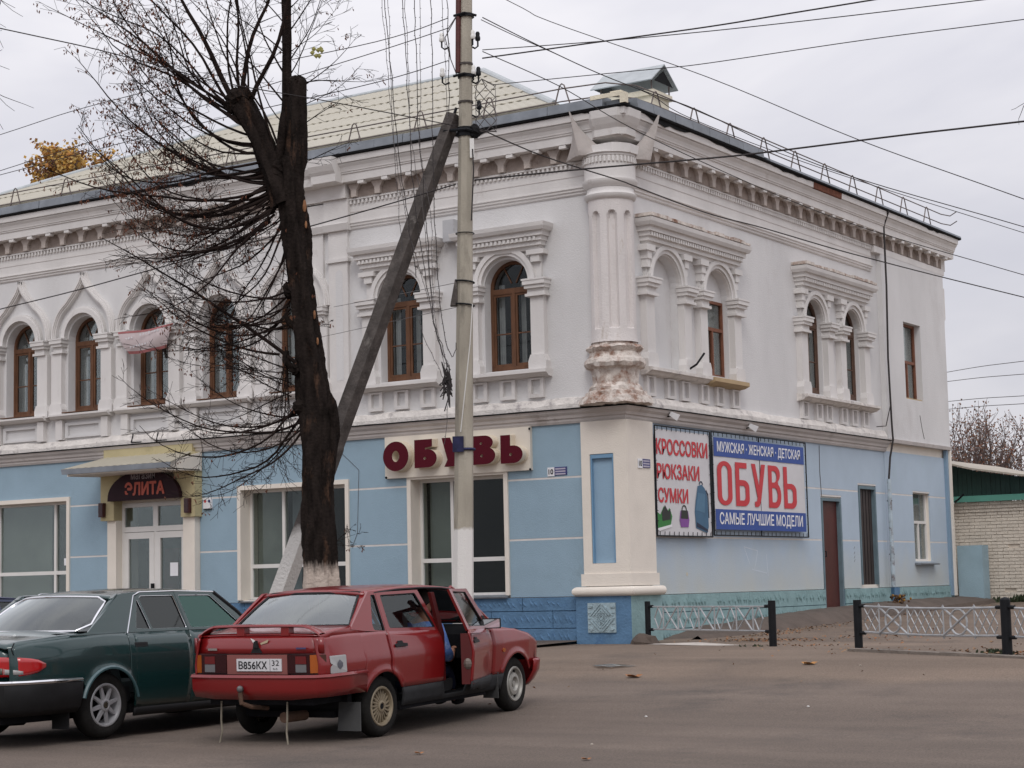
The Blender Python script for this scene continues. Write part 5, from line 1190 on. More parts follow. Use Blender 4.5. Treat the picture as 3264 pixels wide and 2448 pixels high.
MB().tube([b_ - u_ * .02, b_ + u_ * .10], .02, 6).build('steel_pin', IRON, BS)

def smooth_pts(P, k=6):
    P = [Vector(p) for p in P]; out = []
    for i in range(len(P) - 1):
        p0, p1, p2, p3 = P[max(i - 1, 0)], P[i], P[i + 1], P[min(i + 2, len(P) - 1)]
        for j in range(k):
            t = j / k; out.append(.5 * ((2 * p1) + (p2 - p0) * t + (2 * p0 - 5 * p1 + 4 * p2 - p3) * t * t + (3 * p1 - p0 - 3 * p2 + p3) * t ** 3))
    return out + [P[-1]]
WIRES = [
 ('thin wire crossing the sky from the top middle to the right edge, above the others', 0.009, 0, [[-5.142, -1.244, 13.271], [-0.917, -1.779, 10.652], [-0.041, -1.89, 10.109], [2.838, -2.276, 8.657], [5.197, -2.584, 7.338], [7.548, -2.899, 6.147], [12.863, -3.611, 3.455]]),
 ('upper of the twin wires from the white insulators over the chimney roof to the right', 0.01, 0, [[1.167, -5.616, 9.039], [1.54, -4.884, 8.776], [2.017, -3.958, 8.475], [2.506, -3.024, 8.244], [2.782, -2.501, 8.129], [3.851, -0.43, 7.493], [5.667, 2.98, 6.896], [8.454, 8.214, 5.98]]),
 ('lower of the twin wires from the white insulators over the chimney roof to the right', 0.008, 0, [[1.121, -5.584, 9.024], [1.337, -5.136, 8.881], [1.601, -4.594, 8.726], [1.959, -3.858, 8.506], [2.319, -3.125, 8.32], [2.648, -2.43, 8.037], [3.75, -0.197, 7.518], [5.536, 3.377, 6.873], [8.184, 8.676, 5.917]]),
 ('wire from the second insulator row across the corner capital to the right edge', 0.009, 0, [[1.186, -5.661, 8.555], [1.718, -4.607, 8.224], [2.151, -3.72, 7.833], [2.606, -2.807, 7.504], [3.466, -1.103, 6.975], [4.259, 0.445, 6.601], [5.608, 3.039, 6.138], [8.342, 8.297, 5.2]]),
 ('thick wire from the pole clamp past the corner column and along the side wall', 0.013, 0, [[1.072, -5.604, 7.526], [1.394, -4.524, 7.302], [1.81, -3.168, 7.136], [1.902, -2.865, 7.086], [2.313, -1.506, 6.863], [2.684, -0.311, 6.761], [3.129, 1.129, 6.609], [3.462, 2.202, 6.514], [3.947, 3.761, 6.389], [4.645, 5.999, 6.226], [6.724, 12.665, 5.74]]),
 ('wire rising right from the second insulator row to the top edge, upper of two', 0.009, 0, [[1.242, -5.744, 8.547], [2.93, -5.628, 8.385], [4.524, -5.52, 8.26], [6.129, -5.414, 8.159], [7.927, -5.297, 8.062], [13.906, -4.908, 7.739]]),
 ('wire rising right from the second insulator row to the top edge, lower of two', 0.014, 0, [[1.233, -5.736, 8.436], [2.953, -5.669, 8.361], [4.569, -5.606, 8.29], [5.593, -5.567, 8.268], [6.685, -5.527, 8.243], [13.678, -5.271, 8.083]]),
 ('thin wire running right just above the chimney hood', 0.008, 0, [[1.271, -5.549, 8.107], [2.995, -5.647, 7.939], [3.95, -5.7, 7.844], [4.619, -5.739, 7.787], [6.712, -5.864, 7.673], [8.624, -5.975, 7.535], [14.598, -6.322, 7.104]]),
 ('thick black cable crossing from the pole over the side eave to the right edge', 0.016, 0, [[1.023, -5.665, 6.82], [2.795, -5.717, 6.715], [4.589, -5.768, 6.586], [5.41, -5.792, 6.542], [7.105, -5.845, 6.479], [8.537, -5.888, 6.411], [15.526, -6.098, 6.079]]),
 ('wire sloping down from the left edge behind the tree to the pole clamp', 0.01, 0, [[-3.495, -16.143, 8.294], [-1.647, -11.507, 7.99], [-1.258, -10.531, 7.926], [-1.0, -9.878, 7.859], [-0.598, -8.853, 7.741], [-0.057, -7.508, 7.701], [0.701, -5.617, 7.618]]),
 ('wire rising from the left edge to the top white insulator', 0.009, 0, [[-15.995, -2.976, 9.446], [-10.08, -3.979, 9.439], [-7.551, -4.408, 9.436], [-4.037, -4.994, 9.275], [-0.673, -5.549, 9.049], [0.724, -5.788, 9.07]]),
 ('second wire rising from the left edge to the top white insulator', 0.009, 0, [[-16.043, -2.93, 8.739], [-10.128, -3.931, 8.814], [-8.946, -4.131, 8.829], [-4.071, -4.958, 8.891], [-0.691, -5.53, 8.91], [0.724, -5.771, 8.939]]),
 ('wire rising from the left edge to the lower white insulator', 0.009, 0, [[-16.756, -1.984, 9.171], [-10.894, -3.248, 8.964], [-7.918, -3.89, 8.859], [-4.338, -4.661, 8.703], [-0.777, -5.426, 8.508], [0.68, -5.743, 8.498]]),
 ('black cable rising across the white upper storey from the left edge to the pole', 0.013, 0, [[-13.77, -4.882, 5.817], [-8.784, -5.11, 6.111], [-6.972, -5.193, 6.218], [-5.145, -5.28, 6.359], [-1.342, -5.46, 6.654], [0.64, -5.556, 6.834]]),
 ('thin span wire from the wall by the tree to the pole, above the capitals', 0.006, 1, [[-5.44, -0.566, 6.325], [-2.67, -2.913, 5.923], [0.481, -5.372, 5.524]]),
 ('thin span wire from the wall by the tree to the pole, level with the capitals', 0.006, 1, [[-5.656, -0.64, 5.809], [-2.887, -2.996, 5.476], [0.456, -5.346, 5.193]]),
 ('topmost of four thin low wires leaving the far end of the side wall', 0.01, 1, [[-0.118, 14.925, 6.025], [1.424, 12.972, 5.874], [2.989, 10.99, 5.683], [7.933, 4.729, 5.08]]),
 ('second of four thin low wires leaving the far end of the side wall', 0.01, 1, [[-0.134, 14.941, 5.816], [1.406, 12.99, 5.637], [2.969, 11.01, 5.424], [7.908, 4.753, 4.751]]),
 ('third of four thin low wires leaving the far end of the side wall', 0.01, 1, [[-0.169, 14.976, 5.366], [1.372, 13.024, 5.194], [2.935, 11.043, 4.99], [7.874, 4.783, 4.345]]),
 ('lowest of four thin low wires leaving the far end of the side wall', 0.01, 1, [[-0.182, 14.99, 5.189], [1.359, 13.037, 5.026], [2.923, 11.056, 4.833], [7.866, 4.795, 4.223]]),
]
GARL = [
 [[-0.163, -6.098, 9.804], [-0.199, -6.05, 9.432], [-0.216, -5.932, 8.617], [-0.231, -5.781, 7.548], [-0.258, -5.635, 6.451], [-0.264, -5.545, 5.91]],
 [[0.392, -6.779, 9.511], [0.357, -6.732, 9.153], [0.351, -6.611, 8.366], [0.343, -6.437, 7.15], [0.361, -6.29, 6.274], [0.382, -6.153, 5.506]],
 [[0.254, -6.522, 9.607], [0.224, -6.471, 9.244], [0.181, -6.381, 8.511], [0.125, -6.252, 7.405], [0.168, -6.058, 6.296], [0.232, -5.929, 5.802], [0.308, -5.785, 5.246]],
 [[0.467, -6.499, 9.571], [0.437, -6.448, 9.209], [0.415, -6.344, 8.478], [0.364, -6.22, 7.438], [0.337, -6.128, 6.766], [0.353, -5.968, 5.783], [0.398, -5.812, 4.983], [0.489, -5.666, 4.49], [0.471, -5.609, 4.134]],
 [[0.56, -6.554, 9.538], [0.53, -6.503, 9.177], [0.488, -6.405, 8.388], [0.433, -6.285, 7.353], [0.48, -6.097, 6.313], [0.475, -5.959, 5.396], [0.478, -5.855, 4.784], [0.578, -5.711, 4.354]],
 [[0.572, -6.372, 9.584], [0.548, -6.317, 9.221], [0.501, -6.222, 8.427], [0.434, -6.108, 7.386], [0.427, -6.019, 6.835], [0.409, -5.92, 6.16], [0.378, -5.806, 5.299], [0.391, -5.702, 4.745], [0.487, -5.561, 4.312]],
 [[0.583, -6.249, 9.614], [0.553, -6.197, 9.25], [0.452, -6.082, 8.022], [0.378, -6.004, 7.224], [0.414, -5.846, 6.36], [0.353, -5.728, 5.311], [0.366, -5.616, 4.693], [0.408, -5.497, 4.166]],
 [[0.83, -6.319, 9.546], [0.795, -6.272, 9.185], [0.7, -6.154, 7.966], [0.614, -6.037, 6.806], [0.55, -5.891, 5.521], [0.542, -5.793, 4.909], [0.596, -5.679, 4.479], [0.656, -5.64, 4.665]],
 [[0.799, -6.05, 9.624], [0.775, -5.995, 9.259], [0.743, -5.897, 8.522], [0.693, -5.808, 7.753], [0.684, -5.776, 7.653]],
 [[0.839, -5.966, 9.638], [0.809, -5.914, 9.273], [0.751, -5.833, 8.535], [0.688, -5.748, 7.734]],
 [[0.254, -5.93, 4.985], [0.297, -5.839, 4.678], [0.412, -5.692, 4.307], [0.455, -5.601, 3.999], [0.445, -5.561, 3.815], [0.353, -5.533, 3.324]],
]
for lab, r, gcol, pts in WIRES:
    tag(MB().tube(smooth_pts(pts), r * .72, 5).build('overhead_wire', WIREG if gcol else WIRE), lab, 'wire', 'overhead wires')
def gmesh(pts, k):
    P = smooth_pts(pts, 5); root = thing('light_garland', GL_LAB[k], 'string lights', tuple(P[-1]), group='unlit light strings hanging to the pole')
    rnd = random.Random(k); wob = [p + Vector((rnd.uniform(-.012, .012), rnd.uniform(-.012, .012), 0)) for p in P]
    MB().tube(wob, .0055 if k % 2 else .004, 5).build('cable', WIRE if k % 2 else WIREG, root)
    mb = MB(); acc = 0
    for a, b in zip(wob, wob[1:]):
        d = (b - a).length; acc += d
        while acc > .12: acc -= .12; p = b - (b - a) * (acc / max(d, 1e-6)); s = rnd.choice((-1, 1)); mb.tube([p, p + RT * .015 * s + Vector((0, 0, -.012))], .004, 4)
    mb.build('bulbs', WIREG, root, kind='stuff')
GL_LAB = ['leftmost hanging light string, ending above the strut', 'second hanging light string from the left, crossing the strut', 'thin light string swinging left past the left right-bay window', 'light string that ends in the dark tangle beside the pole', 'light string ending level with the bottom of the left right-bay window', 'light string running down beside the window column into the bundle', 'light string joining the bundle just left of the pole', 'light string hanging close to the pole and bending back to it', 'short light string ending at the top of the strut', 'short light string nearest the pole top', 'loose light string tail dangling below the tangle']
for k, g in enumerate(GARL): gmesh(g, k)
tp = Vector(GARL[3][-1]); rnd = random.Random(31)
tg = thing('cable_tangle', 'black knot of bunched garland cable hanging left of the pole', 'cable', tuple(tp))
for i in range(14):
    pts = [tp + Vector((rnd.gauss(0, .045), rnd.gauss(0, .03), rnd.gauss(-.03, .12))) for _ in range(5)]; MB().tube(smooth_pts(pts, 3), .008, 4).build('coil', WIRE, tg)

# ------------------------------------------------------------------ white brick outbuilding with green gable
OB = thing('brick_outbuilding', 'low whitewashed brick outbuilding with a dark green gable behind the corner house', 'building', (1.2, 15.5, .8))
WBR = mat('whitewashed_brick', (.66, .59, .50), .9, .14, 7, .7, 30, stain=(.40, .30, .22), stain_amt=.32, stain_scale=7)
WJ = mat('brick_joint', (.58, .51, .43), .95, .2, 5)
MB().box(-1.8, 7.5, 15.52, 21, .5, 2.80).build('wall', WJ, OB)
bm_ = []
for s in range(4):
    rn = random.Random(s); mb = MB(); e = [rn.uniform(-.004, .004) for _ in range(8)]
    mb.add([(-.123 + e[0], 0, -.033), (.123, 0, -.033 + e[1]), (.123 + e[2], .05, -.033), (-.123, .05, -.033), (-.123, 0 + abs(e[3]), .033), (.123, abs(e[4]), .033 + e[5]), (.123, .05, .033), (-.123, .05, .033)], [(0, 3, 2, 1), (4, 5, 6, 7), (0, 1, 5, 4), (1, 2, 6, 5), (2, 3, 7, 6), (3, 0, 4, 7)]); bm_.append(mb.mesh('brick', WBR))
rn = random.Random(77)
for r_ in range(26):
    z = .86 + r_ * .0755; off_ = .13 if r_ % 2 else 0; x = -.42 + off_
    while x < 2.3:
        if rn.random() > .012: place('brick', rn.choice(bm_), OB, (x, 15.488 + rn.uniform(-.004, .003), z))
        x += .254
mb = MB()
for k_, (z, p_) in enumerate(((2.815, .02), (2.89, .05), (2.965, .08), (3.04, .11))):
    mb = MB(); x = -.5 + (k_ % 2) * .12
    while x < 7.4: mb.box(x, x + .244, 15.49 - p_, 15.6, z - .033, z + .031); x += .254
    mb.box(-1.8, 7.5, 15.50 - p_ + .01, 15.7, z - .038, z + .036); mb.build('cornice_course', WBR, OB)
mb = MB(); x = 2.28
while x < 7.4:
    for r_ in range(26): mb.box(x + (.13 if r_ % 2 else 0), x + .245 + (.13 if r_ % 2 else 0), 15.49, 15.53, .83 + r_ * .0755, .895 + r_ * .0755)
    x += .254
mb.build('brickwork', WBR, OB, kind='stuff')
GRN = mat('dark_green_board', (.012, .045, .036), .6, .2, 3); GRL = mat('light_green_board', (.09, .28, .22), .7, .1, 3)
gt = [(-1.0, 4.12), (-.1, 3.90), (.35, 3.78), (1.5, 3.58), (3.0, 3.42), (7.0, 3.15)]
x = -1.0
while x < 7: z = interp(x + .05, gt); MB().box(x + .003, x + .107, 15.46 + .01 * (int(x * 9.1) % 2), 15.5, 3.18, z).build('gable_board', GRN, OB); x += .11
MB().box(-1.2, 7.5, 15.28, 15.40, 3.085, 3.22).build('eave_board', GRL, OB)
mb = MB(); vs_ = []
for x, z in gt: vs_ += [(x, 15.0, z + .02), (x, 21, z + .02), (x, 21, z + .06), (x, 15.0, z + .06)]
mb.add(vs_, [(4 * i + j, 4 * i + (j + 1) % 4, 4 * i + 4 + (j + 1) % 4, 4 * i + 4 + j) for i in range(len(gt) - 1) for j in range(4)] + [(0, 1, 2, 3)]); mb.build('roof', mat('weathered_slate', (.40, .36, .30), .85, .2, 4), OB)
MB().tube([(-.15, 15.3, 3.1), (-.0, 15.1, 3.14), (.15, 15.05, 3.25)], .025, 6).build('gutter_hook', IRON, OB)

# ------------------------------------------------------------------ small things on the ground
LEAFM = mat('brown_leaf', (.30, .13, .05), .8, .4, 20); LEAFO = mat('orange_leaf', (.42, .20, .06), .8, .3, 20)
def leaf(x, y, s, m_, lab, rz=0):
    z = H(x, y) + .012; mb = MB(); pts = []
    for i in range(10): a = 2 * PI * i / 10; r = s * (1 if i % 2 else .62); pts.append((x + r * math.cos(a + rz), y + r * .8 * math.sin(a + rz), z + .25 * s * (1 if i % 3 else .2)))
    mb.add([(x, y, z)] + pts, [(0, 1 + i, 1 + (i + 1) % 10) for i in range(10)]); tag(mb.build('fallen_leaf', m_), lab, 'leaf', 'single leaves on the asphalt')
leaf(3.6, -6.3, .12, LEAFM, 'reddish brown leaf on the asphalt right of the red car'); leaf(5.35, -13.1, .05, LEAFM, 'small brown leaf at the bottom edge below the red car')
leaf(7.0, -13.1, .05, LEAFM, 'small brown leaf at the bottom edge right of the cars'); leaf(5.3, -5.0, .11, LEAFO, 'orange yellow leaf on the asphalt below the second fence post')
mb = MB(); rnd = random.Random(14); x, y = 2.75, -5.35; z = H(x, y)
pts = [(x + .28 * math.cos(t) * (1 + .3 * math.sin(3 * t)), y + .16 * math.sin(t), z + .012 + .02 * abs(math.sin(2.5 * t))) for t in [2 * PI * i / 14 for i in range(14)]]
mb.add([(x, y, z + .05)] + pts, [(0, 1 + i, 1 + (i + 1) % 14) for i in range(14)]); tag(mb.build('plastic_bag', glass_mat('thin_plastic', refl=1.6, trans=(.8, .8, .8), rough=.25)), 'crumpled clear plastic bag on the asphalt in front of the corner', 'bag')
LIT = [(6.4, -12.0), (6.9, -8.6), (6.0, -5.1), (5.6, -9.6)]
for i, (x, y) in enumerate(LIT):
    mb = MB(); mb.sphere((x, y, H(x, y) + .012), .013, 6, 4, 1.3, 1, .6); tag(mb.build('pebble', PORC if i % 2 else mat('pale_pebble', (.4, .36, .3))), 'tiny pale crumb of litter on the asphalt', 'pebble', 'pale crumbs scattered over the asphalt')
# drifts of dry leaves: stuff
mb = MB(); rnd = random.Random(6); cols = []
def drift(cx, cy, sx, sy, n, zf=None):
    for _ in range(n):
        x, y = rnd.gauss(cx, sx), rnd.gauss(cy, sy); z = H(x, y) + rnd.uniform(.006, .03); s = rnd.uniform(.014, .032); a = rnd.uniform(0, 6.3); t = rnd.uniform(-.5, .5) * s
        mb.mi = rnd.randrange(3)
        mb.add([(x + s * math.cos(a), y + s * math.sin(a), z + t), (x - s * .6 * math.sin(a), y + s * .6 * math.cos(a), z), (x - s * math.cos(a), y - s * math.sin(a), z - t * .3 + .01), (x + s * .6 * math.sin(a), y - s * .6 * math.cos(a), z + .015)], [(0, 1, 2, 3)])
for (cx, cy, sx, sy, n) in ((2.0, .6, .45, .2, 240), (1.25, 2.8, .2, 1.0, 160), (1.1, 5.5, .15, 1.5, 90), (7.5, -3.6, .35, .2, 150), (5.9, -2.9, .9, .3, 60), (4.2, 2.0, 1.8, 2.0, 60), (6.6, -.6, 1.4, 1.2, 50), (3.4, -1.2, .4, .2, 50), (1.2, 9.5, .5, 2.0, 60), (5, -6, 3, 3, 25), (3.3, 1.2, .5, .3, 60)): drift(cx, cy, sx, sy, n)
o = mb.build('leaf_litter', [mat('dull_leaf', (.16, .10, .06), .9, .4, 15), LEAFM, mat('tan_leaf', (.26, .16, .09), .9, .4, 15)]); o['kind'] = 'stuff'
# weeds and a flower pot of marigolds by the wall
mb = MB(); rnd = random.Random(16)
for cx, cy, n, h in ((7.15, -3.5, 60, .07), (7.0, -3.3, 40, .06), (.75, 15.1, 30, .14), (1.35, 15.2, 70, .18), (1.1, 15.1, 30, .12), (2.0, 15.2, 50, .2), (.2, 15.2, 25, .15), (2.9, -1.5, 12, .05)):
    for _ in range(n):
        x, y = rnd.gauss(cx, .09), rnd.gauss(cy, .05); z = H(x, y); a = rnd.uniform(0, 6.3); hh = h * rnd.uniform(.5, 1.1); w_ = .012 + h * .05; dx, dy = math.cos(a) * w_, math.sin(a) * w_; lx, ly = rnd.gauss(0, .3) * hh, rnd.gauss(0, .3) * hh
        mb.add([(x - dx, y - dy, z), (x + dx, y + dy, z), (x + dx * 1.3 + lx * .6, y + dy * 1.3 + ly * .6, z + hh * .6), (x + lx, y + ly, z + hh), (x - dx * 1.3 + lx * .6, y - dy * 1.3 + ly * .6, z + hh * .6)], [(0, 1, 2, 3, 4)])
o = mb.build('weeds', mat('weed_green', (.035, .05, .02), .8, .4, 15)); o['kind'] = 'stuff'
fl = thing('flower_clump', 'small clump of orange marigolds at the foot of the side wall', 'plant', (.45, 10.4, .92)); rnd = random.Random(18)
mbf, mbl = MB(), MB()
for _ in range(70):
    x, y, z = .35 + rnd.gauss(0, .07), 10.4 + rnd.gauss(0, .11), .90 + rnd.uniform(0, .16)
    (mbf if rnd.random() < .2 else mbl).sphere((x, y, z), .026, 5, 4)
mbl.build('leaves', mat('rusty_leaves', (.10, .055, .03), .9, .3, 8), fl, kind='stuff'); mbf.build('flowers', mat('marigold', (.30, .15, .02), .8, .3, 20), fl, kind='stuff')
# ------------------------------------------------------------------ cars
CAR_RED = mat('red_car_paint', (.20, .008, .009), .28, .08, 1.5, 0, 10, coat=.6, spec=.5, stain=(.20, .035, .03), stain_amt=.12)
CAR_GRN = mat('green_car_paint', (.008, .036, .036), .26, .06, 1.5, 0, 10, coat=.8, metal=.15)
CAR_NAVY = mat('navy_car_paint', (.012, .022, .07), .35, .06, 1.5, coat=.5)
TYRE = mat('tyre_rubber', (.016, .015, .014), .88, .3, 12, .3, 40, spec=.15)
TRIMB = mat('black_plastic', (.014, .014, .015), .6, .2, 8, spec=.25)
SILL = mat('grey_sill_plastic', (.030, .031, .033), .8, .25, 8, spec=.25, stain=(.08, .07, .06), stain_amt=.3)
CHROME = mat('chrome', (.75, .75, .77), .14, .03, metal=1.)
ALLOY = mat('alloy_wheel', (.34, .34, .35), .4, .1, metal=.25)
GOLDW = mat('gold_wheel', (.27, .22, .15), .5, .25, 8, metal=.25)
STEELW = mat('steel_wheel', (.36, .35, .32), .5, .2, 8, metal=.5)
LRED = mat('red_lens', (.42, .010, .012), .12, .08, 3, coat=.8)
LDRED = mat('dark_red_lens', (.09, .006, .008), .15, .1, 3, coat=.8)
LORG = mat('orange_lens', (.36, .085, .010), .2, .1, coat=.6)
LWHT = mat('clear_lens', (.34, .33, .32), .3, .2, 20, coat=.2)
CGL = glass_mat('car_glass', refl=1.35, trans=(.62, .66, .64)); CGLT = glass_mat('tinted_car_glass', refl=1.5, trans=(.16, .16, .17)); CGLR = glass_mat('rear_screen_glass', refl=3.6, trans=(.5, .52, .52), rough=.05)
INTR = mat('car_interior', (.014, .014, .016), .9, .3, 5, spec=.1)
SEATM = mat('seat_cloth', (.06, .06, .065), .95, .2, 12)
def LT(x, y, z): return (x, y, z)       # car local: x forward, y left, z up

def wheel(root, x, y, r, w_, style, rimr, steer=0., m_=None):
    s = -1 if y < 0 else 1; wh = thing_part('wheel', root)
    T = lambda a, b, c: (x + a * math.cos(steer) - s * 0 * b - b * math.sin(steer), y + b * math.cos(steer) + a * math.sin(steer), r + c)
    prof = [(rimr - .01, -w_ / 2 + .02), (rimr + .02, -w_ / 2 + .005), (r - .05, -w_ / 2), (r - .015, -w_ / 2 + .018), (r, -w_ / 2 + .045), (r, w_ / 2 - .045), (r - .015, w_ / 2 - .018), (r - .05, w_ / 2), (rimr + .02, w_ / 2 - .005), (rimr - .01, w_ / 2 - .02)]
    seg = 40; mb = MB(); vs_ = []
    for rr, o in prof:
        for j in range(seg): t = 2 * PI * j / seg; vs_.append(T(rr * math.cos(t), o, rr * math.sin(t)))
    n = len(prof); mb.add(vs_, [(i * seg + j, i * seg + (j + 1) % seg, (i + 1) * seg + (j + 1) % seg, (i + 1) * seg + j) for i in range(n - 1) for j in range(seg)])
    tyre = mb.build('tyre', TYRE, root, smooth=50)
    # rim
    def disc(name, rings, mm, sg=40):
        mb = MB(); vs_ = []
        for rr, o in rings:
            for j in range(sg): t = 2 * PI * j / sg; vs_.append(T(rr * math.cos(t), s * o, rr * math.sin(t)))
        mb.add(vs_, [(i * sg + j, i * sg + (j + 1) % sg, (i + 1) * sg + (j + 1) % sg, (i + 1) * sg + j) for i in range(len(rings) - 1) for j in range(sg)]); return mb.build(name, mm, tyre, smooth=40)
    h = w_ / 2
    disc('rim', [(rimr + .004, h - .012), (rimr - .004, h - .004), (rimr - .018, h - .006), (rimr - .028, h - .035), (rimr - .045, h - .09), (rimr - .05, -h + .02)], m_)
    disc('brake_drum', [(rimr - .05, h - .12), (.02, h - .12)], INTR)
    if style == 'steel':
        disc('wheel_disc', [(rimr - .025, h - .045), (rimr * .70, h - .05), (rimr * .62, h - .015), (rimr * .42, h - .010), (rimr * .30, h - .045), (.035, h - .05), (.03, h - .02), (.001, h - .02)], m_)
        for k in range(8):
            t = 2 * PI * (k + .5) / 8; mb = MB(); mb.prism(lambda a, o, c: T(a, s * o, c), [(rimr * .78 * math.cos(t) + .022 * math.cos(u), rimr * .78 * math.sin(t) + .016 * math.sin(u)) for u in [2 * PI * i / 8 for i in range(8)]], h - .046, h - .040); mb.build('vent_hole', INTR, tyre)
    else:
        nsp = 8 if style == 'spoke8' else 20
        for k in range(nsp):
            t = 2 * PI * (k + .3) / nsp; tw = .0 if nsp == 8 else .16
            r0, r1 = rimr * .26, rimr * .93; w0, w1 = (.026, .016) if nsp == 8 else (.009, .006)
            mb = MB(); vs_ = []
            for rr, ww, dz, tt in ((r0, w0, -.018, t), (r1, w1, -.03, t + tw)):
                for q, o in ((-ww, h + dz - .02), (ww, h + dz - .02), (ww * .7, h + dz), (-ww * .7, h + dz)):
                    vs_.append(T(rr * math.cos(tt) - q * math.sin(tt), s * o, rr * math.sin(tt) + q * math.cos(tt)))
            mb.add(vs_, [(0, 1, 2, 3), (4, 5, 6, 7), (0, 1, 5, 4), (1, 2, 6, 5), (2, 3, 7, 6), (3, 0, 4, 7)]); mb.build('spoke', m_, tyre)
            if nsp == 20:
                mb = MB(); vs_ = []
                for rr, ww, dz, tt in ((r0, w0, -.024, t), (r1, w1, -.034, t - tw)):
                    for q, o in ((-ww, h + dz - .02), (ww, h + dz - .02), (ww * .7, h + dz), (-ww * .7, h + dz)):
                        vs_.append(T(rr * math.cos(tt) - q * math.sin(tt), s * o, rr * math.sin(tt) + q * math.cos(tt)))
                mb.add(vs_, [(0, 1, 2, 3), (4, 5, 6, 7), (0, 1, 5, 4), (1, 2, 6, 5), (2, 3, 7, 6), (3, 0, 4, 7)]); mb.build('spoke', m_, tyre)
        disc('hub_cap', [(rimr * .30, h - .045), (rimr * .29, h - .012), (rimr * .20, h - .006), (rimr * .19, h - .014), (.001, h - .014)], m_)
        disc('hub_centre', [(rimr * .15, h - .010), (.001, h - .009)], INTR if nsp == 20 else CHROME)
    return tyre
def thing_part(n, r): return r

class Car:
    def __init__(s, root, P): s.r = root; s.P = P
    def W(s, x, z):
        P = s.P; w_ = interp(x, P['plan']); f = interp(z, P['sect']); return w_ * f
    def zlow(s, x):
        P = s.P; z = interp(x, P['sill'])
        for cx in P['axles']:
            d = abs(x - cx)
            if d < P['archr']: z = max(z, P['wr'] + math.sqrt(P['archr'] ** 2 - d * d))
        return z
    def side(s, name, x0, x1, m_, sgn, zt=None, zb=None, rows=9, flare=True, parent=None, rot=None, gap=.005, thick=.02):
        P = s.P; xs = set([x0 + gap, x1 - gap]); n = max(2, int((x1 - x0) / .06))
        for i in range(n + 1): xs.add(x0 + gap + (x1 - x0 - 2 * gap) * i / n)
        for cx in P['axles']:
            for k in range(-12, 13):
                x = cx + P['archr'] * math.sin(k * PI / 24)
                if x0 + gap < x < x1 - gap: xs.add(x)
                for e in (-.0005, .0005):
                    xx = cx + (P['archr'] + e) * (1 if k > 0 else -1)
                    if x0 + gap < xx < x1 - gap: xs.add(xx)
        xs = sorted(xs); vs_ = []; fs = []
        for x in xs:
            lo = s.zlow(x) if zb is None else zb(x); hi = interp(x, P['belt']) if zt is None else zt(x)
            cs = P.get('crease'); rr = [lo + (hi - lo) * j / rows for j in range(rows + 1)]
            for z in rr:
                fl = 0
                for cx in P['axles']:
                    d = math.hypot(x - cx, z - P['wr']) - P['archr']
                    if -.01 < d < .06: fl = max(fl, .022 * (1 - max(0, d) / .06))
                vs_.append((x, sgn * (s.W(x, z) + fl), z))
        m = rows + 1
        for i in range(len(xs) - 1):
            for j in range(rows): fs.append((i * m + j, (i + 1) * m + j, (i + 1) * m + j + 1, i * m + j + 1))
        if rot: vs_ = [rot(*p) for p in vs_]
        mb = MB(); mb.add(vs_, fs); o = mb.build(name, m_, parent or s.r, smooth=38)
        md = o.modifiers.new('t', 'SOLIDIFY'); md.thickness = thick; md.offset = 0
        return o
    def sheet(s, name, pts, m_, parent=None, thick=.012, smooth=40):
        """pts: rows of points -> quad grid"""
        n, m = len(pts), len(pts[0]); mb = MB(); mb.add([p for r in pts for p in r], [(i * m + j, i * m + j + 1, (i + 1) * m + j + 1, (i + 1) * m + j) for i in range(n - 1) for j in range(m - 1)])
        o = mb.build(name, m_, parent or s.r, smooth=smooth)
        if thick: md = o.modifiers.new('t', 'SOLIDIFY'); md.thickness = thick; md.offset = 0
        return o
    def top(s, name, xs, zf, m_, ny=10, yw=None, crown=.03, edge=.0, parent=None):
        rows = []
        for x in xs:
            w_ = yw(x) if yw else s.W(x, interp(x, s.P['belt'])) - .002; z0 = zf(x); r = []
            for j in range(ny + 1): t = -1 + 2 * j / ny; r.append((x, t * w_, z0 + crown * (1 - abs(t) ** 2.6)))
            rows.append(r)
        return s.sheet(name, rows, m_, parent)
    def plane_y(s, x, z):   # greenhouse side surface
        P = s.P; zb = interp(x, P['belt']); return s.W(x, zb) - .006 - max(0, z - zb) * P['tumble']
    def ghouse(s, name, outer, holes, m_, sgn, o_in=.0, parent=None, rot=None, th=.025):
        loops = [outer] + holes
        # densify outer edges
        def dens(lp):
            out = []
            for a, b in zip(lp, lp[1:] + lp[:1]):
                k = max(1, int(math.hypot(b[0] - a[0], b[1] - a[1]) / .12)); out += [(a[0] + (b[0] - a[0]) * i / k, a[1] + (b[1] - a[1]) * i / k) for i in range(k)]
            return out
        loops = [dens(l) for l in loops]
        tri = tessellate_polygon([[Vector((p[0], p[1], 0)) for p in lp] for lp in loops]); flat = [p for lp in loops for p in lp]
        vs_ = [(p[0], sgn * (s.plane_y(p[0], p[1]) - o_in), p[1]) for p in flat]
        if rot: vs_ = [rot(*p) for p in vs_]
        mb = MB(); mb.add(vs_, [tuple(t) for t in tri]); o = mb.build(name, m_, parent or s.r)
        if th: md = o.modifiers.new('t', 'SOLIDIFY'); md.thickness = th; md.offset = -1 if False else 0
        return o
def rnd_poly(pts, r=.03, k=4):
    out = []; n = len(pts)
    for i in range(n):
        p0, p1, p2 = Vector(pts[i - 1]), Vector(pts[i]), Vector(pts[(i + 1) % n]); a = (p0 - p1); b = (p2 - p1); rr = min(r, a.length * .4, b.length * .4); A, B = p1 + a.normalized() * rr, p1 + b.normalized() * rr
        for j in range(k + 1): t = j / k; q = A * (1 - t) ** 2 + p1 * 2 * t * (1 - t) + B * t * t; out.append((q.x, q.y))
    return out
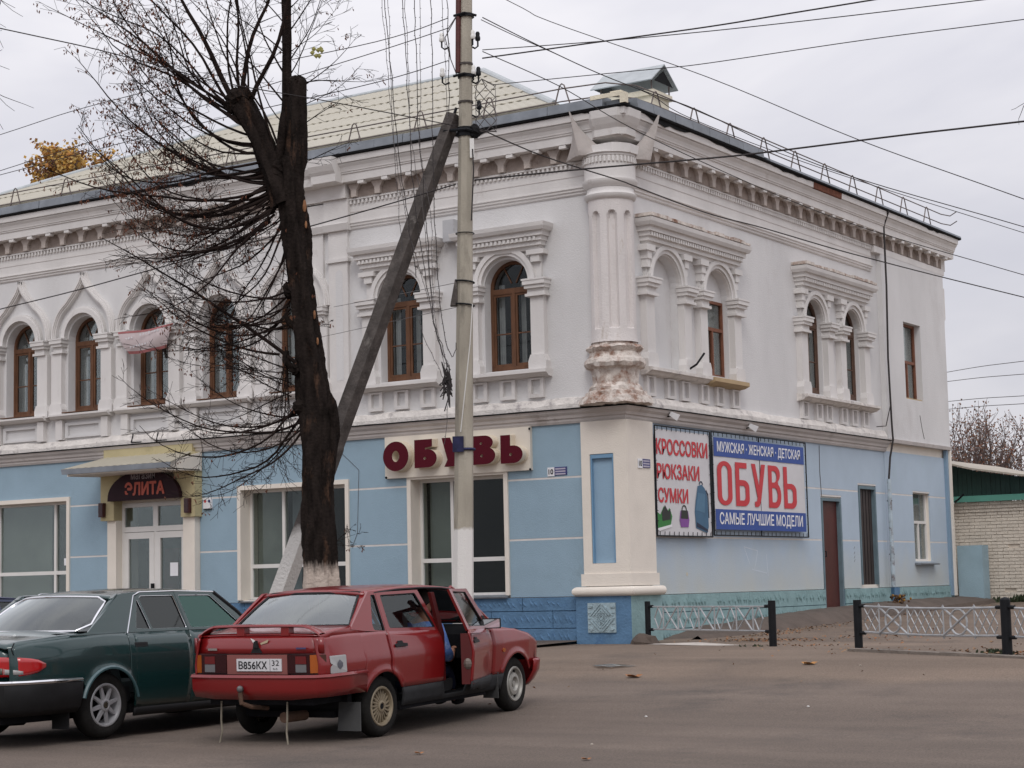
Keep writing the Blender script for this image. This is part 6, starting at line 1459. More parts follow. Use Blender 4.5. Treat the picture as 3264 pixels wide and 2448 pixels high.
def trimline(car, poly, m_, sgn, r=.008, parent=None, closed=True, name='window_trim', o_=.004):
    pts = [(p[0], sgn * (car.plane_y(p[0], p[1]) + o_), p[1]) for p in poly]
    if closed: pts.append(pts[0])
    return MB().tube(pts, r, 6, cap=not closed).build(name, m_, parent or car.r, smooth=50)

def seats(root, xs, zb=.30, hr=True, m_=SEATM):
    for x, y in xs:
        s_ = MB(); s_.prism(lambda u, o, z: (u, y + o, z), rnd_poly([(x - .05, zb), (x + .48, zb + .04), (x + .50, zb + .16), (x - .0, zb + .13)], .04), -.24, .24); st = s_.build('seat', m_, root)
        s_ = MB(); s_.prism(lambda u, o, z: (u, y + o, z), rnd_poly([(x - .02, zb + .08), (x + .10, zb + .10), (x - .10, zb + .68), (x - .22, zb + .66)], .05), -.23, .23); s_.build('backrest', m_, st)
        if hr: s_ = MB(); s_.prism(lambda u, o, z: (u, y + o, z), rnd_poly([(x - .20, zb + .70), (x - .12, zb + .70), (x - .13, zb + .86), (x - .22, zb + .86)], .03), -.12, .12); s_.build('headrest', m_, st)

# ---------------------------------------------------------------- red notchback
def red_car():
    th = 1.62; pitch = .03
    root = thing('red_sedan', 'dusty red sedan with rear spoiler parked nose in, its front passenger door open', 'car', (3.192, -11.805, .022), (0, -pitch, th), local=True)
    P = dict(plan=[(-.93, .70), (-.86, .76), (-.6, .795), (0, .815), (1.0, .825), (2.2, .82), (2.8, .785), (3.05, .74), (3.16, .66)],
             sect=[(.18, .90), (.40, .962), (.60, .988), (.735, 1.0), (.75, .998), (.80, .985), (.93, .945), (1.02, .91)],
             belt=[(-.93, .985), (-.5, .995), (0, .985), (.5, .962), (1.0, .940), (1.6, .915), (2.1, .895), (2.5, .865), (2.8, .80), (3.0, .72), (3.15, .63)],
             sill=[(-.93, .50), (-.5, .40), (-.35, .32), (.35, .26), (1.9, .24), (2.2, .24), (2.9, .34), (3.15, .50)], axles=[0, 2.50], wr=.275, archr=.335, tumble=.33)
    c = Car(root, P)
    for sg in (-1, 1):
        c.side('rear_fender', -.92, .13, CAR_RED, sg, zb=lambda x: max(c.zlow(x), .64 if x < -.30 else 0), rows=12)
        c.side('rear_door', .13, 1.05, CAR_RED, sg, zb=lambda x: max(c.zlow(x), .44), rows=10)
        if sg > 0: c.side('front_door', 1.05, 1.99, CAR_RED, sg, zb=lambda x: .44, rows=10)
        c.side('front_fender', 1.99, 3.12, CAR_RED, sg, zb=lambda x: max(c.zlow(x), .42), rows=12)
        c.side('sill_panel', .30, 2.21, SILL, sg, zt=lambda x: .435 if not (sg < 0 and 1.05 < x < 1.5) else .30, zb=lambda x: max(.26, c.zlow(x)) if x < .4 else .26, rows=3)
    # mud flap colours: front lower panel behind the front wheel on both sides
    # bonnet, wings of the trunk
    xs = [2.06 + i * (3.02 - 2.06) / 12 for i in range(13)]
    c.top('bonnet', xs, lambda x: interp(x, P['belt']) - .004, CAR_RED, yw=lambda x: c.W(x, interp(x, P['belt'])) - .006, crown=.045)
    rows = []
    for k in range(5):
        t = k / 4; r = []
        for j in range(13): s = -1 + 2 * j / 12; y = s * (.735 - .05 * t); x = 3.02 + .125 * t * (1 - .0) - .05 * abs(s) ** 3; r.append((x, y, .715 - .10 * t + .03 * (1 - abs(s) ** 2) * (1 - t)))
        rows.append(r)
    c.sheet('front_edge', rows, CAR_RED)
    # headlamps, grille
    mb = MB(); mb.box(3.06, 3.10, -.70, .70, .50, .66); mb.build('grille', TRIMB, root)
    for sg in (-1, 1):
        mb = MB(); mb.add([(3.13, sg * .42, .52), (3.12, sg * .66, .52), (2.98, sg * .755, .53), (2.96, sg * .76, .64), (3.10, sg * .66, .66), (3.12, sg * .42, .655), (3.0, sg * .42, .52), (3.0, sg * .42, .655)], [(0, 1, 4, 5), (1, 2, 3, 4), (0, 5, 7, 6), (0, 6, 2, 1), (5, 4, 3, 7)]); mb.build('headlight', LWHT, root)
        mb = MB(); mb.prism(lambda u, o, z: (u, sg * (c.W(u, z) + o), z), full(2.21, .66, .03, 10, .022), 0, .02); mb.build('side_indicator', LORG, root)
    # bumpers
    def bumper(front):
        pts = []
        s = 1 if front else -1
        base = [(2.86, .795), (3.05, .76), (3.16, .66), (3.20, .4), (3.21, 0)] if front else [(-.31, .825), (-.60, .815), (-.86, .785), (-.96, .715), (-1.0, .45), (-1.015, 0)]
        line = [(x, -y) for x, y in base] + [(x, y) for x, y in base[::-1][1:]]
        if front: zl = [(.52, 0), (.50, .012), (.40, .0), (.30, -.06), (.24, -.12)]
        else: zl = [(.648, -.02), (.650, .01), (.632, .02), (.62, .004), (.52, .0), (.43, -.03)]
        rows = []
        for z, d in zl:
            r = []
            for i, (x, y) in enumerate(line):
                a = line[max(i - 1, 0)]; b = line[min(i + 1, len(line) - 1)]; dx, dy = b[0] - a[0], b[1] - a[1]; L_ = math.hypot(dx, dy); nx, ny = (dy / L_, -dx / L_); 
                if front: nx, ny = nx, ny
                else: nx, ny = -nx, -ny
                zz = z
                if not front and z < .5: zz = z + .02 * (abs(y) > .7)
                r.append((x + nx * d, y + ny * d, zz))
            rows.append(r)
        o = c.sheet('front_bumper' if front else 'rear_bumper', rows, CAR_RED, smooth=30); return o
    bumper(True); bumper(False)
    # rear: boot lid, light band, plate
    rows = []
    for k, (x, z, w_) in enumerate(((-.86, 1.0, .68), (-.885, .975, .685), (-.905, .90, .70), (-.915, .845, .705))):
        rows.append([(x + .035 * abs(t) ** 3, t * w_, z) for t in [-1 + 2 * j / 12 for j in range(13)]])
    c.sheet('boot_lid', rows, CAR_RED)
    rows = [[(x, t * w_, z + .012 * (1 - abs(t) ** 2)) for t in [-1 + 2 * j / 12 for j in range(13)]] for x, z, w_ in ((-.86, 1.0, .68), (-.7, 1.02, .69), (-.5, 1.04, .70), (-.36, 1.06, .70))]
    c.sheet('boot_top', rows, CAR_RED)
    for sg in (-1, 1):   # wing beside boot
        pts = [[(x, sg * a, z) for a, z in ((.688, z0), (.715, z0 + .003), (c.W(x, .98) , .98 + .0))] for x, z0 in ((-.875, 1.0), (-.7, 1.018), (-.5, 1.035), (-.36, 1.05), (-.2, 1.05))]
        c.sheet('wing_top', pts, CAR_RED)
        rows = [[(-.90 + .03 * a, sg * (.705 + .05 * a), z) for a in (0, .5, 1)] for z in (.99, .92, .845)]; c.sheet('wing_rear', rows, CAR_RED)
    MB().box(-.90, -.80, -.70, .70, .64, .845).build('rear_panel', mat('dark_red_panel', (.05, .006, .008), .4), root)
    mb = MB(); mb.box(-.925, -.90, -.37, .33, .655, .835); mb.build('plate_recess', mat('faded_red_panel', (.22, .07, .06), .6, .1), root)
    pl = MB().box(-.935, -.925, -.31, .21, .685, .798).build('number_plate', mat('plate_white', (.62, .62, .63), .4, .04), root)
    TB = lambda u, o, z: (-.936 - o, -u, z)
    mesh_text('В856КХ', .33, .072, IRON, TB, -.185, .705, .0015, 'plate_lettering', pl, bold=.01); mesh_text('32', .085, .050, IRON, TB, .20, .735, .0015, 'plate_lettering', pl)
    MB().fbox(TB, .178, .181, 0, .001, .690, .793).build('plate_divider', IRON, pl)
    mesh_text('RUS', .05, .016, IRON, TB, .215, .698, .0015, 'plate_lettering', pl)
    for sg in (-1, 1):
        def lens(y0, y1, z0, z1, m_, x=-.918, n='tail_light'): return MB().box(x - .012, x + .03, min(sg * y0, sg * y1), max(sg * y0, sg * y1), z0, z1).build(n, m_, root)
        l_ = lens(.375 if sg < 0 else .335, .63, .665, .835, LDRED); 
        MB().box(-.934, -.93, min(sg * .47, sg * .59), max(sg * .47, sg * .59), .675, .745).build('reversing_lens', mat('dull_white_lens', (.15, .15, .155), .3), l_); MB().box(-.934, -.93, min(sg * .47, sg * .59), max(sg * .47, sg * .59), .75, .82).build('brake_lens', mat('mid_red_lens', (.13, .006, .008), .2, coat=.6), l_)
        mb = MB(); mb.add([(-.93, sg * .632, .668), (-.905, sg * .715, .668), (-.905, sg * .715, .832), (-.93, sg * .632, .832), (-.87, sg * .64, .668), (-.87, sg * .70, .832)], [(0, 1, 2, 3), (0, 4, 1), (3, 2, 5)]); mb.build('indicator_lens', LORG, root)
        mb = MB(); mb.add([(-.905, sg * .716, .668), (-.86, sg * .765, .668), (-.86, sg * .765, .832), (-.905, sg * .716, .832)], [(0, 1, 2, 3)]); mb.build('light_housing', mat('brown_lens', (.06, .02, .012), .3), root)
    # boot badges and lock
    bl = MB().prism(lambda u, o, z: (-.912 - o, u, z), [(-.085, .85), (.05, .85), (.02, .90), (-.045, .90)], 0, .012).build('lock_cover', TRIMB, root)
    MB().prism(lambda u, o, z: (-.912 - o, u, z), [(-.04, .90), (.01, .90), (.0, .955), (-.025, .965)], .0, .03).build('lock_button', TRIMB, bl)
    MB().prism(lambda u, o, z: (-.905 - o, u, z), [(.02, .97), (.06, .985), (.02, .93), (-.01, .95)], .0, .004).build('bird_badge', PORC, root)
    MB().prism(lambda u, o, z: (-.905 - o, u, z), [(-.05, .94), (-.15, .975), (-.135, .945), (-.06, .925)], .0, .004).build('bird_badge', mat('gold_badge', (.45, .36, .24), .5), root)
    b_ = MB().fbox(TB, -.56, -.45, -.022, -.015, .875, .895).build('badge', CHROME, root); b_ = MB().fbox(TB, .47, .58, -.022, -.015, .885, .90).build('badge', mat('blue_badge', (.05, .05, .14), .4), root)
    # spoiler
    rows = []
    for k in range(25):
        t = -1 + 2 * k / 24; y = t * .70; e = abs(t); z = 1.085 - .075 * max(0, (e - .72) / .28) ** 1.7 + .012 * (1 - e * e); x0 = -.90 + .03 * e
        rows.append([(x0, y, z - .004), (x0 + .01, y, z + .012), (x0 + .06, y, z + .016), (x0 + .13, y, z + .002), (x0 + .12, y, z - .012), (x0 + .02, y, z - .014), (x0, y, z - .004)])
    sp = c.sheet('spoiler', rows, CAR_RED, thick=0)
    for y in (.205, -.31): MB().box(-.87, -.79, y - .045, y + .045, 1.005, 1.085).build('spoiler_foot', CAR_RED, sp)
    MB().tube([(-.88, .70, 1.01), (-.86, .69, 1.0)], .02, 6).build('spoiler_end', CAR_RED, sp)
    # fuel flap sticker
    st = MB().prism(lambda u, o, z: (u, -(c.W(u, z) + .004 + o), z), rnd_poly([(-.815, .655), (-.60, .655), (-.60, .815), (-.815, .815), (-.815, .745), (-.785, .735), (-.815, .715)], .012), .010, .015).build('sticker', mat('grey_sticker', (.36, .36, .36), .6), root)
    MB().prism(lambda u, o, z: (u, -(c.W(u, z) + .004 + o), z), [(-.695, .775), (-.66, .745), (-.66, .715), (-.695, .685), (-.73, .715), (-.73, .745)], .016, .018).build('sticker_print', mat('sticker_dark', (.10, .10, .12), .6), st)
    # greenhouse
    zr = 1.345
    LF = [(.04, .985), (.22, .965), (.22, 1.335), (.12, 1.33)]
    C_out = [(-.42, 1.03), (-.20, 1.0), (.13, .975), (.13, 1.345), (.10, 1.365), (.02, 1.362)]
    QW = rnd_poly([(-.06, 1.0), (.115, .985), (.115, 1.33), (.045, 1.33), (-.065, 1.05)], .02)
    RD_out = [(.135, .975), (1.045, .93), (.86, 1.345), (.135, 1.35)]
    RDW = rnd_poly([(.20, 1.005), (.98, .968), (.80, 1.318), (.20, 1.322)], .02)
    FD_out = [(1.055, .93), (2.0, .88), (2.06, .92), (1.60, 1.325), (.87, 1.345)]
    FDW = rnd_poly([(1.13, .965), (1.86, .93), (1.50, 1.295), (.97, 1.318)], .02)
    for sg in (-1, 1):
        c.ghouse('rear_pillar', C_out, [QW], CAR_RED, sg); c.ghouse('quarter_pane', QW, [], CGL, sg, .004, th=0); trimline(c, QW, TRIMB, sg, .008)
        rd = c.ghouse('rear_door_frame', RD_out, [RDW], CAR_RED, sg); c.ghouse('pane', RDW, [], CGL, sg, .004, rd, th=0); trimline(c, RDW, TRIMB, sg, .009, rd)
        if sg > 0: fd = c.ghouse('front_door_frame', FD_out, [FDW], CAR_RED, sg); c.ghouse('pane', FDW, [], CGL, sg, .004, fd, th=0)
    # roof
    def rz_(x): return interp(x, [(0, 1.372), (.15, 1.385), (.6, 1.402), (1.1, 1.395), (1.45, 1.37), (1.60, 1.345)])
    rows = []
    for i in range(15):
        x = .0 + 1.62 * i / 14; r = []
        for j in range(15):
            t = -1 + 2 * j / 14; w_ = c.plane_y(x, 1.345) - .01 + (0 if i else -.03); r.append((x + (.10 * (abs(t) ** 2) if i == 0 else 0) * 0, t * w_, rz_(x) - .028 * abs(t) ** 3.0 - (.01 if i in (0, 14) else 0)))
        rows.append(r)
    c.sheet('roof', rows, CAR_RED, thick=.02)
    for sg in (-1, 1): MB().tube([(x, sg * (c.plane_y(x, 1.345) + .004), rz_(x) - .032) for x in (.10, .5, .9, 1.3, 1.58)], .009, 5).build('roof_gutter', TRIMB, root)
    # rear screen
    def screen(name, b, t, m_, wb, wt, frame, bow=.04, fw=.05, fm=None):
        rows = []
        for k in range(7):
            q = k / 6; rows.append([(b[0] + (t[0] - b[0]) * q - bow * (1 - s * s) * (1 if b[0] < t[0] else -1), s * (wb + (wt - wb) * q), b[1] + (t[1] - b[1]) * q + .012 * math.sin(PI * q)) for s in [-1 + 2 * j / 12 for j in range(13)]])
        o = c.sheet(name, rows, m_, thick=0)
        edge = rows[0] + [r[-1] for r in rows[1:-1]] + rows[-1][::-1] + [r[0] for r in rows[1:-1]][::-1]
        MB().tube(edge + [edge[0]], fw, 6, cap=False).build(name + '_seal', fm or TRIMB, root, smooth=50); return o
    screen('rear_screen', (-.34, 1.065), (.05, 1.36), CGLR, .665, .52, True, .05, .014)
    for sg in (-1, 1):   # pillar flank between screen and side
        c.sheet('pillar_flank', [[(-.37 + .42 * q, sg * (.68 - .145 * q), 1.055 + .31 * q), (-.35 + .41 * q, sg * ((.72 - .13 * q)), 1.045 + .315 * q), (-.30 + .40 * q, sg * (c.plane_y(-.2, 1.03 + .32 * q)), 1.035 + .31 * q)] for q in (0, .25, .5, .75, 1)], CAR_RED)
    screen('windscreen', (2.16, .955), (1.60, 1.345), CGL, .68, .54, True, .06, .012)
    for sg in (-1, 1): MB().tube([(2.16, sg * .72, .93), (1.86, sg * .65, 1.17), (1.59, sg * .575, 1.345)], .024, 6).build('front_pillar', CAR_RED, root)
    MB().box(2.05, 2.2, -.70, .70, .90, .935).build('scuttle', TRIMB, root)
    for y in (-.25, .25): MB().tube([(2.2, y, .96), (1.98, y - .35, 1.10)], .006, 4).build('wiper', IRON, root)
    MB().tube([(1.85, .60, 1.30), (2.25, .55, 1.02)], .003, 4).build('aerial', IRON, root)
    # interior
    mb = MB(); mb.box(.36, 1.95, -.74, .74, .22, .30); mb.box(-.35, .36, -.58, .58, .22, .30); mb.box(-.40, -.33, -.66, .66, .3, 1.0); mb.box(1.95, 2.0, -.72, .72, .25, .90)
    mb.build('floor', INTR, root)
    mb = MB(); mb.prism(lambda u, o, z: (u, o, z), [(1.62, .62), (2.05, .60), (2.10, .945), (1.78, .95), (1.64, .86)], -.70, .72); mb.build('dashboard', INTR, root)
    for k in range(3): MB().tube([(1.625, -.42 + .06 * k, .82), (1.61, -.42 + .06 * k, .82)], .02, 10).build('heater_knob', mat('knob_grey', (.25, .25, .24), .5), root)
    MB().tube([(1.52 + .02 * math.sin(t), .36 + .19 * math.cos(t), .80 + .17 * math.sin(t)) for t in [2 * PI * i / 20 for i in range(21)]], .014, 6).build('steering_wheel', INTR, root)
    seats(root, [(1.05, .36), (1.05, -.36)], .27)
    s_ = MB(); s_.prism(lambda u, o, z: (u, o, z), rnd_poly([(-.1, .27), (.45, .29), (.47, .42), (.05, .40)], .04), -.64, .64); s_.prism(lambda u, o, z: (u, o, z), rnd_poly([(-.08, .36), (.06, .40), (-.16, .92), (-.28, .92)], .04), -.62, .62); s_.build('rear_bench', SEATM, root)
    MB().box(-.42, -.2, -.62, .62, .97, .985).build('parcel_shelf', INTR, root)
    MB().box(-.2, .1, -.59, .59, .28, .62).build('inner_arch', INTR, root); MB().box(2.15, 2.85, -.60, .60, .25, .70).build('engine_bay', INTR, root); MB().box(-.85, -.40, -.60, .60, .37, .62).build('boot_floor', INTR, root)
    MB().prism(lambda u, o, z: (u, o, z), [(1.03, .44), (1.10, .44), (1.10, .90), (.93, 1.32), (.87, 1.32), (1.03, .90)], -.80, -.765).build('centre_pillar', mat('dark_red_paint', (.09, .008, .008), .4), root)
    MB().tube([(1.02, -.70, 1.22), (1.12, -.66, .98), (1.22, -.62, .70)], .022, 4, flat=.2).build('seat_belt', TRIMB, root)
    MB().box(-.4, 2.9, -.50, .50, .21, .27).build('underbody', INTR, root)
    # open door, hinged at x=1.99
    ph = rad(18.5); hx, hy = 1.99, -.805
    def rot(x, y, z):
        dx, dy = x - hx, y - hy; return (hx + dx * math.cos(ph) - dy * math.sin(ph), hy + dx * math.sin(ph) + dy * math.cos(ph), z)
    od = c.side('front_door', 1.06, 1.985, CAR_RED, -1, zb=lambda x: .40, rows=10, rot=rot); od['label'] = 'open front passenger door'
    c.side('door_cladding', 1.06, 1.985, SILL, -1, zt=lambda x: .43, zb=lambda x: .345 - .03 * (x > 1.4), rows=2, rot=lambda x, y, z: rot(x, y - .008, z), parent=od)
    c.ghouse('door_window_frame', FD_out, [FDW], CAR_RED, -1, rot=rot, parent=od); c.ghouse('pane', FDW, [], CGL, -1, .004, od, rot=rot, th=0)
    pts = [rot(p[0], -(c.plane_y(p[0], p[1]) + .004), p[1]) for p in FDW]; MB().tube(pts + [pts[0]], .009, 6, cap=False).build('window_trim', TRIMB, od)
    mb = MB(); vs_ = [rot(1.07, y, z) for y in (-.815, -.70) for z in (.40, .90)] + [rot(1.96, y, z) for y in (-.80, -.70) for z in (.40, .86)]
    mb.add(vs_, [(0, 1, 3, 2), (4, 5, 7, 6), (2, 3, 7, 6), (0, 2, 6, 4), (1, 3, 7, 5)]); mb.build('door_inner', mat('dark_red_paint', (.09, .008, .008), .4), od)
    MB().add([rot(1.10, -.695, .42), rot(1.93, -.695, .42), rot(1.93, -.695, .85), rot(1.10, -.695, .88)], [(0, 1, 2, 3)]).build('door_card', INTR, od)
    mb = MB(); mb.sphere(rot(1.08, -.76, .60), .05, 8, 6, .6, 1, 1.2); mb.build('door_latch', mat('worn_metal', (.18, .15, .13), .5, .4, 9, metal=.4), od)
    def handle(x, z, sg, parent, rot=None):
        f = rot or LT; mb = MB()
        mb.prism(lambda u, o, zz: f(u, sg * (c.W(u, zz) + o), zz), rnd_poly([(x - .10, z - .02), (x + .10, z - .022), (x + .10, z + .005), (x + .03, z + .012), (x + .02, z + .035), (x - .04, z + .035), (x - .05, z + .012), (x - .10, z + .005)], .008), .0, .028); mb.build('door_handle', TRIMB, parent)
    handle(.30, .848, -1, root); handle(.30, .848, 1, root); handle(1.22, .82, -1, od, rot)
    mr = MB(); 
    def mv(x, y, z): return rot(x, y, z)
    mr.add([mv(1.80, -.955, .905), mv(1.80, -.955, 1.01), mv(1.80, -.76, 1.01), mv(1.80, -.76, .905), mv(1.93, -.93, .92), mv(1.93, -.93, .99), mv(1.93, -.80, .99), mv(1.93, -.80, .92)], [(0, 1, 2, 3), (4, 5, 6, 7), (0, 1, 5, 4), (1, 2, 6, 5), (2, 3, 7, 6), (3, 0, 4, 7)])
    mr = mr.build('door_mirror', TRIMB, od); MB().add([mv(1.797, -.945, .915), mv(1.797, -.945, 1.0), mv(1.797, -.77, 1.0), mv(1.797, -.77, .915)], [(0, 1, 2, 3)]).build('mirror_glass', mat('mirror', (.85, .85, .88), .05, .0, metal=1.), mr)
    MB().prism(lambda u, o, z: rot(u, -o, z), [(1.75, .92), (2.0, .90), (1.83, 1.04)], .745, .775).build('mirror_base', TRIMB, od)
    # wheels
    wheel(root, 0, -.70, .285, .165, 'mesh', .185, m_=GOLDW); wheel(root, 0, .70, .285, .165, 'mesh', .185, m_=GOLDW)
    wheel(root, 2.50, -.70, .285, .165, 'steel', .180, .06, m_=STEELW); wheel(root, 2.50, .70, .285, .165, 'steel', .180, .06, m_=STEELW)
    # mud flaps, tow hitch, hanging straps
    mb = MB(); mb.prism(lambda u, o, z: (-.40 + o - .06 * (z < .2), u, z), [(-.84, .10), (-.58, .10), (-.56, .36), (-.80, .36)], 0, .012); mb.build('mud_flap', mat('grey_rubber', (.05, .05, .05), .9, .2, 8), root)
    MB().prism(lambda u, o, z: (2.10 + o, u, z), [(-.80, .17), (-.62, .17), (-.62, .40), (-.80, .40)], 0, .012).build('mud_flap', mat('grey_rubber', (.05, .05, .05)), root)
    hb = MB().tube([(-.75, .0, .33), (-.95, .04, .36), (-1.04, .08, .40), (-1.05, .085, .50)], .022, 8).build('tow_bar', mat('rusty_steel', (.10, .055, .035), .8, .4, 10), root); MB().sphere((-1.05, .085, .53), .032, 10, 8).build('tow_ball', mat('dull_steel', (.15, .15, .15), .5, metal=.5), hb)
    for y, s in ((.46, 1), (-.31, -1)): MB().tube([(-.86, y, .40), (-.87, y, .22), (-.87, y - s * .01, .12), (-.885, y + s * .015, .005)], .009, 5).build('ground_strap', mat('frayed_cord', (.25, .22, .17), .9, .3, 12), root)
    MB().tube([(-.45, -.2, .24), (-.80, -.22, .25)], .05, 10).build('silencer', mat('rusty_steel', (.10, .055, .035)), root)
    return root, rot
redc, door_rot = red_car()

# ---------------------------------------------------------------- dark green saloon
def green_car():
    root = thing('green_sedan', 'large dark green sedan with chrome rear window frame and alloy wheels', 'car', (.581, -12.847, .03), (0, 0, 1.59), local=True)
    P = dict(plan=[(-1.22, .70), (-1.16, .79), (-1.0, .835), (-.6, .872), (0, .89), (1.2, .90), (2.8, .885), (3.3, .84), (3.6, .74), (3.68, .66)],
             sect=[(.2, .92), (.40, .97), (.62, 1.0), (.78, .995), (.90, .975), (.97, .945), (1.05, .90)],
             belt=[(-1.22, .90), (-1.0, .945), (-.5, .985), (0, 1.0), (1.2, 1.0), (2.1, .99), (2.8, .94), (3.3, .86), (3.6, .78)],
             sill=[(-1.22, .36), (-.5, .32), (.4, .24), (2.3, .23), (3.3, .28), (3.6, .36)], axles=[-.02, 2.78], wr=.30, archr=.375, tumble=.36)
    c = Car(root, P); G_ = CAR_GRN
    for sg in (-1, 1):
        c.side('rear_fender', -1.19, .27, G_, sg, zb=lambda x: max(c.zlow(x), .56 if x < -.35 else 0), rows=12)
        c.side('rear_door', .27, 1.17, G_, sg, zb=lambda x: max(c.zlow(x), .28), rows=10); c.side('front_door', 1.17, 2.18, G_, sg, zb=lambda x: .28, rows=10)
        c.side('front_fender', 2.18, 3.60, G_, sg, rows=12); c.side('sill_panel', .36, 2.38, TRIMB, sg, zt=lambda x: .275, zb=lambda x: .19, rows=2)
    # boot
    xs = [-1.20 + i * (1.0) / 10 for i in range(11)]
    c.top('boot_lid', xs, lambda x: interp(x, P['belt']) - .003, G_, crown=.055, yw=lambda x: c.W(x, interp(x, P['belt'])) - .0)
    xs = [2.25 + i * (3.55 - 2.25) / 12 for i in range(13)]; c.top('bonnet', xs, lambda x: interp(x, P['belt']) - .003, G_, crown=.06)
    rows = []
    for x, z, w_ in ((-1.20, .93, .70), (-1.235, .905, .72), (-1.25, .85, .74), (-1.245, .70, .76), (-1.23, .58, .77)):
        rows.append([(x + .12 * abs(t) ** 4, t * w_, z - .02 * abs(t) ** 3) for t in [-1 + 2 * j / 14 for j in range(15)]])
    c.sheet('rear_panel', rows, G_)
    MB().tube([(-1.20, -.55, .955), (-1.245, -.52, .90), (-1.262, -.50, .84)], .005, 4).build('boot_seam', IRON, root)
    MB().tube([(-1.15, -.775, .955), (-1.19, -.78, .90), (-1.175, -.795, .845)], .006, 4).build('boot_seam', IRON, root)
    # wrap round lights
    for sg in (-1, 1):
        def wrap(s):   # s: 0 at centre side .. 1 far on the flank
            if s < .55: y = .40 + (.715 - .40) * s / .55; x = -1.235 + .12 * (y / .77) ** 4 - .022; return x, y
            q = (s - .55) / .45; return -1.165 + .33 * q - .0 , c.W(-1.165 + .33 * q, .72) + .014
        def blob(name, s0, s1, zf0, zf1, m_, d=0):
            rows = []
            for k in range(9):
                s = s0 + (s1 - s0) * k / 8; x, y = wrap(s); z0, z1 = zf0(s), zf1(s)
                rows.append([(x - d * (1 - s), sg * (y + d * s), z0 + (z1 - z0) * j / 4) for j in range(5)])
            return c.sheet(name, rows, m_, thick=.02)
        top_ = lambda s: .745 + .085 * math.sqrt(max(0, 1 - (max(0, s - .2) / .8) ** 2.4)); bot_ = lambda s: .735 - .095 * math.sqrt(max(0, 1 - (max(0, s - .2) / .8) ** 2.4))
        tl = blob('tail_light', 0, .995, bot_, top_, LRED)
        rows = []
        for a, b, m_ in ((.22, .36, LWHT), (.38, .47, mat('smoke_lens', (.10, .09, .07), .2)), (.48, .66, LWHT)):
            rows = []
            for k in range(5):
                s = a + (b - a) * k / 4; x, y = wrap(s); rows.append([(x - .012 * (1 - s), sg * (y + .012 * s), .665 + (.06 - .03 * max(0, s - .45) / .2) * j / 2) for j in range(3)])
            c.sheet('reversing_lens', rows, m_, parent=tl, thick=.004)
    def bump(base, zl, name, m_):
        line = [(x, -y) for x, y in base] + [(x, y) for x, y in base[::-1][1:]]; rows = []
        for z, d in zl:
            r = []
            for i, (x, y) in enumerate(line):
                a = line[max(i - 1, 0)]; b = line[min(i + 1, len(line) - 1)]; dx, dy = b[0] - a[0], b[1] - a[1]; L_ = math.hypot(dx, dy); s = -1 if name != 'front_bumper' else 1
                r.append((x + s * dy / L_ * d, y - s * dx / L_ * d, z))
            rows.append(r)
        return c.sheet(name, rows, m_, smooth=35)
    rb = [(-.415, .89), (-.8, .88), (-1.08, .855), (-1.24, .76), (-1.30, .5), (-1.32, 0)]
    bp = bump(rb, [(.575, -.01), (.575, .025), (.56, .035), (.45, .03), (.34, .0), (.28, -.06)], 'rear_bumper', TRIMB)
    o = bump(rb, [(.600, .005), (.600, .030), (.590, .042), (.577, .038), (.574, .0)], 'bumper_chrome', CHROME)
    fb = [(3.15, .88), (3.45, .82), (3.66, .68), (3.74, .4), (3.76, 0)]
    bump(fb, [(.56, 0), (.56, .03), (.42, .03), (.28, -.03)], 'front_bumper', TRIMB)
    rows = [[(x - .10 * abs(t) ** 3, t * w_, z) for t in [-1 + 2 * j / 10 for j in range(11)]] for x, z, w_ in ((3.56, .84, .74), (3.64, .78, .72), (3.67, .60, .72))]; c.sheet('front_panel', rows, G_)
    for sg in (-1, 1): MB().box(3.60, 3.67, min(sg * .42, sg * .66), max(sg * .42, sg * .66), .62, .76).build('headlight', LWHT, root)
    # wheel arch lips
    for sg in (-1, 1):
        for cx in P['axles']:
            pts = [(cx + .385 * math.cos(rad(a)), sg * (c.W(cx, .6) + .026), .30 + .385 * math.sin(rad(a))) for a in range(12, 169, 8)]
            MB().tube(pts, .022, 6, flat=.7).build('arch_lip', mat('bright_green_lip', (.05, .10, .11), .35, .1, coat=.5), root, smooth=50)
    # greenhouse
    Co = [(-.42, 1.01), (.33, 1.01), (.33, 1.05), (.47, 1.375), (.30, 1.395), (.22, 1.375), (-.28, 1.03)]
    Co = [(-.48, .995), (.27, 1.005), (.30, 1.03), (.50, 1.36), (.60, 1.395), (.35, 1.39), (.28, 1.37), (-.25, 1.02)]
    rd_o = [(.275, 1.005), (1.175, 1.005), (1.10, 1.395), (.62, 1.395), (.51, 1.355), (.305, 1.03)]
    rw1 = rnd_poly([(.42, 1.04), (.63, 1.03), (.545, 1.33), (.53, 1.32)], .012); rw2 = rnd_poly([(.655, 1.03), (1.165, 1.03), (1.08, 1.365), (.60, 1.365), (.57, 1.34)], .02)
    fd_o = [(1.18, 1.005), (2.20, 1.0), (2.17, 1.03), (1.70, 1.385), (1.105, 1.397)]
    fw = rnd_poly([(1.225, 1.03), (2.05, 1.03), (1.65, 1.36), (1.15, 1.365)], .03)
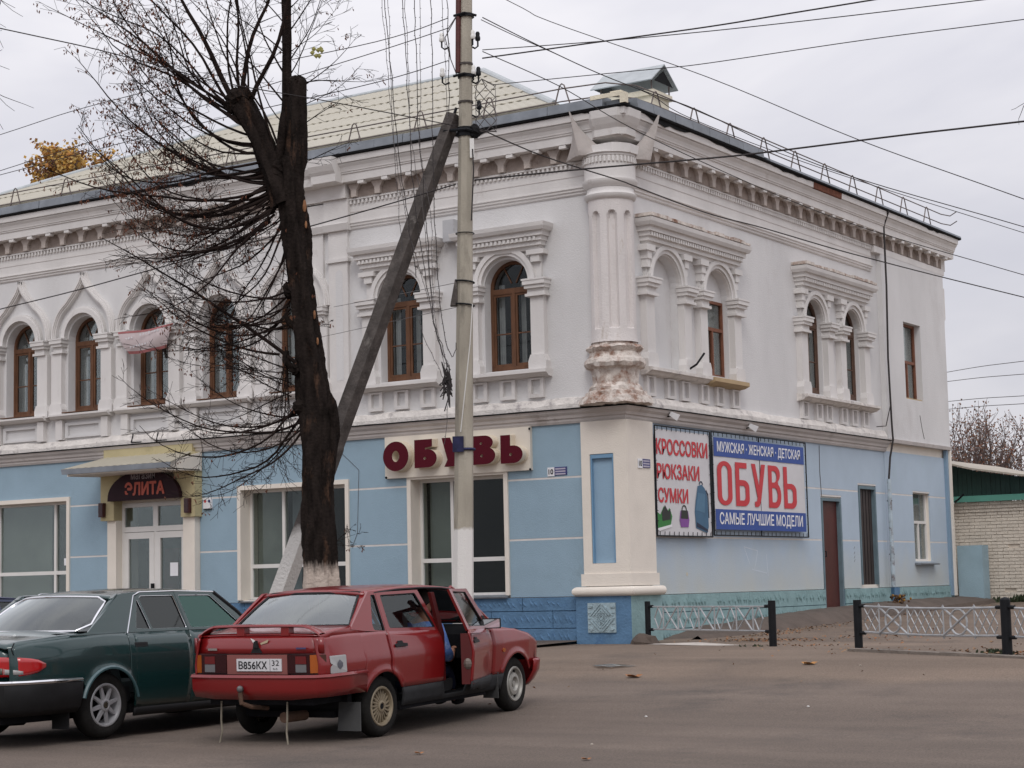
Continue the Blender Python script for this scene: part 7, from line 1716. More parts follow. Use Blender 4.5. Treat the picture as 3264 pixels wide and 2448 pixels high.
    for sg in (-1, 1):
        c.ghouse('rear_pillar', Co, [], G_, sg); d1 = c.ghouse('rear_door_frame', rd_o, [rw1, rw2], G_, sg); c.ghouse('pane', rw1, [], CGLT, sg, .005, d1, th=0); c.ghouse('pane', rw2, [], CGLT, sg, .005, d1, th=0)
        d2 = c.ghouse('front_door_frame', fd_o, [fw], G_, sg); c.ghouse('pane', fw, [], glass_mat('green_tint_glass', refl=1.8, trans=(.45, .75, .68), tint=(.6, 1, .9)), sg, .005, d2, th=0)
        trimline(c, rw1, CHROME, sg, .006, d1); trimline(c, rw2, CHROME, sg, .006, d1); trimline(c, fw, CHROME, sg, .005, d2)
        trimline(c, [(.28, 1.0), (.50, 1.37), (.60, 1.405), (1.1, 1.41), (1.70, 1.395), (1.78, 1.355)], CHROME, sg, .008, closed=False, name='drip_rail', o_=.012)
        trimline(c, [(1.72, 1.385), (2.0, 1.19), (2.22, 1.0)], TRIMB, sg, .026, closed=False, name='front_pillar')
    def rz_(x): return interp(x, [(.20, 1.375), (.5, 1.42), (1.0, 1.44), (1.5, 1.43), (1.75, 1.395)])
    rows = []
    for i in range(15):
        x = .22 + 1.53 * i / 14; rows.append([(x, t * (c.plane_y(x, 1.39) - .005), rz_(x) - .040 * abs(t) ** 2.6) for t in [-1 + 2 * j / 14 for j in range(15)]])
    c.sheet('roof', rows, G_, thick=.02)
    def screen(name, b, t, m_, wb, wt, bow, fw_, fm):
        rows = []
        for k in range(7):
            q = k / 6; rows.append([(b[0] + (t[0] - b[0]) * q - bow * (1 - s * s) * (1 if b[0] < t[0] else -1), s * (wb + (wt - wb) * q), b[1] + (t[1] - b[1]) * q + .02 * math.sin(PI * q) + .018 * (1 - s * s) * q) for s in [-1 + 2 * j / 12 for j in range(13)]])
        o = c.sheet(name, rows, m_, thick=0)
        e = rows[0][1:-1] + [r[-1] for r in rows[1:-1]] + rows[-1][::-1][1:-1] + [r[0] for r in rows[1:-1]][::-1]
        MB().tube(e + [e[0]], fw_, 8, cap=False).build(name + '_frame', fm, root, smooth=60); return o
    screen('rear_screen', (-.17, 1.035), (.27, 1.355), glass_mat('rear_tint', refl=2.3, trans=(.2, .19, .2), rough=.04), .745, .60, .15, .014, CHROME)
    screen('windscreen', (2.22, 1.02), (1.76, 1.385), CGL, .74, .60, .07, .012, TRIMB)
    for sg in (-1, 1):
        c.sheet('pillar_flank', [[(-.18 + .47 * q, sg * (.755 - .15 * q), 1.03 + .34 * q), (-.20 + .48 * q, sg * (.785 - .15 * q), 1.03 + .35 * q), (-.22 + .52 * q, sg * (c.plane_y(-.2 + .5 * q, 1.02 + .37 * q)), 1.02 + .37 * q)] for q in (0, .25, .5, .75, 1)], G_)
        MB().box(-.25, .20, min(sg * .78, sg * .80), max(sg * .78, sg * .80), 1.0, 1.03).build('vent_grille', TRIMB, root)
        mb = MB(); mb.prism(lambda u, o, z: (u, sg * (c.W(u, z) + o), z), rnd_poly([(.34, .865), (.52, .865), (.52, .91), (.34, .91)], .01), 0, .012); mb.build('door_handle', TRIMB, root)
        mb = MB(); mb.prism(lambda u, o, z: (u, sg * (c.W(u, z) + o), z), rnd_poly([(1.26, .865), (1.44, .865), (1.44, .91), (1.26, .91)], .01), 0, .012); mb.build('door_handle', TRIMB, root)
        mb = MB(); mb.sphere((2.10, sg * 1.0, 1.085), .075, 10, 8, .7, 1.1, .95); mb.tube([(2.12, sg * .82, 1.03), (2.1, sg * .95, 1.06)], .03, 6); mb.build('door_mirror', TRIMB, root)
    MB().box(.4, 2.3, -.76, .76, .22, .30).build('floor', INTR, root); MB().prism(lambda u, o, z: (u, o, z), [(1.85, .65), (2.25, .62), (2.3, 1.0), (2.0, 1.01)], -.74, .74).build('dashboard', INTR, root)
    seats(root, [(1.15, .38), (1.15, -.38)], .33); s_ = MB(); s_.prism(lambda u, o, z: (u, o, z), rnd_poly([(-.1, .3), (.5, .32), (.5, .48), (.1, .45), (-.1, 1.0), (-.25, 1.0)], .04), -.66, .66); s_.build('rear_bench', SEATM, root)
    MB().box(-.5, -.18, -.66, .66, 1.0, 1.02).build('parcel_shelf', INTR, root)
    MB().box(-.25, .2, -.63, .63, .30, .66).build('inner_arch', INTR, root); MB().box(-1.15, 3.4, -.60, .60, .20, .34).build('underbody', INTR, root); MB().box(2.45, 3.2, -.62, .62, .3, .8).build('engine_bay', INTR, root)
    MB().tube([(-1.0, -.25, .26), (-.55, -.25, .25)], .10, 12).build('fuel_tank', INTR, root)
    for y in (-.70, -.70): pass
    MB().prism(lambda u, o, z: (-.50 + o, u, z), [(-.82, .12), (-.60, .12), (-.60, .40), (-.82, .40)], 0, .012).build('mud_flap', TRIMB, root)
    MB().prism(lambda u, o, z: (-.50 + o, u, z), [(.60, .12), (.82, .12), (.82, .40), (.60, .40)], 0, .012).build('mud_flap', TRIMB, root)
    for x in (-.02, 2.78):
        for y in (-.755, .755): wheel(root, x, y, .318, .19, 'spoke8', .208, m_=ALLOY)
green_car()

# ---------------------------------------------------------------- navy hatch mostly outside the frame
def navy_car():
    root = thing('navy_sedan', 'dark navy car whose roof edge shows at the left edge behind the green car', 'car', (-2.95, -11.9, .04), (0, 0, 1.60), local=True)
    P = dict(plan=[(-.95, .70), (-.8, .78), (0, .82), (2.4, .81), (3.1, .70)], sect=[(.2, .93), (.6, 1.0), (.95, .95), (1.05, .92)], belt=[(-.95, .95), (0, .95), (1.2, .93), (2.1, .90), (3.1, .66)],
             sill=[(-.95, .32), (.4, .24), (2.2, .24), (3.1, .35)], axles=[0, 2.45], wr=.28, archr=.33, tumble=.34)
    c = Car(root, P)
    for sg in (-1, 1):
        for n_, a, b in (('rear_fender', -.93, .2), ('rear_door', .2, 1.05), ('front_door', 1.05, 2.0), ('front_fender', 2.0, 3.1)): c.side(n_, a, b, CAR_NAVY, sg)
        out = [(-.40, .96), (2.1, .90), (1.55, 1.34), (.05, 1.36)]; w1 = rnd_poly([(-.15, .99), (.18, .985), (.18, 1.33), (.08, 1.33)], .02); w2 = rnd_poly([(.25, .98), (1.02, .96), (.95, 1.32), (.25, 1.33)], .02); w3 = rnd_poly([(1.10, .96), (1.95, .93), (1.5, 1.31), (1.02, 1.32)], .02)
        g = c.ghouse('window_frame', out, [w1, w2, w3], CAR_NAVY, sg)
        for w_ in (w1, w2, w3): c.ghouse('pane', w_, [], CGL, sg, .004, g, th=0)
    rows = [[(x, t * (c.plane_y(x, 1.345) - .005), z - .03 * abs(t) ** 3) for t in [-1 + 2 * j / 12 for j in range(13)]] for x, z in ((.05, 1.36), (.4, 1.39), (.9, 1.40), (1.3, 1.385), (1.56, 1.345))]; c.sheet('roof', rows, CAR_NAVY)
    c.sheet('rear_screen', [[(-.40, t * .70, .97) for t in (-1, 0, 1)], [(.05, t * .58, 1.355) for t in (-1, 0, 1)]], CGL, thick=0); c.sheet('windscreen', [[(2.1, t * .70, .92) for t in (-1, 0, 1)], [(1.56, t * .58, 1.34) for t in (-1, 0, 1)]], CGL, thick=0)
    c.top('bonnet', [2.08, 2.4, 2.8, 3.08], lambda x: interp(x, P['belt']), CAR_NAVY); c.top('boot_lid', [-.93, -.6, -.38], lambda x: .95, CAR_NAVY)
    c.sheet('rear_panel', [[(-.94, t * .72, z) for t in (-1, 0, 1)] for z in (.96, .35)], CAR_NAVY)
    for sg in (-1, 1): MB().box(-.96, -.93, min(sg * .45, sg * .70), max(sg * .45, sg * .70), .68, .82).build('tail_light', LDRED, root)
    for x in (0, 2.45):
        for y in (-.70, .70): wheel(root, x, y, .285, .165, 'steel', .18, m_=STEELW)
navy_car()
for ob in ('red_sedan',):
    pass

# ---------------------------------------------------------------- person in the red car
def person():
    R4 = redc.matrix_basis.copy()
    M_ = Matrix.LocRotScale(redc.location, redc.rotation_euler, None)
    W_ = lambda p: tuple(M_ @ Vector(p))
    root = thing('person', 'person in a blue patterned shirt sitting in the front seat of the red car', 'person', W_((1.15, -.42, .45)))
    SKIN = mat('skin', (.40, .19, .12), .6, .08, 8); SHIRT = mat('blue_shirt', (.12, .24, .62), .85, .35, 14, stain=(.35, .45, .72), stain_amt=.7, stain_scale=14); JEAN = mat('navy_trousers', (.012, .016, .05), .9, .2, 10); HAIR = mat('dark_hair', (.025, .018, .014), .9, .3, 20)
    def skin(name, joints, edges, radii, m_, parent=None, lv=2):
        me = bpy.data.meshes.new(name); me.from_pydata([W_(j) for j in joints], edges, []); me.materials.append(m_)
        o = bpy.data.objects.new(name, me); C.objects.link(o); s = o.modifiers.new('s', 'SKIN'); s.use_smooth_shade = True; q = o.modifiers.new('d', 'SUBSURF'); q.levels = lv; q.render_levels = lv
        for i, r in enumerate(radii): me.skin_vertices[0].data[i].radius = (r, r) if not hasattr(r, '__len__') else r
        me.skin_vertices[0].data[0].use_root = True
        dg = bpy.context.evaluated_depsgraph_get(); m2 = bpy.data.meshes.new_from_object(o.evaluated_get(dg)); C.objects.unlink(o); bpy.data.objects.remove(o)
        off = OFF[root]
        for v in m2.vertices: v.co = v.co - Vector(off)
        m2.name = name; ob = bpy.data.objects.new(name, m2); C.objects.link(ob); ob.parent = parent or root; OFF[ob] = off
        return ob
    # whole body: pelvis, spine, neck, head, arms to wrists, legs
    J = [(1.12, -.42, .47), (1.16, -.42, .66), (1.22, -.42, .84), (1.27, -.42, .96), (1.30, -.42, 1.05), (1.32, -.42, 1.13),
         (1.27, -.60, .93), (1.30, -.655, .72), (1.47, -.62, .62), (1.60, -.58, .72), (1.27, -.24, .93), (1.32, -.20, .72), (1.52, -.22, .74),
         (1.14, -.54, .46), (1.52, -.53, .52), (1.66, -.52, .22), (1.80, -.52, .20), (1.14, -.30, .46), (1.52, -.30, .52), (1.66, -.30, .22), (1.80, -.30, .20)]
    E_ = [(0, 1), (1, 2), (2, 3), (3, 4), (4, 5), (3, 6), (6, 7), (7, 8), (8, 9), (3, 10), (10, 11), (11, 12), (0, 13), (13, 14), (14, 15), (15, 16), (0, 17), (17, 18), (18, 19), (19, 20)]
    Rr = [.13, .125, .145, .12, .052, .06, .075, .062, .05, .03, .07, .05, .032, .09, .075, .05, .04, .09, .075, .05, .04]
    body = skin('body', J, E_, Rr, SKIN)
    # clothes follow the body, slightly larger
    sh = skin('shirt', [J[0], J[1], J[2], J[3], (1.285, -.42, 1.0), J[6], J[7], (1.44, -.63, .635), J[10], J[11], (1.45, -.22, .735)], [(0, 1), (1, 2), (2, 3), (3, 4), (3, 5), (5, 6), (6, 7), (3, 8), (8, 9), (9, 10)], [.15, .15, .165, .14, .07, .095, .085, .07, .09, .07, .05], SHIRT)
    skin('trousers', [J[0], J[13], J[14], (1.65, -.52, .27), J[17], J[18], (1.65, -.30, .27)], [(0, 1), (1, 2), (2, 3), (0, 4), (4, 5), (5, 6)], [.145, .105, .09, .065, .105, .09, .065], JEAN)
    for y in (-.52, -.30): skin('shoe', [(1.66, y, .19), (1.74, y, .18), (1.86, y, .175)], [(0, 1), (1, 2)], [.055, .052, .04], INTR, lv=1)
    hd = MB(); hd.sphere((1.335, -.42, 1.20), .098, 16, 12, 1.05, .82, 1.25)
    hd.v = [W_(p) for p in hd.v]; hd = hd.build('head', SKIN, root, smooth=60)
    hr = MB(); hr.sphere((1.318, -.42, 1.225), .106, 16, 12, 1.05, .86, 1.15); hr.v = [W_((x, y, max(z, 1.165 + (x - 1.25) * .6))) for x, y, z in hr.v]; hr.build('hair', HAIR, hd, smooth=60)
    f = MB(); f.sphere((1.44, -.42, 1.195), .018, 8, 6, 1.1, .8, 1.4); f.v = [W_(p) for p in f.v]; f.build('nose', SKIN, hd, smooth=60)
    for y in (-.455, -.385): f = MB(); f.sphere((1.426, y, 1.215), .012, 8, 6, .6, 1.1, .7); f.v = [W_(p) for p in f.v]; f.build('eye', PORC, hd)
    f = MB(); f.sphere((1.425, -.42, 1.150), .018, 8, 6, .6, 1.4, .35); f.v = [W_(p) for p in f.v]; f.build('mouth', mat('lips', (.30, .08, .06), .5), hd)
    for y in (-.505, -.335): f = MB(); f.sphere((1.335, y, 1.195), .026, 8, 6, .8, .35, 1.2); f.v = [W_(p) for p in f.v]; f.build('ear', SKIN, hd)
    # right hand resting forward on the dashboard edge: palm and five fingers
    def hand(wx, wy, wz, sg):
        palm = skin('hand', [(wx, wy, wz), (wx + .05, wy + sg * .005, wz + .015), (wx + .085, wy + sg * .01, wz + .018)], [(0, 1), (1, 2)], [(.030, .020), (.040, .018), (.040, .014)], SKIN, lv=1)
        for i, (dy, L_) in enumerate(((-.030, .060), (-.010, .070), (.010, .066), (.029, .052))):
            b = Vector((wx + .085, wy + dy, wz + .018)); skin('finger', [b, b + Vector((L_ * .45, 0, .004)), b + Vector((L_ * .8, 0, -.010)), b + Vector((L_, 0, -.026))], [(0, 1), (1, 2), (2, 3)], [.0095, .009, .008, .007], SKIN, palm, lv=1)
        b = Vector((wx + .03, wy + sg * .03, wz + .01)); skin('thumb', [b, b + Vector((.03, sg * .022, 0)), b + Vector((.058, sg * .028, -.006))], [(0, 1), (1, 2)], [.012, .0105, .008], SKIN, palm, lv=1)
    hand(1.60, -.58, .72, 1); hand(1.52, -.22, .74, -1)
person()
# ------------------------------------------------------------------ pollarded lime tree in front
TB_ = Vector((-.6076, -7.0117, 0))
def tp_(a, z, d=0): return TB_ + RT * a + FH * d + Vector((0, 0, z))
tz0 = H(TB_.x, TB_.y) - .15
TR = thing('pollarded_tree', 'tall dark pollarded tree with bare drooping shoots and whitewashed foot between pole and left windows', 'tree', (TB_.x, TB_.y, tz0))
def bark_tube(pts, rs, name, seg=22, rough=.012, seed=1, parent=TR, k=5):
    P = smooth_pts(pts, k); n = len(P); R_ = []
    for i in range(n):
        t = i / (n - 1) * (len(rs) - 1); j = min(int(t), len(rs) - 2); R_.append(rs[j] + (rs[j + 1] - rs[j]) * (t - j))
    mb = MB(); mb.tube(P, R_, seg); rr = random.Random(seed); ph = [rr.uniform(0, 6.3) for _ in range(6)]
    nv = []
    for idx, v in enumerate(mb.v):
        i, j = divmod(idx, seg); c_ = P[min(i, n - 1)]; d = Vector(v) - c_; t = 2 * PI * j / seg; z = v[2]
        e = rough * (math.sin(5 * t + ph[0] + z * 1.3) + .6 * math.sin(9 * t + ph[1] - z * 2.1) + .5 * math.sin(3 * t + z * 4 + ph[2])) + rr.uniform(-.009, .009) * (seg > 12) + (.028 * max(0, math.sin(z * 2.6 + 2.2 * t + ph[3])) ** 6 if seg > 20 else 0)
        nv.append(tuple(c_ + d * (1 + e / max(d.length, .01))) if d.length > .01 else v)
    mb.v = nv; return mb.build(name, BARK, parent, smooth=60)
bark_tube([tp_(.02, tz0), tp_(.0, .8), tp_(0, 1.6), tp_(-.01, 2.6), tp_(-.04, 3.68), tp_(-.13, 4.6), tp_(-.21, 5.4), tp_(-.28, 6.1), tp_(-.34, 6.7), tp_(-.38, 7.1)], [.28, .222, .205, .195, .188, .168, .156, .156, .17, .15], 'trunk', 44, .020, 3, k=14)
bark_tube([tp_(.06, 2.6, -.02), tp_(.11, 3.3, -.03), tp_(.12, 3.80, -.03), tp_(.10, 3.88, -.02)], [.10, .12, .115, .05], 'burl', 26, .02, 8)
bark_tube([tp_(-.36, 6.6), tp_(-.26, 7.1, -.03), tp_(-.235, 7.6, -.04), tp_(-.225, 8.10, -.04), tp_(-.225, 8.14, -.04)], [.15, .13, .12, .115, .06], 'cut_limb', 26, .018, 4)
bark_tube([tp_(-.42, 6.5), tp_(-.62, 7.1), tp_(-.80, 7.55), tp_(-1.0, 7.88), tp_(-1.06, 7.98)], [.17, .14, .13, .15, .09], 'left_limb', 26, .018, 5)
bark_tube([tp_(-.44, 6.9), tp_(-.42, 7.3, .1), tp_(-.385, 7.9, .12), tp_(-.38, 9.0, .12), tp_(-.39, 10.3, .12)], [.10, .085, .07, .06, .05], 'upright_limb', 14, .006, 6)
bark_tube([tp_(-.48, 7.0), tp_(-.42, 7.5, -.15), tp_(-.40, 7.7, -.18)], [.07, .05, .03], 'stub', 10, .004, 9)
bark_tube([tp_(-.20, 4.85), tp_(-.35, 4.9), tp_(-.42, 5.02)], [.08, .05, .02], 'stub', 10, .004, 10)
bark_tube([tp_(-.20, 4.2), tp_(-.34, 4.32), tp_(-.42, 4.42), tp_(-.40, 4.55)], [.05, .045, .05, .03], 'stub', 10, .006, 11)
for a, z, s in ((.13, 6.45, .05), (.12, 6.2, .03), (.13, 7.05, .03), (.09, 5.0, .035), (.09, 4.65, .03), (-.02, 3.35, .05)):
    a2 = a - .34 * min(1, max(0, (z - 3.6) / 3.2)) + (.0 if z > 4 else .0)
    mb = MB(); mb.sphere(tp_(a2 + (.03 if z > 4 else -.02), z, -.14 if z < 4 else -.10), s, 8, 6, .6, .5, 1.7); mb.build('bark_scar', mat('raw_bark', (.28, .13, .06), .9, .4, 15), TR)
for a, z, s in ((-1.02, 7.93, .15), (-1.10, 7.84, .10), (-.93, 7.97, .10), (-.50, 6.95, .15), (-.44, 6.6, .12), (-.34, 5.35, .11), (-.28, 4.3, .09), (-.24, 3.8, .10), (-.225, 8.12, .11)):
    mb = MB(); mb.sphere(tp_(a, z, -.03), s, 12, 9); rr = random.Random(int(z * 50)); mb.v = [(x + rr.uniform(-.2, .2) * s, y + rr.uniform(-.2, .2) * s, q + rr.uniform(-.2, .2) * s) for x, y, q in mb.v]; mb.build('burl', BARK, TR)
# shoots: primary branches are parts; their fine twigs are one stuff mesh
rng = random.Random(42); twig_mb = MB(); pod_mb = MB(); TIPS = []
def grow(p, d, L_, r, up, wob=.10, seg=12, flat=.45):
    """integrate a shoot that bends skyward; depth spread kept smaller than width"""
    pts = [Vector(p)]; d = Vector(d).normalized(); st = L_ / seg; kick = 0; ph = rng.uniform(0, 6.3)
    for i in range(seg):
        t = i / seg
        if i % 3 == 0: kick = rng.gauss(0, wob * 3.2)
        d = d + Vector((0, 0, 1)) * up * st + (Vector((0, 0, 1)) * d.dot(RT) - RT * d.z) * kick * st + RT * rng.gauss(0, wob) * st * 2.0 + FH * rng.gauss(0, wob * flat) * st * 2.0 + Vector((0, 0, rng.gauss(0, wob) * st * 1.5)); d.normalize(); pts.append(pts[-1] + d * st)
    rs = [r * (1 - .82 * i / seg) for i in range(seg + 1)]
    return pts, rs
def twigs(pts, rs, dens, L_, up, lvl=0):
    n = len(pts)
    for i in range(2, n):
        for _ in range(dens if rng.random() < .8 else dens - 1):
            t = i / (n - 1)
            if t < .22: continue
            d = (pts[i] - pts[i - 1]).normalized(); sd_ = (RT * rng.choice((-1, 1)) * rng.uniform(.5, 1.2) + FH * rng.gauss(0, .5) + Vector((0, 0, rng.uniform(-.9, .6))))
            dd = (d * rng.uniform(.5, 1.1) + sd_ * .8).normalized(); l2 = L_ * rng.uniform(.4, 1.15) * (1.1 - .5 * t)
            q, r2 = grow(pts[i] + (pts[i - 1] - pts[i]) * rng.random(), dd, l2, max(.0030, rs[i] * .42), up * .9, .22, 5)
            twig_mb.tube(q, [max(.0030, x) for x in r2], 3, cap=False); TIPS.append((q[-1], lvl))
            if lvl == 0:
                for j in (2, 3, 4, 5):
                    if rng.random() < .9:
                        d3 = (q[j] - q[j - 1]).normalized() + RT * rng.gauss(0, .7) + Vector((0, 0, rng.gauss(0, .55))) + FH * rng.gauss(0, .3)
                        q3, r3 = grow(q[j], d3, l2 * rng.uniform(.3, .6), .003, up, .3, 3); twig_mb.tube(q3, [.0028] * 4, 3, cap=False); TIPS.append((q3[-1], 1))
def shoot(a, z, ang, L_, r, up, dd=0., dens=2, tl=.45, d0=0., seg=12, wob=.10):
    d = RT * math.cos(rad(ang)) + Vector((0, 0, math.sin(rad(ang)))) + FH * dd
    pts, rs = grow(tp_(a, z, d0), d, L_, r, up, wob, seg); MB().tube(pts, rs, 7).build('branch', TWIG, TR, smooth=60)
    twigs(pts, rs, dens, tl, up)
    return pts
# uprights from the knob and trunk (angle: 90 = up, 180 = to the left)
for a, z, ang, L_, r in ((-1.08, 7.9, 118, 2.8, .040), (-.97, 7.95, 88, 2.7, .036), (-.86, 7.9, 62, 2.7, .034), (-1.0, 8.0, 100, 2.5, .022), (-1.12, 7.85, 128, 2.9, .022), (-1.05, 7.9, 108, 2.6, .018),
                         (-1.12, 7.8, 140, 2.9, .020), (-1.15, 7.78, 150, 2.8, .018), (-.90, 7.8, 80, 2.4, .016), (-.55, 7.2, 110, 3.0, .018), (-.50, 7.3, 102, 2.8, .016), (-.6, 7.2, 125, 3.0, .018)):
    shoot(a, z, ang, L_, r, .12, rng.uniform(-.25, .25), 1, .5)
# long sweeping shoots that leave leftwards and curve skyward
for i in range(20):
    z = 7.85 - .062 * i + rng.uniform(-.04, .04); a = interp(z, [(6.4, -.44), (6.8, -.54), (7.1, -.66), (7.55, -.86), (7.9, -1.05)]) ; ang = 148 + i * 3.8 + rng.uniform(-7, 7)
    shoot(a, z, ang, rng.uniform(2.5, 3.2), rng.uniform(.013, .024), (.40 + .02 * i), rng.uniform(-.35, .35), 2, .5, seg=14)
for i in range(16):
    z = 6.95 - .045 * i; a = -.52 - rng.uniform(0, .1); shoot(a, z, 185 + i * 3.0 + rng.uniform(-16, 16), rng.uniform(1.8, 3.4), rng.uniform(.009, .028), rng.uniform(.35, .62), rng.uniform(-.4, .3), 2, .5, seg=14)
# drooping shoots close to the trunk
for i in range(16):
    z = 6.75 - .05 * i + rng.uniform(-.1, .1); shoot(-.50 + .008 * i, z, rng.uniform(205, 262), rng.uniform(1.2, 2.2), rng.uniform(.008, .016), .55, rng.uniform(-.3, .3), 2, .4, seg=12)
# middle cluster
for i in range(11): shoot(-.36, 5.35 - .05 * i, rng.uniform(190, 238), rng.uniform(1.5, 2.8), rng.uniform(.010, .020), .65, rng.uniform(-.35, .3), 2, .45, seg=13)
shoot(-.25, 4.35, 140, 3.1, .028, -.02, .0, 1, .35, wob=.04); shoot(-.5, 4.5, 178, 2.2, .018, .15, 0, 2, .4)
for i in range(7): shoot(-.35, 4.3 - .06 * i, rng.uniform(150, 200), rng.uniform(.9, 1.7), rng.uniform(.007, .012), .35, rng.uniform(-.3, .3), 2, .4)
# low cluster
for i in range(9): shoot(-.24, 3.85 - .05 * i, rng.uniform(195, 240), rng.uniform(1.5, 2.6), rng.uniform(.011, .020), .68, rng.uniform(-.3, .3), 2, .42, seg=13)
for i in range(6): shoot(-.42, 4.6 - .1 * i, rng.uniform(255, 285), rng.uniform(.9, 1.5), .010, .10, rng.uniform(-.2, .2), 1, .3)
# sparse shoots on the right of the upright limb
for z, ang, L_ in ((8.0, 40, 1.3), (8.3, 55, 1.4), (8.6, 35, 1.2), (8.9, 50, 1.3), (7.8, 25, 1.2), (9.2, 45, 1.0), (8.15, 10, 1.1), (8.5, 62, 1.5), (7.5, 35, .9), (7.9, 70, 1.6), (7.0, 30, .9)): shoot(-.33, z, ang, L_, rng.uniform(.006, .011), .15, rng.uniform(-.2, .2), 1, .40, d0=.12)
for z, ang, L_ in ((7.9, 128, 1.9), (8.3, 120, 1.9), (8.6, 135, 1.7), (7.6, 140, 2.0), (9.0, 125, 1.4)): shoot(-.42, z, ang, L_, rng.uniform(.008, .014), .2, rng.uniform(-.2, .2), 1, .45, d0=.12)
for a, z, ang in ((.22, 2.05, 40), (.22, 2.05, 20), (.22, 2.0, -10), (.16, 4.8, 20)): shoot(a - (.28 if z > 4 else 0), z, ang, .35, .004, .2, 0, 1, .12)
twig_mb.build('twigs', TWIG, TR, kind='stuff')
for q, lvl in TIPS:
    a = (q - TB_).dot(RT); pr = .6 if (a < -1.9 and q.z > 6.3) else (.3 if a < -1.4 and q.z > 6.0 else (.10 if q.z > 3.8 else .03))
    if rng.random() < pr:
        for _ in range(rng.choice((1, 2, 3))):
            p = q + Vector((rng.gauss(0, .02), rng.gauss(0, .02), rng.uniform(-.04, 0))); l_ = rng.uniform(.03, .06); dx = rng.gauss(0, .018)
            pod_mb.add([tuple(p), (p.x + dx + .010, p.y, p.z - l_ * .6), (p.x + dx, p.y + .004, p.z - l_), (p.x + dx - .009, p.y - .006, p.z - l_ * .5)], [(0, 1, 2), (0, 2, 3), (0, 1, 3)])
pod_mb.build('seed_pods', POD, TR, kind='stuff')
mb = MB(); c_ = tp_(.02, 8.62, .1); rr = random.Random(5)
for _ in range(7): p = c_ + RT * rr.gauss(0, .05) + Vector((0, 0, rr.gauss(0, .04))); s = .035; mb.add([tuple(p + RT * s), tuple(p + Vector((0, 0, s))), tuple(p - RT * s), tuple(p - Vector((0, 0, s)) + FH * .02)], [(0, 1, 2, 3)])
mb.build('last_leaves', mat('yellow_green_leaf', (.35, .33, .10), .7, .2, 10), TR, kind='stuff')

# ------------------------------------------------------------------ distant and half hidden trees
def bush_tree(name, label, base, h, w_, n_br, leafm, leafn, leafs, seed, r0=.16, spread=1.0, bark=TWIG, cz=(.15, .6), tw=.006):
    rg = random.Random(seed); root = thing(name, label, 'tree', base); B_ = Vector(base)
    MB().tube([B_, B_ + Vector((.05, 0, h * .3)), B_ + Vector((0, .05, h * .6))], [r0, r0 * .7, r0 * .4], 10).build('trunk', bark, root, smooth=50)
    mb = MB(); lf = MB()
    for i in range(n_br):
        z0 = h * rg.uniform(*cz); a = rg.uniform(0, 2 * PI); el = rg.uniform(.5, 1.4); d = Vector((math.cos(a) * math.cos(el) * spread, math.sin(a) * math.cos(el) * spread, math.sin(el))).normalized(); p = B_ + Vector((0, 0, z0)); L_ = min((h - z0) * rg.uniform(.8, 1.05) / max(.3, d.z), w_ * 1.2); pts = [p]
        for k in range(9): d = (d + Vector((rg.gauss(0, .09), rg.gauss(0, .09), .05 + rg.gauss(0, .05)))).normalized(); pts.append(pts[-1] + d * L_ / 9)
        mb.tube(pts, [max(tw, r0 * .28 * (1 - k / 10)) for k in range(10)], 4, cap=False)
        for k in range(3, 10):
            for _ in range(3):
                dd = (d * .6 + Vector((rg.gauss(0, .6), rg.gauss(0, .6), rg.gauss(.3, .5)))).normalized(); l2 = L_ * rg.uniform(.12, .28); q = [pts[k]]
                for m in range(3): dd = (dd + Vector((rg.gauss(0, .2), rg.gauss(0, .2), .12))).normalized(); q.append(q[-1] + dd * l2 / 3)
                mb.tube(q, [tw, tw, tw * .8, tw * .6], 3, cap=False)
                for _ in range(leafn):
                    c = q[rg.choice((1, 2, 3))] + Vector((rg.gauss(0, leafs * 1.6), rg.gauss(0, leafs * 1.6), rg.gauss(0, leafs * 1.6))); u = Vector((rg.gauss(0, 1), rg.gauss(0, 1), rg.gauss(0, 1))).normalized() * leafs; v = u.orthogonal().normalized() * leafs * .8; lf.mi = rg.randrange(len(leafm)); lf.add([tuple(c - u), tuple(c + v), tuple(c + u), tuple(c - v)], [(0, 1, 2, 3)])
    mb.build('branches', bark, root, kind='stuff'); lf.build('crown', leafm, root, kind='stuff')
YL = [mat('autumn_leaf_a', (.48, .27, .05), .8, .3, 3), mat('autumn_leaf_b', (.38, .17, .04), .8, .3, 3), mat('autumn_leaf_c', (.54, .36, .12), .8, .3, 3)]
bush_tree('autumn_tree', 'orange yellow autumn tree rising behind the left end of the cream roof', (-28.6, 15.4, .6), 14.6, 1.5, 34, YL, 8, .065, 3, .15, cz=(.82, .94), tw=.010, bark=mat('grey_twig', (.16, .12, .11), .9))
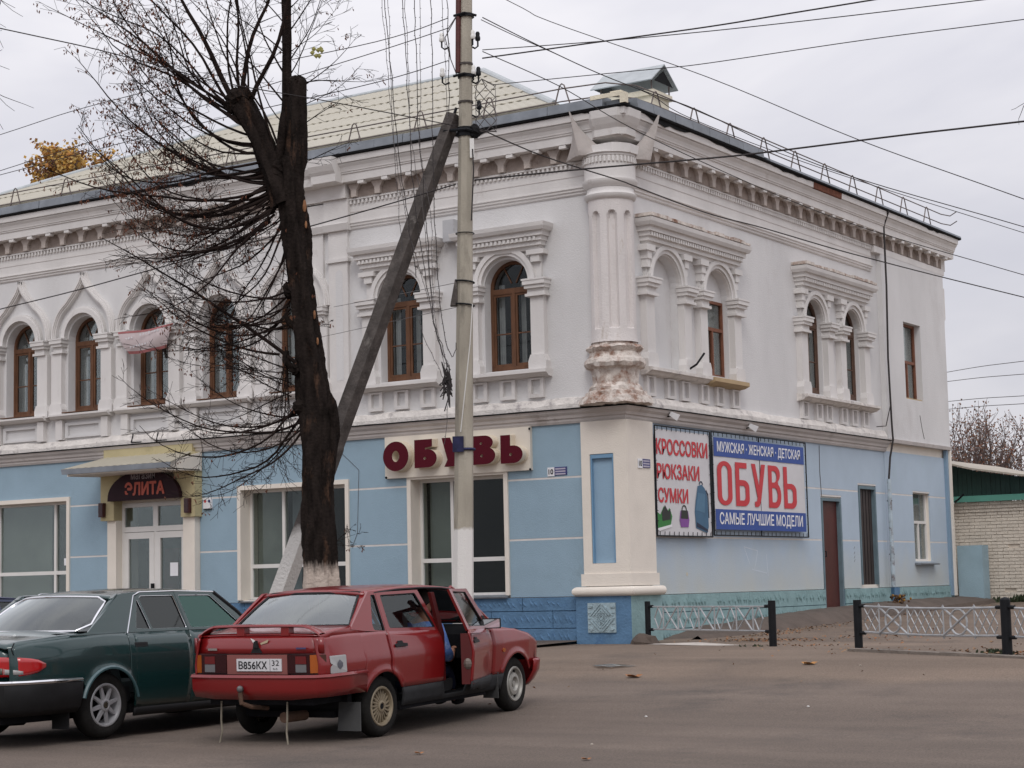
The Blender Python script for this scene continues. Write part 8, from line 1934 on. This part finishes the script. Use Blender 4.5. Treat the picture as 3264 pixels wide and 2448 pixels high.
BR = [mat('rusty_leaf_a', (.20, .085, .05), .85, .3, 3), mat('rusty_leaf_b', (.20, .10, .05), .85, .3, 3), mat('rusty_leaf_c', (.17, .13, .11), .85, .3, 3)]
bush_tree('bare_tree', 'brownish nearly bare tree behind the brick outbuilding', (-3.7, 27.0, .9), 4.9, 2.2, 70, BR, 3, .035, 8, .18, bark=mat('grey_twig', (.16, .12, .11), .9), tw=.008)
bush_tree('bare_tree', 'second brownish bare tree behind the outbuilding, nearest the right edge', (-1.6, 28.0, .9), 4.6, 2.0, 44, BR, 3, .035, 12, .15, bark=mat('grey_twig', (.16, .12, .11), .9), tw=.008)
def edge_tree(label, base, trunk_top, shoots, seed):
    """tree standing outside the frame whose branch tips reach into it"""
    rg = random.Random(seed); root = thing('roadside_tree', label, 'tree', base); B_ = Vector(base); MB().tube([B_, B_ + Vector((0, .1, 3)), Vector(trunk_top)], [.22, .17, .10], 12).build('trunk', BARK, root)
    mb = MB()
    for tgt in shoots:
        p = Vector(trunk_top) - Vector((0, 0, rg.uniform(0, 1.2))); t_ = Vector(tgt); mid = (p + t_) / 2 + Vector((0, 0, .5)); pts = smooth_pts([p, mid, t_], 8); MB().tube(pts, [.03 * (1 - i / (len(pts))) + .004 for i in range(len(pts))], 6).build('branch', TWIG, root)
        for k in range(8, len(pts)):
            for _ in range(3):
                d = Vector((rg.gauss(0, .6), rg.gauss(0, .6), rg.gauss(-.2, .5))).normalized(); q = [pts[k]]
                for m in range(4): d = (d + Vector((rg.gauss(0, .25), rg.gauss(0, .25), -.02))).normalized(); q.append(q[-1] + d * .12)
                mb.tube(q, [.0042, .004, .0035, .003, .0025], 3, cap=False)
    mb.build('twigs', TWIG, root, kind='stuff')
edge_tree('dark tree off the left edge whose thin twigs hang into the top left corner', (-2.2, -14.6, 0), (-2.2, -14.6, 7.5), [(-.25, -12.85, 7.55), (-.35, -12.9, 7.1), (-.3, -12.8, 6.75), (-.2, -12.8, 7.9)], 5)
edge_tree('tree off the right edge whose twig tips hang at the upper right corner', (10.9, -6.2, .1), (10.9, -6.2, 6.9), [(9.05, -7.05, 7.15), (8.98, -7.0, 6.35)], 9)
